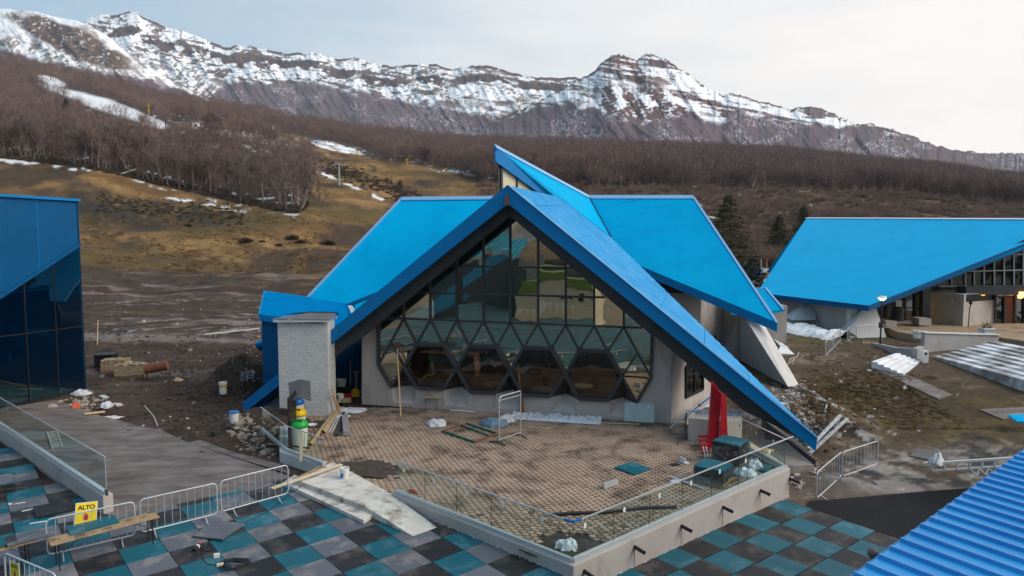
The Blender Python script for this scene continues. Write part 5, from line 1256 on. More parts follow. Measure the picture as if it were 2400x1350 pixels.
# ------------------------------------------------------------------ crowd barriers
def make_barrier(Ln=2.3, h=1.1, nb=9):
    t = thing('crowd_barrier', (0, 0, 0)); z0_, r = .17, .021; c = .13; pts = []
    for cx_, cz, a0_ in ((c, z0_ + c, 180), (Ln - c, z0_ + c, 270), (Ln - c, h - c, 0), (c, h - c, 90)):
        for k in range(5): a = math.radians(a0_ + k * 22.5); pts.append((cx_ + c * math.cos(a), 0, cz + c * math.sin(a)))
    MB().path(pts, r, 8, closed=True).build('frame', m_galv, t, local=True, smooth=True)
    bm = MB().tube((0, 0, z0_), (0, 0, h), .0085, 6, cap=False).mesh('bar'); bm.materials.append(m_galv)
    for k in range(nb):
        o = bpy.data.objects.new('bar', bm); C.objects.link(o); o.parent = t; o.location = (Ln * (k + 1) / (nb + 1), 0, 0)
    for x in (.38, Ln - .38):
        m = MB(); m.path([(x, -.30, .02), (x, -.22, .035), (x, 0, z0_ - .02), (x, .22, .035), (x, .30, .02)], .017, 6); m.build('foot', m_galv, t, local=True)
    for z in (.32, .86): MB().path([(Ln, 0, z), (Ln + .05, 0, z), (Ln + .05, 0, z + .07)], .008, 5).build('hook', m_galv, t, local=True)
    return t
BAR0 = make_barrier(); bar_used = [False]
def barrier(a, b, label, group):
    """from foot of one end post to the other"""
    a, b = Vector(a), Vector(b); o = BAR0 if not bar_used[0] else copy_tree(BAR0); bar_used[0] = True; d = b - a
    o.location = a; o.rotation_euler = (0, -math.atan2(d.z, math.hypot(d.x, d.y)), math.atan2(d.y, d.x)); o.scale = (d.length / 2.3, 1, 1); return tag(o, label, 'barrier', group)
zL = LZ
gB = 'steel crowd barriers'
barrier(G(519, 1212, zL), G(676, 1168, zL), 'steel crowd barrier touching the whitewashed step with a plank resting on it', gB)
barrier(G(331, 1262, zL), G(510, 1217, zL), 'middle steel crowd barrier standing behind the worn table end', gB)
barrier(G(112, 1316, zL), G(318, 1267, zL), 'steel crowd barrier behind the teal-topped table carrying a tilted yellow sign', gB)
barrier(G(16, 1404, zL), G(136, 1462, zL), 'steel crowd barrier at the bottom left with an upright yellow stop sign', gB)
barrier(G(1913, 1180, -.62), G(1971, 1126, -.62), 'steel crowd barrier nearest the teal tiles beside the puddle', gB)
barrier(G(1973, 1127, -.62), G(2056, 1097, -.62), 'steel crowd barrier behind the puddle with its far end at the gravel', gB)
def gnd(px, py): return on(px, py)
for (a, b, lab) in (((1934, 840), (1952, 822), 'far steel barrier nearest in the zigzag row on the brown yard'), ((1953, 821), (1969, 804), 'second far steel barrier in the zigzag row'), ((1985, 806), (2005, 790), 'far steel barrier just before the corner of the row by the white buttress'), ((2007, 797), (2071, 794), 'far steel barrier standing straight in front of the white pyramid buttress')):
    barrier(gnd(*a), gnd(*b), lab, gB)

# ------------------------------------------------------------------ yellow stop signs
def stop_sign(c, right, up, w, h, label, text_lines=True):
    right, up = Vector(right).normalized(), Vector(up); up = (up - right * up.dot(right)).normalized(); n = right.cross(up).normalized(); t = thing('stop_sign', c, label, 'sign')
    R = Matrix((right, up, n)).transposed()
    q = lambda x, y, o=0.0: Vector(c) + right * x + up * y + n * o
    mb = MB(); mb.prism([q(-w / 2, 0), q(w / 2, 0), q(w / 2, h), q(-w / 2, h)], n * -.008); mb.build('board', m_white, t)
    mb = MB(); b = .014; mb.poly([q(-w / 2 + b, b, .002), q(w / 2 - b, b, .002), q(w / 2 - b, h - b, .002), q(-w / 2 + b, h - b, .002)]); mb.build('yellow_face', m_yellowsign, t)
    def txt(s, size, y, mat, nm):
        cu = bpy.data.curves.new(nm, 'FONT'); cu.body = s; cu.size = size; cu.align_x = 'CENTER'; cu.extrude = .0006; cu.offset = .006 * size / .15; cu.materials.append(mat)
        fo_ = bpy.data.objects.new(nm, cu); C.objects.link(fo_); me_ = bpy.data.meshes.new_from_object(fo_.evaluated_get(bpy.context.evaluated_depsgraph_get())); bpy.data.objects.remove(fo_); me_.materials.clear(); me_.materials.append(mat)
        o = bpy.data.objects.new(nm, me_); C.objects.link(o); o.parent = t; M4 = R.to_4x4(); o.matrix_local = Matrix.Translation(right * 0 + up * y + n * .004) @ M4
    txt('ALTO', w * .30, h - w * .36, m_ink, 'lettering')
    # open hand
    hm = MB(); hy = h - w * .93; s = w * .42
    palm = [(-.20, 0), (.16, 0), (.22, .16), (.36, .34), (.31, .40), (.22, .30), (.21, .46), (-.24, .46), (-.26, .2)]
    hm.prism([q(x * s, hy + y * s, .0025) for x, y in palm], n * .001)
    for x, l in ((-.19, .34), (-.065, .44), (.06, .42), (.175, .32)): hm.prism([q((x + a) * s, hy + b_ * s, .0025) for a, b_ in ((-.052, .44), (.052, .44), (.052, .44 + l - .05), (.03, .44 + l), (-.03, .44 + l), (-.052, .44 + l - .05))], n * .001)
    hm.build('hand_symbol', m_signred, t)
    if text_lines:
        txt('PROHIBIDO', w * .12, h - w * 1.14, m_ink, 'lettering'); txt('EL PASO', w * .12, h - w * 1.28, m_ink, 'lettering')
    return t
bb = BAR0
dB = (G(318, 1267, zL) - G(112, 1316, zL)).normalized(); nB = Vector((dB.y, -dB.x, 0))
c_ = G(203, 1294, zL) + nB * -.10 + Vector((0, 0, .62)); stop_sign(c_, dB + Vector((0, 0, -.12)), (nB * -.3 + Vector((0, 0, 1))), .50, .66, 'yellow stop sign leaning behind the teal-topped table, tilted and half hidden', False)
dC = (G(136, 1462, zL) - G(16, 1404, zL)).normalized(); nC = Vector((dC.y, -dC.x, 0)); c_ = G(16, 1404, zL) + dC * .53 + nC * .05 + Vector((0, 0, .28)); stop_sign(c_, dC, (0, 0, 1), .36, .74, 'upright yellow stop sign hanging on the bottom-left barrier')

# ------------------------------------------------------------------ work tables
def work_table(a, b, wid, label, zt_=.76, legs=True):
    """a,b: ends of the front edge on the table top"""
    a, b = Vector(a), Vector(b); d = (b - a).normalized(); n = Vector((-d.y, d.x, 0)); t = thing('work_table', ((a + b) / 2).xy.to_3d() + Vector((0, 0, zL)), label, 'table'); z = a.z
    mb = MB(); mb.prism([a, b, b + n * wid, a + n * wid], Vector((0, 0, -.035))); mb.build('table_top', m_oldwood, t, bevel=.012)
    for e, s in ((a + d * .18, 1), (b - d * .18, -1)):
        for k in (.06, wid - .06):
            p = e + n * k; MB().tube((p.x, p.y, zL), (p.x, p.y, z - .035), .015, 6).build('leg', m_black, t)
        mb = MB(); p, q = e + n * .06, e + n * (wid - .06); mb.tube((p.x, p.y, zL + .25), (q.x, q.y, zL + .25), .011, 6); mb.tube((p.x + d.x * .02 * s, p.y, z - .3), (p.x + d.x * .4 * s, p.y + d.y * .4 * s, z - .05), .010, 6); mb.build('brace', m_black, t)
    return t, d, n
ta, tb_ = G(118, 1279, zL + .72), G(375, 1211, zL + .72)
wt, td, tn = work_table(ta, tb_, .56, 'long worn wooden work table with a teal tile lying on it')
o = bpy.data.objects.new('rubber_tile', tmesh['t']); C.objects.link(o); o.location = G(217, 1232, zL + .72) + Vector((0, 0, .046)); o.rotation_euler = (0, 0, math.atan2(td.y, td.x) + .02); o.scale = (1.12, .62, 1); tag(o, 'clean teal rubber tile lying across the worn work table', 'tile')
wt2, _a, _b = work_table(G(-90, 1315, zL + .66), G(88, 1266, zL + .66), .55, 'second worn table with a broken edge behind the bottom-left barrier')
o = bpy.data.objects.new('rubber_tile', tmesh['t']); C.objects.link(o); o.location = G(-26, 1276, zL + .70) + Vector((0, 0, .03)); o.rotation_euler = (0, 0, math.atan2(td.y, td.x)); o.scale = (1.1, .7, 1); tag(o, 'bright teal rubber tile on the second table at the left edge', 'tile')
o = bpy.data.objects.new('rubber_tile', tmesh['g']); C.objects.link(o); o.location = G(70, 1258, zL + .70) + Vector((0, 0, .03)); o.rotation_euler = (0, 0, math.atan2(td.y, td.x)); o.scale = (1.0, .6, 1); tag(o, 'grey rubber tile on the second table with a dusty surface', 'tile')

# loose tiles and stacks
o = bpy.data.objects.new('rubber_tile', tmesh['g']); C.objects.link(o); o.location = (G(452, 1261, zL + .05) + G(571, 1226, zL + .05)) / 2 + Vector((0, 0, .03)); o.rotation_euler = (0.02, -.012, math.radians(-14)); o.scale = (1.0, 1.0, 1); tag(o, 'loose grey rubber tile lying skewed on top of the tiled floor', 'tile')
o = bpy.data.objects.new('rubber_tile', tmesh['t']); C.objects.link(o); o.location = G(1483, 1098, ZT + .03) + Vector((0, 0, .03)); o.rotation_euler = (0, .01, math.radians(-50)); o.scale = (.92, .92, .8); tag(o, 'single teal rubber tile lying flat on the terrace paving', 'tile')
o = bpy.data.objects.new('rubber_tile', tmesh['b']); C.objects.link(o); o.location = G(128, 1193, zL + .03) + Vector((0, 0, .05)); o.rotation_euler = (0, .01, LANG); o.scale = (1.0, 1.0, 1); tag(o, 'loose black rubber tile beside the ramp wall on the left', 'tile')
def tile_stack(c, n, rz, label, kinds, sx=1.0, z_step=.045, pallet=True, wrap=None, sag=0.0):
    t = thing('tile_stack', c, label, 'tile stack', rz=rz); z = 0
    if pallet:
        for k in range(3): MB().box((0, (k - 1) * .42, .05), (1.05, .1, .1)).build('pallet_block', m_pallet, t, local=True)
        for k in range(6): MB().box(((k - 2.5) * .19, 0, .112), (.14, 1.05, .022)).build('pallet_board', m_pallet, t, local=True)
        z = .125
    for k in range(n):
        o = bpy.data.objects.new('tile', tmesh[kinds(k)]); C.objects.link(o); o.parent = t; o.location = (float(RNG.normal(0, .006)), float(RNG.normal(0, .006)), z + .044 + k * z_step); o.scale = (sx, sx, 1); o.rotation_euler = (0, 0, float(RNG.normal(0, .008)))
    if wrap:
        zt_ = z + n * z_step; mb = MB(); q = sx * .5; N = 18; rows = [[], [], [], []]
        for k in range(4 * N):
            s, u = k // N, (k % N) / N; cx_, cy_ = [(-q + 2 * q * u, -q), (q, -q + 2 * q * u), (q - 2 * q * u, q), (-q, q - 2 * q * u)][s]
            for r_, (zz, e) in enumerate(((z - .10, .03), (z + (zt_ - z) * .3, .015), (z + (zt_ - z) * .7, .012), (zt_ - .05 - wrap * (.5 + .5 * math.sin(k * .35 + 1)) , .02))):
                w_ = 1 + (e + float(RNG.uniform(0, .035))) / q; rows[r_].append((cx_ * w_, cy_ * w_, zz + float(RNG.normal(0, .012))))
        for r_ in range(3):
            for k in range(4 * N): j = (k + 1) % (4 * N); mb.poly([rows[r_][k], rows[r_][j], rows[r_ + 1][j], rows[r_ + 1][k]])
        mb.build('stretch_film', gl_film, t, local=True)
    return t
tile_stack(G(1672, 1128, ZT), 10, math.radians(-38), 'pallet of teal tiles half wrapped in clear film nearest the front balustrade', lambda k: 't' if k > 7 else 'b', .98, wrap=.06)
tile_stack(G(1712, 1085, ZT), 16, math.radians(-40), 'taller pallet of rubber tiles with a dusty teal top beside the red stack', lambda k: 't' if k == 15 else 'b', 1.0, wrap=.10)
tile_stack(G(-8, 1150, zL), 8, LANG, 'stack of teal and black tiles at the left edge below the ramp wall', lambda k: 'g' if k == 7 else 't' if k > 5 else 'b', .95, pallet=False)

# ------------------------------------------------------------------ ramp wall with glass on the left
W0, W1 = G(241, 1163, .62), G(-120, 921, .62); rw = thing('ramp_wall', W0, 'thick grey wall at the left with a glass pane and a silver channel on top', 'wall')
dW = (W1 - W0).normalized(); nW = Vector((-dW.y, dW.x, 0)) * -1
mb = MB(); th_w = .28; e0 = W0; e1 = W1
mb.prism([W0, W1, W1 + nW * th_w, W0 + nW * th_w], Vector((0, 0, -.75))); mb.build('wall', m_conc, rw, bevel=.01)
g0, g1 = W0 + nW * .12 + dW * .06, W1 + nW * .12
mb = MB(); mb.bar(g0 + Vector((0, 0, .045)), g1 + Vector((0, 0, .045)), .13, .09); mb.build('base_channel', m_rail, rw)
mb = MB(); mb.box(g0 + Vector((0, 0, .07)), (.16, .05, .16), Matrix.Rotation(math.atan2(dW.y, dW.x), 3, 'Z')); mb.build('end_cap', m_dark, rw)
mb = MB(); mb.poly([g0 + Vector((0, 0, .08)), g1 + Vector((0, 0, .08)), g1 + Vector((0, 0, 1.16)), g0 + Vector((0, 0, 1.16))]); mb.build('glass_panel', gl_rail, rw)
mb = MB(); mb.bar(g0 + Vector((0, 0, 1.17)), g1 + Vector((0, 0, 1.17)), .03, .03); mb.bar(g0 + Vector((0, 0, .15)), g0 + Vector((0, 0, 1.17)), .02, .02, (1, 0, 0)); mb.build('handrail', m_rail, rw)
# ladder on the apron behind the glass
ld = thing('ladder', G(130, 1025, .07), 'small aluminium ladder lying on the brown apron behind the left glass', 'ladder'); la_, lb_ = G(123, 1051, .10), G(110, 1012, .10); lc_, ld_ = G(146, 1046, .10), G(133, 1008, .10)
MB().bar(la_, lb_, .04, .05).build('rail', m_galv, ld); MB().bar(lc_, ld_, .04, .05).build('rail', m_galv, ld)
for k in range(8): MB().bar(la_.lerp(lb_, (k + .5) / 8), lc_.lerp(ld_, (k + .5) / 8), .035, .025).build('rung', m_galv, ld)

# ------------------------------------------------------------------ recycling station
rc = thing('recycling_station', G(705, 1045, ZT), 'recycling stand with blue, yellow and green lidded bins under a dark pitched hood', 'recycling bins')
bc = [G(703, 1052, ZT), G(700, 1022, ZT), G(697, 992, ZT)]
for c, lidm, hgt, r_ in zip(bc, (m_green, m_yellow, m_bblue), (1.10, 1.10, 1.10), (.30, .29, .28)):
    b = MB(); b.lathe([(r_ * .82, 0), (r_ * .88, .05), (r_, hgt * .55), (r_ * 1.02, hgt * .80)], c, 18); o = b.build('bin', m_binbody, rc, smooth=False)
    l_ = MB(); l_.lathe([(r_ * 1.10, hgt * .79), (r_ * 1.15, hgt * .84), (r_ * 1.10, hgt * .93), (r_ * .8, hgt * 1.02), (r_ * .3, hgt * 1.05), (0.001, hgt * 1.05)], c, 20); l_.build('lid', lidm, o, smooth=True)
    s_ = MB(); s_.box(c + Vector((.0, -r_ * .55, hgt * 1.0)), (r_ * .95, .09, .09), Matrix.Rotation(.5, 3, 'X')); s_.build('slot', m_black, o)
    w_ = MB(); w_.box(c + Vector((r_ * .80, -r_ * .62, hgt * .42)), (.012, .012, hgt * .46)); w_.build('print_strip', m_green if lidm is m_green else m_white, o)
mb = MB(); pB = G(683, 1050, ZT); mb.box(pB + Vector((-.06, .35, 1.05)), (.05, 1.4, 2.0), Matrix.Rotation(.12, 3, 'Z')); mb.build('back_post', m_black, rc)
h0, h1, h2 = P(680, 925, bc[0].y + .15), P(707, 917, bc[0].y + .15), P(739, 922, bc[0].y - .05); k0, k1, k2 = P(676, 897, bc[2].y + .35), P(704, 889, bc[2].y + .35), P(727, 894, bc[2].y + .2)
h0, h1, h2 = P(679, 940, bc[0].y), P(707, 931, bc[0].y), P(729, 939, bc[0].y)
mb = MB(); mb.prism([h0, h1, k1, k0], Vector((0, 0, -.025))); mb.prism([h1, h2, k2, k1], Vector((0, 0, -.025))); mb.build('hood', m_slate, rc)
MB().bar(G(678, 1062, ZT) + Vector((0, 0, .3)), G(725, 1058, ZT) + Vector((0, 0, .12)), .05, .06).build('base_frame', m_black, rc)
tag(MB().bar(G(706, 1083, ZT) + Vector((0, 0, .02)), G(703, 1080, ZT) + Vector((-.02, .25, 1.0)), .12, .025, (0, 1, 0)).build('board', m_pale), 'pale board leaning upright against the green-lidded bin', 'board')

# tubes, strips and profiles beside the chimney
def lying(a, b, r, name, mat, label, cat, hollow=True, z=ZT, lift=0):
    a, b = G(*a, z) + Vector((0, 0, r + lift)), G(*b, z) + Vector((0, 0, r + lift)); mb = MB(); mb.tube(a, b, r, 12, cap=not hollow)
    if hollow: mb.tube(a, b, r * .8, 12, cap=False)
    return tag(mb.build(name, mat), label, cat)
lying((727, 1047), (782, 970), .075, 'cardboard_tube', m_card, 'longest cardboard tube in the pile beside the bins, lying to the left', 'tube')
lying((757, 1018), (795, 962), .085, 'cardboard_tube', m_card, 'spiral-wound cardboard tube lying beside the white strips', 'tube')
for k in range(5): lying((764 + k * 4, 1014 + (k % 2) * 3), (796 + k * 2, 964 + k), .014, 'white_strip', m_white, 'thin white strip in the bundle beside the cardboard tubes', 'strip', False, lift=.01 * k)['group'] = 'bundle of thin white strips'
tag(MB().prism([G(784, 1017, ZT + .1), G(802, 965, ZT + .1), G(810, 966, ZT + .1), G(793, 1018, ZT + .1)], Vector((0, 0, -.08))).build('dark_profile', m_slate), 'dark metal profile lying beside the white strips', 'profile')
for k in range(5):
    a, b = G(812, 1020 - k * 2, ZT + .05 + .035 * k), G(808, 984 - k * 3, ZT + .05 + .035 * k); tag(MB().bar(a + Vector((.015 * (k % 3), 0, 0)), b, .30 - .01 * k, .03).build('grey_plank', M('grey board', (.26, .245, .25), (.32, .3, .31), rough=.7, scale=6) if 'grey board' not in bpy.data.materials else bpy.data.materials['grey board']), 'grey board in the small stack on the paving right of the tubes', 'board', 'stack of grey boards')
def crumple(name, c, rx, ry, h, mat, label, cat, sd, n=14):
    """irregular crumpled sheet heap"""
    mb = MB(); g = []
    for i in range(n):
        row = []
        for j in range(n):
            u, v = i / (n - 1) * 2 - 1, j / (n - 1) * 2 - 1; r = math.hypot(u, v); e = .62 + .75 * float(fbm(u * 2 + sd, v * 2 + 3, 3, sd)); k_ = max(0, 1 - (r / e) ** 2)
            z = h * k_ ** .6 * (.40 + .8 * float(vn(u * 4.2 + sd, v * 4.2, sd))); row.append((c[0] + u * rx * min(1, e / max(r, .01) if r > e else 1) , c[1] + v * ry * min(1, e / max(r, .01) if r > e else 1), c[2] + .008 + z))
        g.append(row)
    for i in range(n - 1):
        for j in range(n - 1): mb.poly([g[i][j], g[i + 1][j], g[i + 1][j + 1], g[i][j + 1]])
    return tag(mb.build(name, mat), label, cat)
crumple('plastic_sheet', G(815, 963, ZT), .9, .5, .16, m_foil, 'crumpled clear plastic at the head of the tube pile', 'plastic sheet', 2); crumple('plastic_sheet', G(803, 977, ZT), .35, .35, .12, m_foil, 'small crumpled plastic on the stack of grey boards', 'plastic sheet', 3)
crumple('plastic_bag', G(1023, 996, ZT), .42, .38, .30, m_bag, 'pale crumpled plastic bag under the small wooden stool', 'bag', 4); crumple('plastic_bag', G(1748, 1113, ZT), .38, .34, .26, m_foil, 'crumpled film slumped behind the wrapped pallet', 'bag', 5); crumple('plastic_bag', G(1768, 1096, ZT), .33, .33, .32, m_foil, 'upper bundle of torn clear film beside the taller pallet', 'bag', 55)
crumple('tarp_bag', G(1160, 996, ZT), .62, .5, .34, m_bluebag, 'blue-grey tarp bag crumpled on the paving behind the metal stand', 'bag', 6); crumple('tarp_bag', G(1187, 987, ZT), .45, .4, .30, m_bag, 'grey sack slumped against the blue-grey tarp', 'bag', 7)
crumple('plastic_bag', G(1327, 1283, ZT), .32, .24, .24, m_foil, 'shiny crumpled bag in the front corner of the terrace', 'bag', 8)
sb = MB(); N = 46
rowp = []
for j in range(7):
    row = []
    for i in range(N + 1):
        x = 1228 + 198 * i / N; b0 = F0 + FD * ((x - 850) / 722 * (F1 - F0).length); p = b0 - FN * (.12 + .15 * j) ; z = ZT + .02 + (.20 - .03 * abs(j - 2)) * (.35 + 1.0 * float(vn(i * .8, j * 1.1, 9))) * (0 if j in (0, 6) else 1); row.append((p.x, p.y, z))
    rowp.append(row)
for j in range(6):
    for i in range(N): sb.poly([rowp[j][i], rowp[j][i + 1], rowp[j + 1][i + 1], rowp[j + 1][i]])
tag(sb.build('film_roll', m_foil), 'long roll of crumpled clear film lying along the foot of the front wall', 'plastic film')

# small stool, green frame, stand, timbers, glass sheet
sc_ = G(1015, 960, ZT); sl = thing('stool', sc_, 'small square plywood stool on thin black legs near the front wall', 'stool'); Rz = Matrix.Rotation(math.radians(-16), 3, 'Z')
MB().box(sc_ + Vector((0, .1, .62)), (.66, .62, .03), Rz).build('seat', m_wood, sl)
for a, b in ((-1, -1), (1, -1), (1, 1), (-1, 1)): p = sc_ + Vector((0, .1, 0)) + Rz @ Vector((a * .28, b * .26, 0)); MB().tube(p, p + Vector((0, 0, .61)), .012, 6).build('leg', m_black, sl)
for k in range(5): MB().box(sc_ + Vector((.0, .1, .638)) + Rz @ Vector((random.uniform(-.24, .24), random.uniform(-.2, .2), 0)), (.10, .05, .006), Rz).build('slot', m_black, sl)
gf = thing('door_frame', G(1105, 1015, ZT), 'dark green metal frame lying flat on the terrace paving', 'frame'); q = [G(1037, 1010, ZT + .05), G(1094, 992, ZT + .05), G(1166, 1016, ZT + .05), G(1112, 1036, ZT + .05)]
for a, b, m in ((q[0], q[1], m_rust), (q[1], q[2], m_green), (q[2], q[3], m_black), (q[3], q[0], m_dark)):
    MB().bar(a, b, .06, .06).build('frame_bar', M('dark green paint', (.0, .10, .085), (.0, .14, .12), rough=.45) if m in (m_green, m_dark) and 'dark green paint' not in bpy.data.materials else (bpy.data.materials.get('dark green paint') if m in (m_green, m_dark) else m_rust), gf)
MB().bar(q[0].lerp(q[1], .75), q[3].lerp(q[2], .68), .05, .05).build('frame_bar', bpy.data.materials['dark green paint'], gf); MB().bar(q[1].lerp(q[2], .35), q[0].lerp(q[1], .75).lerp(q[3].lerp(q[2], .68), .3), .035, .035).build('frame_bar', bpy.data.materials['dark green paint'], gf)
ms = thing('metal_stand', G(1195, 1030, ZT), 'upright tubular metal stand on black crossed feet in the middle of the terrace', 'stand'); fa_, fb_ = G(1170, 1037, ZT + .04), G(1220, 1020, ZT + .04); up_ = Vector((0, 0, 1.85)); dd_ = (fb_ - fa_).normalized()
MB().path([fa_, fa_ + up_ * .92, fa_ + up_ * .97 + dd_ * .05, fa_ + up_ + dd_ * .14, fb_ + up_ - dd_ * .02, fb_ + up_ * .97, fb_], .022, 8).build('hoop', m_galv, ms)
for k in (.06, .50, .91): MB().tube(fa_ + up_ * k, fb_ + up_ * k, .016, 6).build('cross_rail', m_galv, ms)
for f_ in (fa_, fb_):
    nn_ = Vector((-dd_.y, dd_.x, 0)); MB().path([f_ - nn_ * .42 - dd_ * .12 - Vector((0, 0, .02)), f_ + Vector((0, 0, .03)), f_ + nn_ * .42 - dd_ * .12 - Vector((0, 0, .02))], .024, 6).build('foot', m_black, ms)
a, b = G(940, 977, ZT), fp(931, 818, -.12); tag(MB().bar(a + Vector((0, 0, .01)), b, .09, .05, (1, 0, 0)).build('timber', m_wood), 'tall pale timber leaning against the left glazing', 'timber')
w = MB(); a = fp(1224, 973, -.12); b = fp(1214, 853, -.05); w.poly([a - FD * .10, a + FD * .10, b]); w.prism([a - FD * .10, a + FD * .10, b + FD * .012, b - FD * .012], FN * .03); tag(w.build('timber', m_orange), 'tapering orange timber leaning on the glazing behind the metal stand', 'timber')
gs = thing('glass_sheet', fp(1500, 988), 'spare pale green glass pane leaning against the right end of the front wall', 'glass sheet'); w = MB(); q = [fp(1464, 987, -.28), fp(1533, 991, -.28), fp(1533, 946, -.03), fp(1464, 943, -.03)]; w.poly(q); w.build('pane', glass_mat('pale green glass', (.70, .80, .72), (.9, .95, .92), .16), gs)
w = MB(); c = q[3].lerp(q[2], .82) + Vector((0, 0, -.16)) - FN * .03; w.box(c, (.10, .008, .10)); w.build('sticker', m_sticker, gs)
lying((1055, 963), (1113, 967), .035, 'white_profile', m_white, 'short white profile on the ground below the second sill pocket', 'profile', False)
for (a, b, wd, lab, mt) in (((1230, 1000), (1290, 1004), .06, 'thin pale batten lying in front of the film roll', m_pale), ((1225, 1001), (1285, 998), .05, 'second thin batten in front of the film roll', m_oldwood), ((1325, 988), (1500, 994), .05, 'long thin batten lying along the right front wall', m_pale)):
    tag(MB().bar(G(*a, ZT + .03), G(*b, ZT + .03), wd, .03).build('batten', mt), lab, 'batten')
tag(MB().bar(G(1414, 1139, ZT + .09), G(1447, 1129, ZT + .09), .10, .17).build('grey_profile', m_chan), 'short grey metal channel piece on the paving near the teal tile', 'profile'); tag(MB().bar(G(1572, 1118, ZT + .04), G(1648, 1145, ZT + .04), .10, .05).build('grey_profile', m_chan), 'long grey channel lying in front of the wrapped pallet', 'profile')
tag(MB().box(G(1583, 1089, ZT + .02), (.28, .2, .03), Matrix.Rotation(.4, 3, 'Z')).build('black_box', m_black), 'flat black box on the paving beside a white bracket', 'box'); w = MB(); c = G(1606, 1085, ZT); w.box(c + Vector((0, 0, .02)), (.22, .26, .03), Matrix.Rotation(.5, 3, 'Z')); w.box(c + Vector((-.08, .05, .1)), (.03, .26, .18), Matrix.Rotation(.5, 3, 'Z')); tag(w.build('white_bracket', m_white), 'white angle bracket on the paving behind the black box', 'bracket')
crumple('plastic_bag', G(1582, 1131, ZT), .2, .16, .1, m_bag, 'small white rag on the paving left of the near pallet', 'rag', 12)
ph = G(1300, 1206, ZT + .05); MB_ = MB(); MB_.path([G(1290, 1206, ZT + .05), G(1340, 1203, ZT + .05), G(1420, 1200, ZT + .05), G(1500, 1190, ZT + .06), G(1585, 1188, ZT + .05)], .05, 10); tag(MB_.build('black_pipe', m_black), 'long black plastic pipe lying behind the front balustrade corner', 'pipe')
w = MB()
for k in range(3): w.prism([G(957 + k * 6, 1147 + k * 3, ZT + .02 + .03 * k), G(963 + k * 6, 1156 + k * 2, ZT + .02), G(966 + k * 6, 1150 + k * 3, ZT + .1)], Vector((.03, .02, .02)))
tag(w.build('red_scrap', m_red), 'crumpled red scrap behind the left end of the front balustrade', 'scrap')

# bucket and planks on the ramp
def bucket(c, r, h, label, mat=m_white, lidm=None, cat='bucket'):
    t = thing('bucket', c, label, cat); MB().lathe([(r * .82, 0), (r * .97, h * .82), (r * 1.04, h * .83), (r * 1.04, h * .9), (r, h * .91), (r * 1.02, h), (r * .95, h), (r * .86, h * .6), (r * .8, h * .55), (.001, h * .55)] if lidm is None else [(r * .82, 0), (r, h), (.001, h)], (0, 0, 0), 18).build('body', mat, t, local=True, smooth=False)
    if lidm: MB().lathe([(r * 1.07, h * .97), (r * 1.08, h * 1.06), (r * .95, h * 1.1), (.001, h * 1.1)], (0, 0, 0), 18).build('lid', lidm, t, local=True)
    else: m = MB(); m.path([(r * 1.0 * math.cos(a), r * 1.05 * math.sin(a), h * .9 - .12 * abs(math.sin(a * 1)) * (1 if a > 0 else 1)) for a in [math.pi + k * math.pi / 8 for k in range(9)]], .006, 5); m.build('handle', m_galv, t, local=True)
    return t
bk_ = bucket(G(808, 1120, .35), .155, .36, 'white paint bucket standing on the whitewashed ramp'); w = MB(); w.box((-.06, -.148, .13), (.10, .012, .13)); w.build('label', m_bblue, bk_, local=True)
a, b = G(637, 1165, zL + .10), G(800, 1090, .40); tag(MB().bar(a + Vector((0, 0, .28)), b + Vector((0, 0, .03)), .17, .03).build('plank', m_pale), 'long pale plank from the barrier foot up to the white bucket', 'plank')
tag(MB().bar(G(690, 1124, .40), G(780, 1080, .40), .12, .03).build('plank', m_oldwood), 'second darker board under the long plank at the ramp edge', 'plank')

# cable and grinder
pts = []; cc = G(548, 1325, zL)
for k in range(150): t = k * .30; r = .26 + .07 * math.sin(k * .21) + .04 * math.sin(k * .9); pts.append((cc.x + r * math.cos(t) * 1.15, cc.y + r * math.sin(t) * .9 + .05 * math.sin(k * .13), zL + .015 + .035 * abs(math.sin(k * .37))))
cab = thing('extension_cable', cc, 'tangled black extension cable with pale plugs on the tiled floor', 'cable'); MB().path(pts, .011, 6).build('cable', m_black, cab)
a = G(462, 1285, zL + .012); pts = [Vector(pts[0]), G(490, 1322, zL + .012), G(474, 1300, zL + .012), G(470, 1272, zL + .012), G(478, 1290, zL + .012), G(500, 1288, zL + .012), G(492, 1262, zL + .012), G(560, 1230, zL + .03), G(625, 1200, zL + .012), G(680, 1158, zL + .1), G(745, 1110, .38)]
sm = []
for i in range(len(pts) - 1):
    p0, p1, p2, p3 = pts[max(i - 1, 0)], pts[i], pts[i + 1], pts[min(i + 2, len(pts) - 1)]
    for k in range(8): t = k / 8; sm.append(.5 * ((2 * p1) + (-p0 + p2) * t + (2 * p0 - 5 * p1 + 4 * p2 - p3) * t * t + (-p0 + 3 * p1 - 3 * p2 + p3) * t ** 3))
MB().path(sm, .009, 6).build('cable', m_black, cab)
MB().box(G(508, 1302, zL + .05), (.14, .10, .09), Matrix.Rotation(.3, 3, 'Z')).build('plug', m_white, cab); MB().bar(G(508, 1325, zL + .05), G(524, 1322, zL + .05), .09, .06).build('plug', m_pale, cab)
gr_ = thing('angle_grinder', G(463, 1284, zL), 'small angle grinder with a red and white body at the end of the cable', 'power tool'); g0_, g1_ = G(455, 1290, zL + .07), G(467, 1277, zL + .1); MB().tube(g0_, g1_, .055, 10).build('body', m_black, gr_); MB().tube(g0_.lerp(g1_, .55), g0_.lerp(g1_, .75), .062, 10).build('band', m_white, gr_); MB().tube(g1_, g1_ + (g1_ - g0_) * .35, .045, 10, .03).build('head', m_red, gr_)
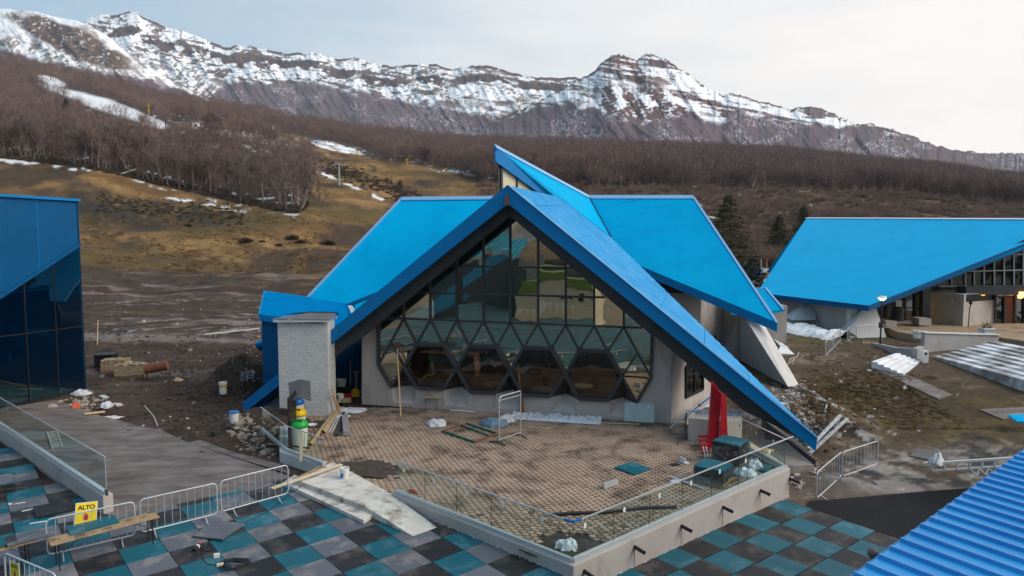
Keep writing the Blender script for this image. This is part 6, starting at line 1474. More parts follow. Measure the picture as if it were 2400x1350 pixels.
# white torn tape bits on the left floor
for (x, y, l, an) in ((40, 1180, .42, .5), (70, 1194, .4, .75), (90, 1224, .42, .45), (28, 1181, .25, -.2)):
    c = G(x, y, zL + .008); tag(MB().box(c, (l, .07, .006), Matrix.Rotation(an, 3, 'Z')).build('tape_scrap', m_white), 'torn white tape scrap lying on the left floor tiles', 'tape', 'torn white tape scraps')

# ------------------------------------------------------------------ block, red stack, footing clutter on the right of the terrace
bl = MB(); q = [G(1612, 1033, ZT), G(1700, 1042, ZT), G(1738, 1036, ZT), G(1735, 1010, ZT), G(1650, 1005, ZT)]; bl.prism(q, Vector((0, 0, .95))); bt = bl.build('concrete_block', m_conc, bevel=.02); tag(bt, 'big painted concrete block beside the red stack', 'block')
crumple('rubble_heap', (q[1] + q[4]) / 2 + Vector((0, .2, .95)), .8, .4, .14, m_rubble, 'thin rubble and paint flakes on top of the concrete block', 'rubble', 21)
tag(MB().bar((q[0] + Vector((.1, .8, 1.02))), q[2] + Vector((.1, .35, 1.0)), .07, .03).build('blue_strip', M('pale blue strip', (.18, .33, .62), rough=.5)), 'pale blue strip lying across the concrete block', 'strip'); tag(MB().box(q[4] + Vector((-.2, .05, 1.02)), (.12, .1, .08)).build('orange_scrap', M('orange scrap', (.8, .16, .03), rough=.5)), 'small orange scrap on the concrete block', 'scrap')
rd = thing('red_panel_stack', G(1684, 1056, ZT), 'tall stack of red metal panels standing on end beside the concrete block', 'metal panels')
pa, pb = G(1663, 1051, ZT), G(1698, 1052, ZT); zt_ = 2.55; ux = (pb - pa).normalized(); uy = Vector((-ux.y, ux.x, 0))
for k in range(6):
    a = pa + ux * (.074 * k - .06) + uy * (.02 * k); t0_ = pa + ux * (.11 + .048 * k) + uy * (.34 - .05 * k) + Vector((0, 0, zt_ - .07 * k)); mb = MB(); mb.prism([a, a + uy * .30, t0_ + uy * .16, t0_], ux * .052); mb.build('panel', m_red, rd)
    mb = MB(); mb.prism([a + ux * .045 + uy * .03, a + ux * .045 + uy * .28, t0_ + ux * .04 + uy * .14, t0_ + ux * .04 + uy * .02], ux * .016); mb.build('shadow_gap', m_redshade, rd)  # darker strip painted in as the shade between two panels
a = pa + ux * .385 - uy * .03; t0_ = pa + ux * .40 + uy * .06 + Vector((0, 0, zt_ - .42)); mb = MB(); mb.prism([a, a + ux * .33 + uy * .06, t0_ + ux * .20 + uy * .04, t0_], uy * .05); mb.build('front_panel', m_red, rd)
for k in range(6): t = (k + .5) / 6.3; c = a.lerp(t0_, t) - uy * .02; mb = MB(); mb.bar(c + ux * .01, c + ux * (.23 - .12 * t) + uy * .05, .03, .05); mb.build('rib', m_red, rd)
lr = thing('red_panel_stack', G(1652, 1062, ZT), 'low bundle of short red panels with white ties beside the tall stack', 'metal panels')
for k in range(5): a = G(1637 + k * 1.5, 1040 + k * 7, ZT + .04); mb = MB(); mb.bar(a + Vector((0, 0, .30 - .045 * k)), a + Vector((.40 - .02 * k, .02, .30 - .045 * k)), .17, .045); mb.build('panel', m_red, lr)
for x in (1648, 1655): MB().bar(G(x, 1046, ZT + .33), G(x + 5, 1072, ZT + .18), .03, .03).build('tie', m_white, lr)
# steel frame, tubes and planks by the flank wall
st_ = thing('steel_trestle', G(1600, 1040, ZT), 'dark steel trestle leaning on the left end of the concrete block', 'trestle')
for a, b in (((1588, 1043), (1612, 990)), ((1600, 1035), (1614, 985)), ((1608, 1030), (1612, 990))):
    p = G(*a, ZT); MB().tube(p, G(b[0], 1030, ZT) + Vector((0, .3, 1.0)), .022, 6).build('leg', m_dark, st_)
for k in (.25, .5, .75): p = G(1590, 1041, ZT).lerp(G(1612, 1030, ZT) + Vector((0, .3, 1.0)), k); MB().tube(p, p + Vector((.3, .2, 0)), .014, 6).build('rung', m_dark, st_)
for k, (a, b, mt) in enumerate((((1590, 992), (1665, 950), m_bblue), ((1596, 996), (1672, 956), m_galv), ((1605, 999), (1680, 962), m_white), ((1570, 1010), (1640, 972), m_galv))):
    tag(MB().bar(G(*a, ZT) + Vector((0, 0, .12 + .08 * (k % 3))), G(*b, ZT) + Vector((0, 0, .42 + .05 * k)), .07, .05).build('metal_bar', mt), ['blue metal bar lying lowest along the flank wall', 'grey metal bar on the pile along the flank wall', 'white metal bar on the pile behind the block', 'thin grey bar at the corner of the front wall'][k], 'bar')
tag(MB().bar(G(1742, 1032, ZT + .08), G(1838, 1095, ZT + .08), .26, .06).build('plank', m_pale), 'wide pale plank behind the right balustrade', 'plank'); tag(MB().box(G(1797, 1056, ZT + .12), (.5, .35, .04), Matrix.Rotation(.7, 3, 'Z')).build('board_offcut', m_wood), 'triangular wood offcut leaning behind the right balustrade', 'board')
tag(MB().bar(G(1786, 1104, ZT + .05), G(1808, 1090, ZT + .05), .22, .05).build('teal_strip', m_teal), 'small teal rubber strip beside the crumpled film', 'strip')
# ladder rails beyond the roof tip
lt = thing('cable_tray', on(1915, 1035), 'pair of long aluminium channel rails leaning past the blue roof tip', 'rails')
for (a, b) in (((1895, 1052), (1970, 973)), ((1898, 1062), (1986, 981))):
    pa_, pb_ = P(*a, 26.6), P(*b, 28.8); MB().bar(pa_, pb_, .13, .06).build('rail', m_galv, lt)
    for k in range(7): c = pa_.lerp(pb_, (k + .5) / 7); MB().box(c + Vector((0, 0, .034)), (.05, .05, .006)).build('hole', m_black, lt)

# alcove clutter
yz = ZT; yc = P(832, 915, 33.6); yc.z = ZT
ys_ = thing('shovel', yc, 'yellow shovel standing upright in the dark alcove', 'shovel'); MB().tube(yc + Vector((.02, .05, .35)), yc + Vector((.06, .12, 1.15)), .022, 8).build('shaft', m_yellow, ys_); w = MB(); w.prism([yc + Vector((-.2, 0, .02)), yc + Vector((.2, 0, .02)), yc + Vector((.18, .04, .36)), yc + Vector((.05, .06, .46)), yc + Vector((-.05, .06, .46)), yc + Vector((-.18, .04, .36))], Vector((0, .03, 0))); w.build('blade', m_yellow, ys_); MB().path([yc + Vector((-.06, .12, 1.32)), yc + Vector((.06, .12, 1.15)), yc + Vector((.18, .12, 1.32)), yc + Vector((-.06, .12, 1.32))], .018, 6).build('grip', m_yellow, ys_)
bucket(Vector((P(797, 940, 32.6).x, 32.6, ZT)), .19, .42, 'dented white bucket on the floor of the alcove'); b2 = bucket(Vector((P(800, 905, 33.8).x, 33.8, ZT + .55)), .26, .36, 'wide white tub on a shelf in the alcove')
tag(MB().box(Vector((P(800, 915, 33.8).x, 33.8, ZT + .27)), (.9, .6, .5)).build('crate', m_black), 'black crate under the white tub in the alcove', 'crate'); tag(MB().box(Vector((P(815, 915, 33.2).x, 33.2, ZT + .18)), (.35, .25, .2), Matrix.Rotation(.4, 3, 'Z')).build('red_bag', m_red), 'red cloth bag beside the yellow shovel', 'bag')
tag(MB().box(Vector((P(813, 945, 32.6).x, 32.6, ZT + .10)), (.42, .3, .2), Matrix.Rotation(.2, 3, 'Z')).build('box', m_card), 'brown box on the alcove floor between bucket and shovel', 'box')
tag(MB().tube(Vector((P(821, 930, 34.3).x, 34.3, ZT)), Vector((P(821, 870, 34.3).x, 34.4, ZT + 1.75)), .02, 6).build('pole', m_galv), 'thin grey pole standing in the alcove', 'pole')
for k, (a, b) in enumerate((((800, 968), (775, 905)), ((794, 968), (779, 916)))): p = G(*a, ZT); tag(MB().bar(p, Vector((c1.x + .12, c1.y - .1, ZT)) + Vector((.05 * k, 0, 1.3 - .3 * k)), .07, .05, (1, 0, 0)).build('timber', m_wood), ['longer brown timber leaning on the right side of the chimney block', 'shorter brown timber leaning beside the longer one at the chimney'][k], 'timber')
MB_ = MB(); MB_.lathe([(.10, 0), (.16, .06), (.22, .10), (.20, .11), (.12, .06), (.001, .05)], G(732, 1000, ZT), 16); tag(MB_.build('basin', m_white), 'pale mortar basin on the paving beside the bins', 'basin')
# ------------------------------------------------------------------ second hall on the right
B2 = thing('hall', (34, 56, .8), 'second blue-roofed hall at the right with a lit glazed entrance', 'building')
cC, cL_, cE = P(2036, 716, 50.0), P(1774, 686, 62.0), P(2400, 571, 55.6)
pl2 = plane3(cC, cL_, cE); n2b = pl2[1] if pl2[1].z > 0 else -pl2[1]; rr = lambda x, y: PL(x, y, *pl2)
cE2 = rr(2560, 507); rL, rR = rr(1890, 512), rr(2560, 516)
w = MB(); pts_ = [cC, cE2, rR, rL, cL_]; ribbed(w, pts_, rL - cL_, .42, .005, 'seam', n2b); w.prism([p - n2b * .014 for p in pts_], -n2b * .2); r2o = w.build('roof', m_blue, B2)
w = MB(); w.prism([cL_, cC, cC + Vector((0, 0, -.42)), cL_ + Vector((0, 0, -.42))], Vector((.05, .02, 0))); w.prism([cC + Vector((.0, -.03, 0)), cE2 + Vector((0, -.03, 0)), cE2 + Vector((0, -.03, -.62)), cC + Vector((0, -.03, -.42))], Vector((0, .06, 0))); w.build('fascia', m_dblue, r2o)
w = MB(); w.bar(rL + n2b * .06, rR + n2b * .06, .4, .1, n2b); w.build('ridge_cap', M('white ridge cap', (.62, .68, .76), rough=.4), r2o)
bw = rr(1890, 512) - Vector((0, 0, 0)); w = MB(); w.prism([rL, rR, rR + Vector((2, 9, -8)), rL + Vector((-2, 9, -8))], Vector((0, .1, -.15))); w.build('rear_roof', m_blue, r2o)
YB = 55.8
def q2(px, py, dy=0.0): return P(px, py, YB + dy)
def face(name, pix, mat, dy=0.0, th=.08, par=B2): return MB().prism([q2(x, y, dy) for x, y in pix], Vector((0, th, 0))).build(name, mat, par)
face('back_wall', [(2070, 715), (2180, 640), (2420, 540), (2420, 770), (2070, 770)], m_black, 4.0)
face('lit_wall', [(2085, 716), (2164, 684), (2164, 752), (2085, 752)], m_warm, 2.0)
face('lit_wall', [(2090, 718), (2115, 708), (2115, 750), (2090, 750)], m_brown, 2.2); face('inner_wall', [(2128, 695), (2142, 690), (2142, 745), (2128, 745)], m_black, 1.6); face('inner_wall', [(2082, 715), (2094, 710), (2094, 752), (2082, 752)], m_conc, 1.2)
face('entrance_glass', [(2096, 707), (2163, 675), (2163, 755), (2096, 755)], gl_dark, .3, .02)
w = MB()
for x, y0 in ((2097, 708), (2121, 698), (2145, 686), (2163, 677)): w.bar(q2(x, y0, .2), q2(x, 756, .2), .16, .16, (0, 1, 0))
w.bar(q2(2097, 722, .2), q2(2163, 722, .2), .08, .08); w.build('entrance_frame', m_black, B2)
face('dark_column', [(2163, 676), (2183, 668), (2180, 752), (2163, 752)], m_dark, -.3, .5)
face('door_sill', [(2096, 754), (2166, 752), (2166, 760), (2096, 762)], m_conc2, -.4, .5)
# projecting concrete box
za = -.0; pA, pB_, pC_ = q2(2178, 772, 1.2), q2(2256, 773, -1.9), q2(2335, 768, .3)
w = MB(); gq = lambda p, z: Vector((p.x, p.y, z)); zt2 = q2(2256, 690, -1.9).z; zt2a = q2(2178, 680, 1.2).z
w.poly([gq(pA, .4), gq(pB_, .4), gq(pB_, zt2), gq(pA, zt2)]); w.poly([gq(pB_, .4), gq(pC_, .4), gq(pC_, zt2), gq(pB_, zt2)]); pD = pA + Vector((2.5, 2.2, 0)); w.poly([gq(pA, zt2), gq(pB_, zt2), gq(pC_, zt2), gq(pD, zt2)]); w.build('porch_wall', m_conc, B2)
nB2 = (pC_ - pB_).normalized(); w = MB(); oB = Vector((nB2.y, -nB2.x, 0)) * .02
w.prism([gq(pB_, zt2 - .62) + nB2 * .28 + oB, gq(pC_, zt2 - .62) - nB2 * .15 + oB, gq(pC_, zt2 - .02) - nB2 * .15 + oB, gq(pB_, zt2 - .02) + nB2 * .28 + oB], -oB * 1.5); w.build('slot_window', gl_dark, B2)
face('lintel', [(2264, 672), (2420, 670), (2420, 692), (2264, 690)], m_dark, -.9, 1.2)
face('upper_glass', [(2180, 668), (2262, 628), (2420, 552), (2420, 672), (2180, 672)], gl_dark, .35, .02)
w = MB()
for x in (2230, 2262, 2283, 2306, 2330, 2353, 2376, 2398): w.bar(q2(x, 628 - (x - 2262) * .48 + 5, .25), q2(x, 672, .25), .1, .1, (0, 1, 0))
w.bar(q2(2262, 636, .25), q2(2420, 632, .25), .09, .1); w.bar(q2(2350, 597, .25), q2(2420, 595, .25), .09, .1); w.bar(q2(2200, 671, .22), q2(2420, 670, .22), .12, .1); w.build('upper_frame', M('light grey frame', (.30, .32, .34), rough=.4), B2)
face('white_panel', [(2337, 686), (2355, 686), (2355, 694), (2337, 694)], m_white, -.2); face('white_panel', [(2360, 686), (2374, 686), (2374, 693), (2360, 693)], m_white, -.2)
face('door_glass', [(2334, 697), (2352, 697), (2352, 764), (2334, 766)], gl_dark, .0, .02); face('wood_door', [(2357, 697), (2378, 697), (2378, 762), (2357, 762)], m_rust, .1); face('door_glass', [(2380, 697), (2400, 697), (2400, 761), (2380, 761)], gl_dark, .0, .02)
face('door_base', [(2334, 758), (2350, 757), (2350, 765), (2334, 766)], m_orange, -.03, .02)
w = MB()
for x in (2333, 2354, 2379, 2401): w.bar(q2(x, 692, -.1), q2(x, 766, -.1), .14, .14, (0, 1, 0))
w.build('door_frame', m_dark, B2)
wl = thing('wall_lantern', q2(2392, 690, -.8), 'glowing amber wall lantern beside the right entrance', 'lamp'); w = MB(); w.lathe([(.16, -.3), (.26, .15), (.26, .2), (.001, .2)], q2(2392, 690, -.8), 8); w.build('shade', m_orglow, wl); MB().box(q2(2391, 682, -.7), (.12, .3, .12)).build('bracket', m_black, wl)
# side wall under the eave and the pyramids
dS = (cC - cL_); dS.z = 0; dS.normalize(); oS = Vector((-dS.y, dS.x, 0)); oS = oS if oS.x > 0 else -oS
a = Vector((cL_.x, cL_.y, 0)) + oS * 1.6 + dS * .3; b = Vector((cC.x, cC.y, 0)) + oS * 1.6 - dS * 2.2
zW0, zW1 = 1.0, 2.95
w = MB(); w.prism([gq(a, .3), gq(b, .3), gq(b, zW1), gq(a, zW1)], oS * .25); w.build('side_wall', m_conc, B2)
w = MB(); w.prism([gq(a, zW1), gq(b, zW1), gq(b, zW1 + .8), gq(a, zW1 + .8)], oS * .1); w.build('slot_window', gl_dark, B2)
def pyramid(px0, px1, pyb, y, ptx0, ptx1, pyt, dep, lab):
    f0, f1 = P(px0, pyb, y), P(px1, pyb, y); t0_, t1_ = P(ptx0, pyt, y + dep * .6), P(ptx1, pyt, y + dep * .6); b0_, b1_ = f0 + Vector((.3, dep, 0)), f1 + Vector((-.2, dep, 0)); w = MB()
    w.poly([f0, f1, t1_, t0_]); w.poly([f1, b1_, t1_]); w.poly([f0, t0_, b0_]); w.poly([b0_, t0_, t1_, b1_]); o = w.build('pyramid_buttress', m_conc2, B2); o['label'] = lab
pyramid(1984, 2078, 791, 51.0, 2025, 2052, 718, 2.2, 'nearer white pyramid buttress'); pyramid(1856, 1914, 750, 56.5, 1894, 1908, 704, 2.4, 'farther white pyramid buttress')
face('corner_pier', [(1991, 722), (2010, 724), (2010, 772), (1991, 770)], m_conc2, -3.2, .5)
for (x, y, w_, h_, d, lab) in ((2105, 735, 24, 26, -2.2, 'left black drum bin by the lit entrance'), (2078, 728, 12, 20, -2.6, 'smaller black drum behind the lamp post')):
    c = q2(x, y + h_ / 2 + 4, d); mb = MB(); s = (YB + d) / F; mb.lathe([(w_ / 2 * s, 0), (w_ / 2 * s, h_ * s * 1.25), (w_ / 2 * s * .9, h_ * s * 1.25), (.001, h_ * s * 1.1)], c, 14); tag(mb.build('drum_bin', m_black), lab, 'bin')
for (x0, x1, y0, y1, d, lab) in ((2076, 2102, 752, 768, -3.0, 'low concrete plinth under the black drum'), (2154, 2183, 746, 762, -2.2, 'low concrete plinth right of the lit entrance')):
    MBo = MB().prism([q2(x0, y1, d), q2(x1, y1 + 2, d), q2(x1, y0 + 1, d), q2(x0, y0, d)], Vector((.1, 1.2, 0))); tag(MBo.build('plinth', m_conc), lab, 'plinth')
cam_p = thing('garden_lamp', q2(2269, 768, -2.6), 'thin lamp on a bent stem in front of the concrete porch', 'lamp'); b = q2(2269, 768, -2.6); MB().path([b, b + Vector((.05, 0, 1.6)), b + Vector((.12, 0, 1.9))], .04, 6).build('stem', m_dark, cam_p); MB().lathe([(.05, -.15), (.14, 0), (.10, .15), (.001, .2)], b + Vector((.12, 0, 2.0)), 10).build('head', m_black, cam_p)

# forecourt: raised paved ground, retaining walls, steps, planters
def zfl(px, py, y): return P(px, py, y).z
fc = MB(); fcz = P(2180, 786, 50.0).z
FQ = [(2105, 778), (2163, 787), (2345, 791), (2420, 802), (2560, 830)]
fz = [G(x, y, 1.4) for x, y in FQ] + [Vector((48, 60, 1.4)), Vector((32, 60, 1.4))]; fc.prism(fz, Vector((0, 0, -1.6)))
struct('forecourt', fc, M('tan paving', (.30, .21, .125), (.37, .27, .17), rough=.85, scale=1.2, pos=True, bump=.4, bscale=14, col3=(.13, .095, .065), scale3=.5, lo3=.52, hi3=.68))
def wall_px(pts, label, mat, th, zb=-.2, name='retaining_wall'):
    t = thing(name, P(*pts[0]), label, 'wall'); mb = MB(); q = [P(*p) for p in pts]
    for a, b in zip(q, q[1:]):
        d = (b - a); d.z = 0; n = Vector((-d.y, d.x, 0)).normalized() * th; mb.prism([Vector((a.x, a.y, zb)), Vector((b.x, b.y, zb)), b, a], n)
    mb.build('wall', mat, t); return t
m_rwall = M('grey retaining wall', (.36, .345, .335), (.43, .41, .40), rough=.75, scale=.8, pos=True, col3=(.62, .62, .63), scale3=1.2, lo3=.60, hi3=.75, bump=.2, bscale=10)
wall_px([(2168, 781, 45.0), (2341, 786, 46.6)], 'long grey retaining wall with a white top edge above the snowy steps', m_rwall, .3)
tag(MB().bar(P(2166, 780.5, 45.0) + Vector((0, .1, .03)), P(2342, 785.5, 46.6) + Vector((0, .1, .03)), .42, .06).build('coping', m_white), 'white coping strip on the long grey retaining wall', 'coping')
wall_px([(2042, 803, 47.5), (2100, 815, 44.5), (2150, 817, 43.2), (2166, 812, 43.8)], 'low curved grey wall beside the short snowy steps', m_rwall, .3)
pp_ = thing('gate_pier', P(2166, 838, 42.5), 'short white pier with a round black hole between the two flights of steps', 'pier'); c = P(2166, 838, 42.5); w = MB(); w.box(c + Vector((0, 0, -.15)), (.36, .34, 1.2)); w.build('pier', m_white, pp_); MB().tube(c + Vector((0, -.18, .28)), c + Vector((0, -.15, .28)), .09, 12).build('hole', m_ink, pp_)
m_steps = M('snow-dusted steps', (.24, .225, .215), (.34, .325, .32), rough=.85, scale=1.0, pos=True, col3=(.78, .79, .82), scale3=.5, lo3=.46, hi3=.62)
m_sneeze = M('snow on steps', (.80, .81, .84), (.62, .61, .60), rough=.8, scale=.9, lo=.45, hi=.62, pos=True)
fs = thing('steps', P(2190, 838, 42), 'wide flight of grey steps with snow on the treads at the right edge', 'steps')
A0, A1, Bq0 = P(2188, 838, 43.6), P(2420, 903, 35.4), P(2333, 799, 45.9); Bq1 = Bq0 + (A1 - A0)
for k in range(8):
    t = k / 8; t1 = (k + 1) / 8; l0, r0_, l1, r1q = A0.lerp(Bq0, t), A1.lerp(Bq1, t), A0.lerp(Bq0, t1), A1.lerp(Bq1, t1); z = A0.z + (Bq0.z - A0.z) * t1; zp = A0.z + (Bq0.z - A0.z) * t - (.1 if k == 0 else 0)
    w = MB(); V3 = lambda p, zz: Vector((p.x, p.y, zz)); w.poly([V3(l0, zp - (.6 if k == 0 else 0)), V3(r0_, zp - (.8 if k == 0 else 0)), V3(r0_, z), V3(l0, z)]); w.poly([V3(l0, z), V3(r0_, z), V3(r1q, z), V3(l1, z)]); w.build('step', m_steps, fs)
ss = thing('steps', P(2100, 860, 40), 'short flight of snow-covered steps in front of the low curved wall', 'steps')
a0_, a1_, b0_, b1_ = G(2118, 879, .46), G(2158, 848, .46), G(2043, 848, .92), G(2100, 828, .92)
for k in range(5):
    t, t1 = k / 5, (k + 1) / 5; l0, r0_, l1, r1q = a0_.lerp(b0_, t), a1_.lerp(b1_, t), a0_.lerp(b0_, t1), a1_.lerp(b1_, t1); z = a0_.z + .10 * (k + 1) - .02; V3 = lambda p, zz: Vector((p.x, p.y, zz)); w = MB()
    w.poly([V3(l0, z - (.14 if k else .6)), V3(r0_, z - (.14 if k else .6)), V3(r0_, z), V3(l0, z)]); w.poly([V3(l0, z), V3(r0_, z), V3(r1q, z), V3(l1, z)]); w.poly([V3(l0, z - .7), V3(l0, z), V3(l1, z), V3(l1, z - .7)]); w.build('step', m_sneeze, ss)
pth = MB()
for a, b, c, d in (((2040, 862), (2132, 906), (2165, 897), (2058, 851)), ((2132, 906), (2200, 938), (2232, 927), (2165, 897)), ((2296, 962), (2350, 985), (2420, 972), (2420, 955))):
    q = [on(*p) + Vector((0, 0, .06)) for p in (a, b, c, d)]; pth.prism(q, Vector((0, 0, -.3)))
struct('path', pth, m_rawconc)
def planter(px, py, w_, h_, y, label, plant):
    c = P(px, py, y); s = y / F; t = thing('planter', c, label, 'planter'); mb = MB(); W, H = w_ * s, h_ * s; mb.box((0, 0, H / 2), (W * .88, W * .7, H)); 
    for a, b, sx, sy in ((0, -W * .38, W, .08), (0, W * .38, W, .08), (-W * .46, 0, .08, W * .84), (W * .46, 0, .08, W * .84)): mb.box((a, b, H * .92), (sx, sy, H * .3))
    mb.build('tub', m_white, t, local=True, bevel=.02); MB().box((0, 0, H * .99), (W * .8, W * .6, .04)).build('soil', m_dirt, t, local=True)
    if plant:
        v, f = bush_mesh(77, 1.2); m = MB(); m.v = [tuple(Vector(p) * .9 + Vector((0, 0, H))) for p in v]; m.f = f; m.m = [0] * len(f); m.build('plant', m_needle2, t, local=True)
planter(2155, 793, 24, 17, 47.0, 'empty white planter tub at the left end of the retaining wall', False); planter(2311, 784, 27, 15, 47.6, 'white planter tub with a small shrub behind the retaining wall', True)
lp_ = thing('lamp_post', P(2063, 805, 46.5), 'black lamp post with a lit white globe head in front of the right hall', 'lamp post'); b, tt = P(2063, 806, 46.5), P(2067.5, 704, 46.5)
MB().tube(b + Vector((0, 0, -.3)), tt, .06, 8, .05).build('post', m_black, lp_); MB().lathe([(.05, -.04), (.14, .03), (.26, .14), (.27, .18), (.001, .20)], tt, 18).build('globe', m_glow, lp_); MB().lathe([(.28, .18), (.29, .25), (.20, .31), (.001, .33)], tt, 18).build('cap', m_white, lp_); MB().lathe([(.09, -.1), (.09, -.02), (.001, -.02)], tt, 10).build('collar', m_black, lp_); MB().box(P(2064, 762, 46.4), (.2, .16, .4)).build('box', m_black, lp_)
# snow bank along the second hall
sn = MB(); n_, m_ = 90, 16; rows = []
pL, pR = P(1822, 742, 58.5), P(1990, 783, 50.0)
for i in range(n_ + 1):
    row = []
    for j in range(m_ + 1):
        t, v = i / n_, j / m_; c = pL.lerp(pR, t); wd = (1.6 + .8 * math.sin(t * 3.0) + 1.3 * (float(fbm(t * 9, 3, 4, 5)) - .3)); p = c + oS * (.9 - v * wd * 1.3 * (.85 + .3 * float(fbm(t * 24, v * 1.5, 4, 8)))) ; z = float(zg(p.x, p.y)) + .02 + .60 * max(0, math.sin(min(1, v * 1.05 + .03) * math.pi)) ** .7 * (.25 + 1.1 * float(fbm(t * 22, v * 5, 5, 6))) * (1 if j < m_ else 0) - (.06 if j == m_ else 0); row.append((p.x, p.y, z))
    rows.append(row)
for i in range(n_):
    for j in range(m_): sn.poly([rows[i][j], rows[i + 1][j], rows[i + 1][j + 1], rows[i][j + 1]])
tag(sn.build('snow', m_snow, smooth=False), kind='stuff')
for (x, y, sx, sy, lab) in ((1838, 822, 1.0, .9, 'patch'), (1812, 800, .8, .5, 'patch')):
    p = on(x, y); mb = MB(); mb.prism([on(1832, 806) + Vector((0, 0, .12)), on(1862, 832) + Vector((0, 0, .05)), on(1822, 830) + Vector((0, 0, .08))] if x == 1838 else [on(1812, 803) + Vector((0, 0, .3)), on(1850, 816) + Vector((0, 0, .05)), on(1828, 812) + Vector((0, 0, .08))], Vector((0, 0, -.15))); tag(mb.build('snow', m_snow), kind='stuff')
# hose and wire on the slope
for q, r, nm, lab, mt in ((((1873, 905), (1890, 915), (1915, 928), (1932, 940), (1938, 952), (1934, 962)), .03, 'hose', 'pale hose curving down the bank behind the roof tip', m_conc2), (((1862, 844), (1846, 856), (1852, 843), (1868, 838), (1872, 828)), .025, 'wire', 'bent pale wire standing up beside the grey buttress', m_conc2)):
    tag(MB().path([on(x, y) + Vector((0, 0, .06)) for x, y in q], r, 6).build(nm, mt), lab, nm)

# ------------------------------------------------------------------ things between the gravel and the near roof
tr = thing('steel_truss', on(2185, 1108), 'galvanised steel lattice truss lying on the mud by the gravel', 'truss'); a, b = P(2184, 1103, 24.2), P(2420, 1088, 24.0); up_ = Vector((0, 0, .28))
MB().bar(a + up_, b + up_, .10, .08).build('chord', m_galv, tr); MB().bar(a, b, .08, .05).build('chord', m_galv, tr); MB().bar(a + Vector((0, .5, .1)), b + Vector((0, .5, .1)), .08, .06).build('chord', m_galv, tr)
for k in range(9): c = a.lerp(b, k / 8); MB().bar(c, c + up_, .07, .07, (1, 0, 0)).build('strut', m_galv, tr)
for k in range(7): c, d = a.lerp(b, .38 + k * .09) + Vector((0, -.02, -.02)), a.lerp(b, .38 + k * .09 + .045) + Vector((0, -.15, -.24)); MB().bar(c, d, .05, .03).build('brace', m_conc2, tr); MB().bar(a.lerp(b, .38 + k * .09 + .09) + Vector((0, -.02, -.02)), d, .05, .03).build('brace', m_conc2, tr)
crumple('plastic_bag', P(2196, 1088, 24.3), .30, .22, .42, m_white, 'white torn plastic bag hooked on the end of the steel truss', 'bag', 31)
tag(MB().prism([on(2132, 1070), on(2150, 1053), on(2224, 1062), on(2216, 1088)], Vector((0, 0, .04))).build('dark_sheet', m_slate), 'dark grey sheet half buried in the gravel', 'sheet')
tag(MB().prism([P(2362, 975, 30.5), P(2384, 991, 29.6), P(2425, 991, 29.4), P(2425, 972, 30.6)], Vector((0, 0, .06))).build('blue_sheet', m_blue), 'piece of light blue roof sheet lying by the path at the right edge', 'sheet')
# near ribbed roof in the bottom right corner
NR = thing('ribbed_roof', P(2200, 1250, 11), 'near bright blue ribbed metal roof filling the bottom right corner', 'roof')
e0, e1 = P(1990, 1356, 8.6), P(2425, 1037, 14.6); e1.z = e0.z + (e1.z - e0.z); ed = (e1 - e0).normalized(); out = Vector((ed.y, -ed.x, 0)).normalized(); fall = (out + Vector((0, 0, -.06))).normalized()
e0b = e0 - ed * 1.5; e1b = e1 + ed * 2.0
w = MB(); nr_ = ribbed(w, [e0b, e1b, e1b + fall * 8, e0b + fall * 8], fall, .40, .055, 'trap'); w.prism([p - nr_ * .012 for p in (e0b, e1b, e1b + fall * 8, e0b + fall * 8)], -nr_ * .06); w.build('roof_sheet', M('near blue roof sheet', (.0, .215, .57), (.004, .255, .62), rough=.36, scale=.7, spec=.5, pos=True, stretch=(1, 1, 1), col3=(.02, .17, .45), scale3=2.0, lo3=.6, hi3=.85), NR)
w = MB(); w.bar(e0b - out * .02 - Vector((0, 0, .1)), e1b - out * .02 - Vector((0, 0, .1)), .05, .16); w.build('edge_trim', m_bluetrim, NR)
w = MB(); iw = out * .5; w.prism([gq(e0b + iw, -1), gq(e1b + iw, -1), gq(e1b + iw, e1.z - .3), gq(e0b + iw, e0.z - .3)], out * .2); w.build('wall_below', m_dark, NR)
gl_ = thing('globe_lamp', P(2047, 1297, 10.6), 'grey dusty globe lamp peeking over the edge of the near blue roof', 'lamp'); MB().lathe([(.001, -.095), (.05, -.08), (.085, -.04), (.095, 0), (.085, .045), (.05, .08), (.001, .095)], P(2047, 1297, 10.6), 18).build('globe', M('dusty globe', (.13, .10, .095), (.17, .14, .13), rough=.4, scale=8), gl_, smooth=True); g_ = P(2047, 1297, 10.6); MB().tube(g_ + Vector((0, 0, -.09)), Vector((g_.x, g_.y, -.6)), .03, 8).build('post', m_black, gl_)
# ------------------------------------------------------------------ dark blue glass building on the left
B0 = thing('glass_building', (-24.5, 35.5, 0), 'dark blue building at the left edge with a slanted glass lower half', 'building')
v0, v1 = G(203, 915, 0), G(-150, 995, 0); d0 = (v1 - v0).normalized(); ztp = P(187, 470, v0.y).z; nb0 = Vector((d0.y, -d0.x, 0)); nb0 = nb0 if nb0.x > 0 else -nb0
bp = lambda px, py, off=0.0: PL(px, py, v0 + nb0 * off, nb0)
tl = lambda p, z: Vector((p.x, p.y, z))
q = lambda t, z, o=0: v0 + d0 * t + nb0 * o + Vector((0, 0, z))
Lb = (v1 - v0).length; zd0 = bp(189, 572).z; zd1 = bp(0, 695).z; t1_ = (bp(0, 695) - v0).dot(d0); sl = (zd1 - zd0) / t1_
w = MB(); w.prism([q(0, zd0), q(Lb, zd0 + sl * Lb), q(Lb, ztp), q(0, ztp)], -nb0 * .3); w.build('upper_cladding', m_dblue, B0)
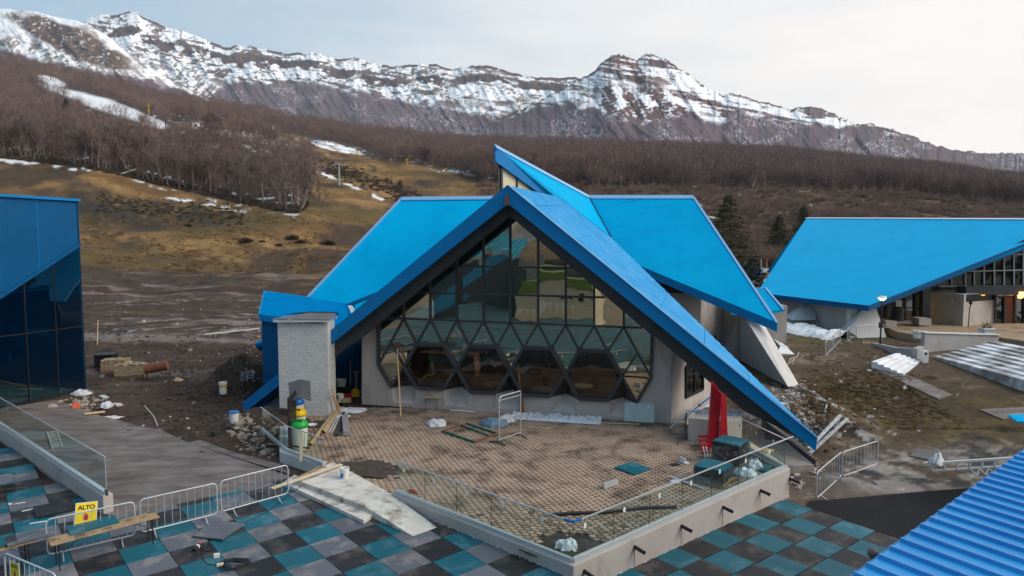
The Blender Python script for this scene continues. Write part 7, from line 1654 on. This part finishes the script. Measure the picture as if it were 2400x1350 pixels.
w = MB(); w.bar(q(-.05, ztp + .02, -.1), q(Lb, ztp + .02, -.1), .5, .14); w.build('roof_edge', m_bluetrim, B0)
w = MB(); w.bar(q(0, zd0, .05), q(Lb, zd0 + sl * Lb, .05), .16, .10, nb0); w.build('slanted_trim', m_dblue, B0)
for k, tt in enumerate((2.3, 5.0)): MB().bar(q(tt, ztp - .1, .01), q(tt, zd0 + sl * tt, .01), .03, .02, nb0).build('cladding_seam', m_bluetrim, B0)
ts = [0.02, 1.55, 3.1, 4.7, Lb]
for k in range(4):
    a, b = ts[k] + .03, ts[k + 1] - .03
    for (z0__, z1a, z1b) in ((.12, 3.6, 3.6), (3.66, zd0 + sl * a - .06, zd0 + sl * b - .06)):
        if z1b > z0__: w = MB(); w.poly([q(a, z0__), q(b, z0__), q(b, z1b), q(a, z1a)]); w.build('glass_pane', gl_blue, B0)
w = MB()
for tt in ts[:4]: w.bar(q(tt + .03, .05, -.02), q(tt + .03, zd0 + sl * tt, -.02), .035, .10, nb0)
w.bar(q(0, .06, -.02), q(Lb, .06, -.02), .1, .12); w.bar(q(0, 3.63, -.02), q(Lb, 3.63, -.02), .025, .06); w.build('mullion', m_black, B0)
w = MB(); w.prism([q(0, -.3), q(0, ztp), q(0, ztp) - nb0 * 9, q(0, -.3) - nb0 * 9], d0 * .12); w.build('end_wall', m_dblue, B0)
w = MB(); w.poly([q(0, .05), q(Lb, .05), q(Lb, .05) - nb0 * 8, q(0, .05) - nb0 * 8]); w.poly([q(0, ztp), q(Lb, ztp), q(Lb, ztp) - nb0 * 8, q(0, ztp) - nb0 * 8]); w.poly([q(0, .05) - nb0 * 8, q(Lb, .05) - nb0 * 8, q(Lb, ztp) - nb0 * 8, q(0, ztp) - nb0 * 8]); w.build('interior', M('grey interior', (.13, .13, .13), (.2, .2, .2), rough=.8, scale=1, pos=True), B0)
for k, (tt, dd, sx, sy, sz) in enumerate(((4.9, 1.3, 1.2, .5, 1.0), (4.2, 1.6, .35, .4, 1.1), (6.0, 1.5, .8, .6, .8))): tag(MB().box(q(tt, .05 + sz / 2, -dd), (sx, sy, sz), Matrix.Rotation(.6 + k * .2, 3, 'Z')).build('timber_crate', m_orange), ['orange timber crate leaning inside the dark blue glass building', 'narrow orange timber behind the lower glass of the blue building', 'wide orange crate at the left edge behind the blue glass'][k], 'crate')
tag(MB().bar(q(2.2, .5, -1.2), q(3.9, 1.3, -1.2), .3, .05).build('timber', m_orange), 'sloping orange board behind the lower blue glass', 'timber')

# ------------------------------------------------------------------ left yard clutter
def brick_pallet(c, nx, ny, nz, rz, label, ragged):
    t = thing('brick_pallet', c, label, 'brick stack', rz=rz); bm = MB().box((0, 0, 0), (.235, .115, .07)).mesh('brick'); bm.materials.append(m_brick)
    for k in range(3): MB().box((nx * .12 * 0, (k - 1) * ny * .05, .05), (nx * .24, .1, .1)).build('pallet_board', m_pallet, t, local=True)
    for z in range(nz):
        for i in range(nx):
            for j in range(ny):
                top = z >= nz - ragged
                if not (i in (0, nx - 1) or j == 0 or top): continue
                if top and RNG.random() < .35: continue
                o = bpy.data.objects.new('brick', bm); C.objects.link(o); o.parent = t; o.location = ((i - (nx - 1) / 2) * .243 + float(RNG.normal(0, .006)), (j - (ny - 1) / 2) * .123, .14 + z * .075); o.rotation_euler = (0, 0, float(RNG.normal(0, .02)) + (float(RNG.normal(0, .3)) if top else 0))
    MB().box((0, 0, .1 + nz * .075 / 2), ((nx - .3) * .243, (ny - .3) * .123, (nz - ragged) * .075)).build('core', m_dirt, t, local=True)
brick_pallet(on(310, 880) + Vector((0, 0, -.02)), 7, 8, 9, .22, 'nearest pallet of stacked tan bricks in the dark mud', 1)
brick_pallet(on(272, 868) + Vector((0, 0, -.02)), 6, 8, 9, .22, 'middle pallet of bricks with loose ones on top', 2)
w = MB(); w.box(on(243, 862) + Vector((0, .3, .42)), (1.1, 1.0, .85), Matrix.Rotation(.22, 3, 'Z')); w.box(on(243, 862) + Vector((0, .3, .87)), (1.2, 1.1, .05), Matrix.Rotation(.25, 3, 'Z')); w.box(on(243, 862) + Vector((0, .3, .05)), (1.2, 1.1, .1), Matrix.Rotation(.22, 3, 'Z')); tag(w.build('wrapped_pallet', m_black), 'dark wrapped pallet left of the brick stacks', 'pallet')
br = thing('oil_barrel', on(362, 895), 'rusty red barrel lying on a thin stand beside the bricks', 'barrel'); a, b = on(340, 893) + Vector((0, 0, .72)), on(386, 893) + Vector((0, .4, .92))
MB().tube(a, b, .30, 18).build('drum', m_rust, br, smooth=False)
for k in (.02, .34, .67, .98): p = a.lerp(b, k); d = (b - a).normalized(); MB().tube(p - d * .02, p + d * .02, .315, 18).build('hoop', m_rust, br)
MB().tube(a.lerp(b, .3) + Vector((0, 0, .28)), a.lerp(b, .3) + Vector((0, 0, .40)), .06, 8).build('bung', m_rust, br)
for p in (a, b): MB().tube(p + Vector((0, -.2, -.2)), Vector((p.x, p.y - .3, float(zg(p.x, p.y)) - .05)), .02, 6).build('leg', m_black, br); MB().tube(p + Vector((0, .2, -.2)), Vector((p.x, p.y + .3, float(zg(p.x, p.y)) - .05)), .02, 6).build('leg', m_black, br)
b1_ = bucket(on(523, 923), .21, .62, 'tall pail with a yellow band standing in the mud'); MB().lathe([(.20, .36), (.205, .50), (.19, .50)], (0, 0, 0), 16).build('band', m_yellow, b1_, local=True)
bucket(on(549, 990), .21, .45, 'white bucket with a bright blue lid by the left rubble heap', m_white, m_bblue)
lc_o = thing('metal_grille', on(573, 895), 'small bent white metal rack sticking out of the dirt', 'rack'); p = on(573, 897)
for k in range(4): MB().tube(p + Vector((-.2 + .02 * k, 0, .1 + .13 * k)), p + Vector((.45, .1, .28 + .13 * k)), .014, 5).build('bar', m_galv, lc_o)
for x in (-.2, .15, .45): MB().tube(p + Vector((x, 0, 0 + .15 * (x + .2))), p + Vector((x + .05, .03, .6 + .15 * (x + .2))), .014, 5).build('bar', m_galv, lc_o)
tag(MB().bar(on(238, 930) + Vector((0, 0, .06)), on(281, 953) + Vector((0, 0, .06)), .28, .07).build('board', m_conc2), 'pale grey board lying in the mud beside the apron', 'board'); tag(MB().bar(G(198, 970, .12), G(246, 965, .12), .28, .04).build('board', m_wood), 'yellowish board at the edge of the brown apron', 'board')
crumple('sack', on(250, 955), .28, .34, .34, m_bag, 'pale tied sack between the two boards by the apron', 'sack', 41); crumple('sack', on(178, 957), .3, .25, .28, M('orange sack', (.55, .10, .03), rough=.6), 'small orange-red sack in the rubble at the glass building corner', 'sack', 42); crumple('sack', on(190, 925), .55, .4, .3, m_bag, 'crumpled grey film on the rubble by the glass building', 'film', 43)
crumple('rag', on(418, 893), .3, .25, .22, m_card, 'small orange-brown paper bag in the mud', 'bag', 44); crumple('rag', on(262, 980), .5, .3, .1, m_conc2, 'flat pale scrap on the edge of the brown apron', 'scrap', 45)
tag(MB().bar(on(595, 1035) + Vector((0, 0, .25)), on(664, 945) + Vector((0, 0, .5)), .09, .05).build('timber', m_pale), 'long pale batten leaning over the left rubble heap', 'timber')
tag(MB().path([on(339, 967) + Vector((0, 0, .35)), on(352, 975) + Vector((0, 0, .2)), on(362, 985) + Vector((0, 0, .15)), on(370, 1000)], .02, 5).build('wire', m_conc2), 'thin bent pale wire in the mud beyond the apron', 'wire')
tag(MB().tube(on(228, 808), on(231, 783) + Vector((0, 0, 1.2)), .03, 5).build('stake', m_wood), 'thin wooden stake in the mud beside the glass building', 'stake')
tag(MB().bar(on(480, 785) + Vector((0, 0, .05)), on(608, 776) + Vector((0, 0, .25)), .16, .1).build('board', m_conc2), 'long pale board lying behind the blue annex', 'board')
# rubble (countless broken pieces)
def rubble(name, spots, mat, smin, smax):
    mb = MB()
    for (px, py, rx, ry, n) in spots:
        for p in on_many(px + RNG.normal(0, rx, n), py + RNG.normal(0, ry, n)):
            p = Vector(p); s = float(RNG.uniform(smin, smax)) * (1 if RNG.random() < .8 else 1.8)
            R = Matrix.Rotation(float(RNG.uniform(0, 3.1)), 3, 'Z') @ Matrix.Rotation(float(RNG.normal(0, .5)), 3, 'X'); mb.box(p + Vector((0, 0, s * .12)), (s, s * float(RNG.uniform(.5, .9)), s * float(RNG.uniform(.15, .5))), R, float(RNG.uniform(.6, 1)))
    return tag(mb.build(name, mat), kind='stuff')
rubble('rubble', [(585, 1015, 28, 18, 100), (620, 1050, 24, 14, 40), (560, 985, 14, 8, 40), (205, 945, 20, 10, 70), (150, 950, 30, 8, 40), (590, 820, 10, 30, 45)], M('broken plaster rubble', (.20, .15, .12), (.42, .35, .29), rough=.9, scale=2.5, pos=True), .06, .22)
rubble('rubble', [(1845, 925, 34, 16, 330), (1880, 985, 28, 18, 300), (1900, 1095, 14, 18, 60), (1862, 1130, 16, 10, 60)], M('pale stony rubble', (.24, .19, .16), (.52, .46, .42), rough=.9, scale=3.5, pos=True), .035, .13)
rubble('litter', [(420, 780, 110, 50, 22), (400, 1000, 90, 25, 14), (2050, 930, 90, 40, 22), (1960, 870, 40, 30, 10), (400, 632, 160, 12, 40)], M('pale litter', (.45, .42, .40), (.7, .68, .66), rough=.8, scale=2, pos=True), .05, .16)
# dark clods in the churned mud, tufts of grass on the slopes
rubble('clods', [(420, 880, 110, 50, 520), (480, 960, 70, 45, 360), (300, 800, 70, 40, 260), (620, 830, 30, 40, 160), (1900, 1000, 40, 40, 120)], m_dirt, .05, .19)
tf = []
odd = np.arange(5200) % 2; tq = on_many(np.where(odd, RNG.uniform(1880, 2330, 5200), RNG.uniform(195, 800, 5200)), np.where(odd, np.clip(RNG.normal(915, 45, 5200), 805, 1005), RNG.uniform(505, 640, 5200)))
tk = fbm(tq[:, 0] / 5, tq[:, 1] / 5, 3, 130) >= .46
for k in np.nonzero(tk)[0]:
    p = tq[k]; tf.append((p[0], p[1], p[2] - .04, float(RNG.uniform(.16, .42)) if k % 2 else float(RNG.uniform(.5, 1.3)), float(RNG.uniform(0, 6.28)), int(RNG.integers(0, 4))))
join_scatter('grass_tufts', [bush_mesh(500 + k, .7, 70, .05) for k in range(4)], tf, M('dry grass tufts', (.165, .098, .042), (.27, .165, .075), rough=.95, scale=.2, pos=True, col3=(.095, .065, .028), scale3=.35, lo3=.5, hi3=.65))
mb = MB()
for k in range(420):
    x, y = 900 + float(RNG.uniform(-140, 700)), float(RNG.uniform(960, 1270)); p = G(x, y, ZT)
    if inside((p.x, p.y), inner): s = float(RNG.uniform(.02, .07)); mb.box(p + Vector((0, 0, .01)), (s, s * .7, .012), Matrix.Rotation(float(RNG.uniform(0, 3)), 3, 'Z'))
tag(mb.build('litter', M('plaster crumbs', (.5, .45, .40), (.3, .24, .2), rough=.9, scale=4, pos=True)), kind='stuff')
# white grit line along the terrace wall foot
mb = MB()
for k in range(170):
    t = float(RNG.uniform(.05, 1)); p = KL.lerp(K, t) - nlw * float(RNG.uniform(.01, .05)); s = float(RNG.uniform(.012, .032)); mb.box(Vector((p.x, p.y, LZ + .006)), (s, s, .012))
    t = float(RNG.uniform(0, 1)); p = K.lerp(KR, t) - nrw * float(RNG.uniform(.01, .03)); mb.box(Vector((p.x, p.y, -.2816 - .0279 * p.x + .006)), (s, s * .8, .012))
tag(mb.build('grit', m_white), kind='stuff')

# ------------------------------------------------------------------ far things on the hill
def hut(px, py, D, W, H, label, wallm, roofm, gable=True, open_=False):
    c = P(px, py, D); t = thing('hut', c, label, 'hut'); z = Vector((0, 0, 0)); x, y = W / 2, W * .4
    MB().box(c + Vector((0, 0, H * .3)), (W, W * .8, H * .6)).build('wall', wallm, t)
    w = MB(); a = [c + Vector((sx * x * 1.15, sy * y * 1.15, H * .6)) for sx, sy in ((-1, -1), (1, -1), (1, 1), (-1, 1))]; r0, r1 = c + Vector((0, -y * 1.15, H)), c + Vector((0, y * 1.15, H)); w.prism([a[0], r0, r1, a[3]], Vector((0, 0, .2))); w.prism([a[1], r0, r1, a[2]], Vector((0, 0, .2))); w.build('roof', roofm, t)
    w = MB(); w.poly([a[0], a[1], r0]); w.build('gable', wallm, t)
    MB().box(c + Vector((0, -y - .03, H * .42)), (W * .55, .1, H * .22)).build('opening', m_black, t)
    return t
hut(505, 300, 475, 13, 9.5, 'dark brown wooden hut with a gable roof on the wooded hill', m_brown, m_slate)
t = thing('low_building', P(432, 299, 480), 'low sandy-coloured building beside the wooden hut', 'building'); c = P(432, 299, 480); MB().box(c + Vector((0, 0, 1.3)), (14, 6, 3.4)).build('wall', M('sandy wall', (.42, .28, .18), rough=.8), t); MB().box(c + Vector((8.2, -.5, 1.0)), (4, 5, 3.6)).build('annex', m_white, t); MB().box(c + Vector((9.6, -3.1, .8)), (1.6, .3, 2.2)).build('door', m_black, t); MB().box(c + Vector((0, 0, 3.15)), (14.6, 6.6, .3)).build('roof', m_snow, t)
t = thing('ski_cabin', P(742, 338, 520), 'small white and blue cabin at the crest of the grassy hill', 'cabin'); c = P(738, 338, 520); MB().box(c + Vector((0, 0, 1.4)), (5.2, 4, 3.2)).build('wall', m_white, t); MB().box(c + Vector((6.3, 0, .9)), (6, 3, 2.2)).build('wall', m_white, t); MB().box(c + Vector((1.8, -2.05, .9)), (1.3, .2, 1.9)).build('door', m_teal, t); MB().box(c + Vector((0, 0, 3.2)), (5.8, 4.6, .5)).build('roof', m_bblue, t); MB().box(c + Vector((6.3, 0, 2.1)), (6.4, 3.4, .3)).build('roof', m_bag, t); MB().tube(c + Vector((0, 0, 3.4)), c + Vector((0, 0, 5.0)), .12, 6).build('mast', m_bblue, t)
m_gun = M('yellow snow gun', (.75, .42, .0), rough=.5)
for (px, py, D, lab, h) in ((349, 268, 470, 'yellow snow cannon on a pole on the long snowy ski run', 8), (560, 312, 470, 'yellow snow cannon at the top of the grassy hill', 6), (838, 368, 480, 'yellow snow cannon at the foot of the snow strip by the white cabin', 6.2), (954, 388, 440, 'small yellow snow cannon among the trees behind the blue roof', 4.5), (1046, 410, 420, 'yellow snow cannon on the snow patch left of the prow roof', 4)):
    p = P(px, py, D); t = thing('snow_cannon', p, lab, 'snow cannon'); MB().tube(p, p + Vector((0, 0, h * .6)), .28, 8).build('pole', m_gun, t); MB().tube(p + Vector((-.8, .3, h * .72)), p + Vector((1.0, -.4, h * .9)), .85, 12, .7).build('barrel', m_gun, t); MB().tube(p + Vector((1.0, -.4, h * .9)), p + Vector((1.12, -.43, h * .92)), .6, 12).build('nozzle', m_black, t)
def pylon(px, pyb, D, h, lab):
    p = on(px, pyb); h = h * p.y / D; t = thing('chairlift_pylon', p, lab, 'pylon'); tp = p + Vector((0, 0, h)); MB().tube(p - Vector((0, 0, 1)), tp, .48, 10, .40).build('mast', M('pale pylon grey', (.33, .37, .40), rough=.5) if 'pale pylon grey' not in bpy.data.materials else bpy.data.materials['pale pylon grey'], t)
    MB().bar(tp + Vector((-2.8, 0, .6)), tp + Vector((2.8, 0, .6)), .4, .4).build('cross_arm', m_galv, t)
    for s in (-1, 1): MB().bar(tp + Vector((s * 2.6, -1.6, .2)), tp + Vector((s * 2.6, 1.6, .9)), .25, .3).build('sheave', m_dark, t); MB().tube(tp + Vector((s * 2.6, -1.6, .3)), tp + Vector((s * 1.0, 0, -1.4)), .08, 5).build('stay', m_galv, t)
pylon(795, 434, 395, 11.5, 'pale grey chairlift pylon standing clear on the brown slope'); pylon(552, 330, 450, 8, 'small chairlift pylon far up between the trees and the snow'); 
p = P(1032, 470, 330); t = thing('chairlift_pylon', p, 'top of a chairlift pylon showing just above the left blue ridge', 'pylon'); MB().tube(p - Vector((0, 0, 8)), p, .4, 8).build('mast', m_galv, t); MB().bar(p + Vector((-2.5, 0, .3)), p + Vector((2.5, 0, .3)), .35, .35).build('cross_arm', m_galv, t)
for s in (-1, 1): MB().bar(p + Vector((s * 2.2, -1.5, .1)), p + Vector((s * 2.2, 1.5, .9)), .25, .35).build('sheave', m_dark, t)
t = thing('deck', on(535, 497), 'small flat pale deck with a thin post on the grass slope', 'platform'); c = on(535, 497) + Vector((0, 0, .5)); MB().box(c, (4.6, 2.6, .25)).build('top', m_conc2, t); MB().box(c + Vector((1.4, -.6, -.5)), (.8, .8, .8)).build('base', m_dark, t); MB().tube(c + Vector((.6, 0, 0)), c + Vector((.6, 0, 2.6)), .07, 6).build('post', m_pale, t)
tag(MB().box(P(640, 306, 500) + Vector((0, 0, 1.5)), (1.2, .3, 3.0)).build('sign_post', m_conc2), 'small pale post sign on the crest of the grassy hill', 'sign')
# playground behind the conifer
t = thing('playground_frame', P(1775, 655, 135), 'blue and orange play structure half hidden behind the conifer', 'play structure'); 
for (px, py, w_, h_, m_) in ((1770, 640, 1.6, 3.0, m_bblue), (1784, 638, 1.4, 3.2, m_bblue), (1800, 640, 2.2, 2.6, m_orange), (1755, 618, 2.4, .8, m_bblue)): MB().box(P(px, py, 135), (w_, 1.2, h_ * .6)).build('panel', m_, t)
for px, m_ in ((1784, m_galv), (1797, m_orange)): MB().tube(P(px, 648, 134), P(px, 608, 134), .10, 6).build('post', m_, t)
MB().box(P(1795, 634, 133.5), (1.4, .4, .8)).build('panel', m_white, t)
for (a, b, lab) in (((1762, 590), (1768, 582), 'left bare pole of the fence'), ((1792, 588), (1799, 576), 'pole')): pass

# fallen trunks at the wood edge
for (a, b, r, lab) in (((395, 392), (440, 386), .35, 'pale fallen trunk lying at the wood edge by the snow'), ((175, 378), (228, 372), .3, 'thin fallen trunk lying below the trees'), ((283, 410), (320, 404), .3, 'short fallen trunk beside the branch-strewn bush'), ((690, 462), (706, 478), .25, 'bent pale trunk leaning at the crooked tree')):
    pa_, pb_ = on(*a), on(*b); tag(MB().tube(pa_ + Vector((0, 0, .4)), pb_ + Vector((0, 0, 1.4)), r, 6, r * .5).build('fallen_trunk', m_conc2), lab, 'log')

# ------------------------------------------------------------------ behind the survey point, seen mirrored in the glass front
t = thing('hall', (-25, -15, -1), 'blue-roofed hall behind the viewer mirrored in the upper glass', 'building'); w = MB(); q_ = [Vector((-32, -12, 7.0)), Vector((-19.8, -12, 6.6)), Vector((-21, -17, 9.0)), Vector((-32, -17, 9.4))]; ribbed(w, q_, q_[3] - q_[0], .8, .06, 'trap'); w.build('roof', M('teal roof sheet', (.015, .17, .26), (.02, .2, .3), rough=.5, scale=1), t); MB().box((-26, -14.8, 2.7), (12, 5, 7.4)).build('wall', M('dark slate wall', (.03, .05, .075), (.045, .065, .09), rough=.6, scale=.8), t)
t = thing('lodge', (-15, -11, -1), 'white lodge with a green band mirrored in the glass front', 'building'); MB().box((-15.0, -12.6, 2.0), (8.6, 5, 4.0)).build('wall', M('beige wall', (.46, .42, .34), (.52, .48, .4), rough=.8, scale=1.5), t); MB().box((-15.0, -12.6, 4.3), (9.0, 5.4, 1.1)).build('green_band', M('bright green band', (.13, .20, .05), rough=.5), t); MB().box((-15.0, -10.0, .4), (8.6, .1, 2.4)).build('lower_wall', m_pale, t)
for k in range(3): MB().box((-13.4 + k * 1.2, -10.05, 2.7), (.5, .1, .8)).build('window', m_black, t)
for k in range(7): w = MB(); x = -19 + k * .9; w.poly([(x, -9.9, 1.6), (x + .7, -9.9, 1.6), (x + .35, -9.9, .3)]); w.build('pennant', m_white, t)

# ------------------------------------------------------------------ thin air between here and the mountains
hz = MB(); hz.box((300, 1900, 1000), (12500, 9000, 2012)); m_hz = bpy.data.materials.new('haze air'); m_hz.use_nodes = True; hn = m_hz.node_tree.nodes; hn.remove(hn['Principled BSDF'])
pv = hn.new('ShaderNodeVolumePrincipled'); pv.inputs['Color'].default_value = (.86, .90, .97, 1); pv.inputs['Density'].default_value = .00006; m_hz.node_tree.links.new(pv.outputs[0], hn['Material Output'].inputs['Volume'])
tag(hz.build('haze', m_hz), kind='stuff')
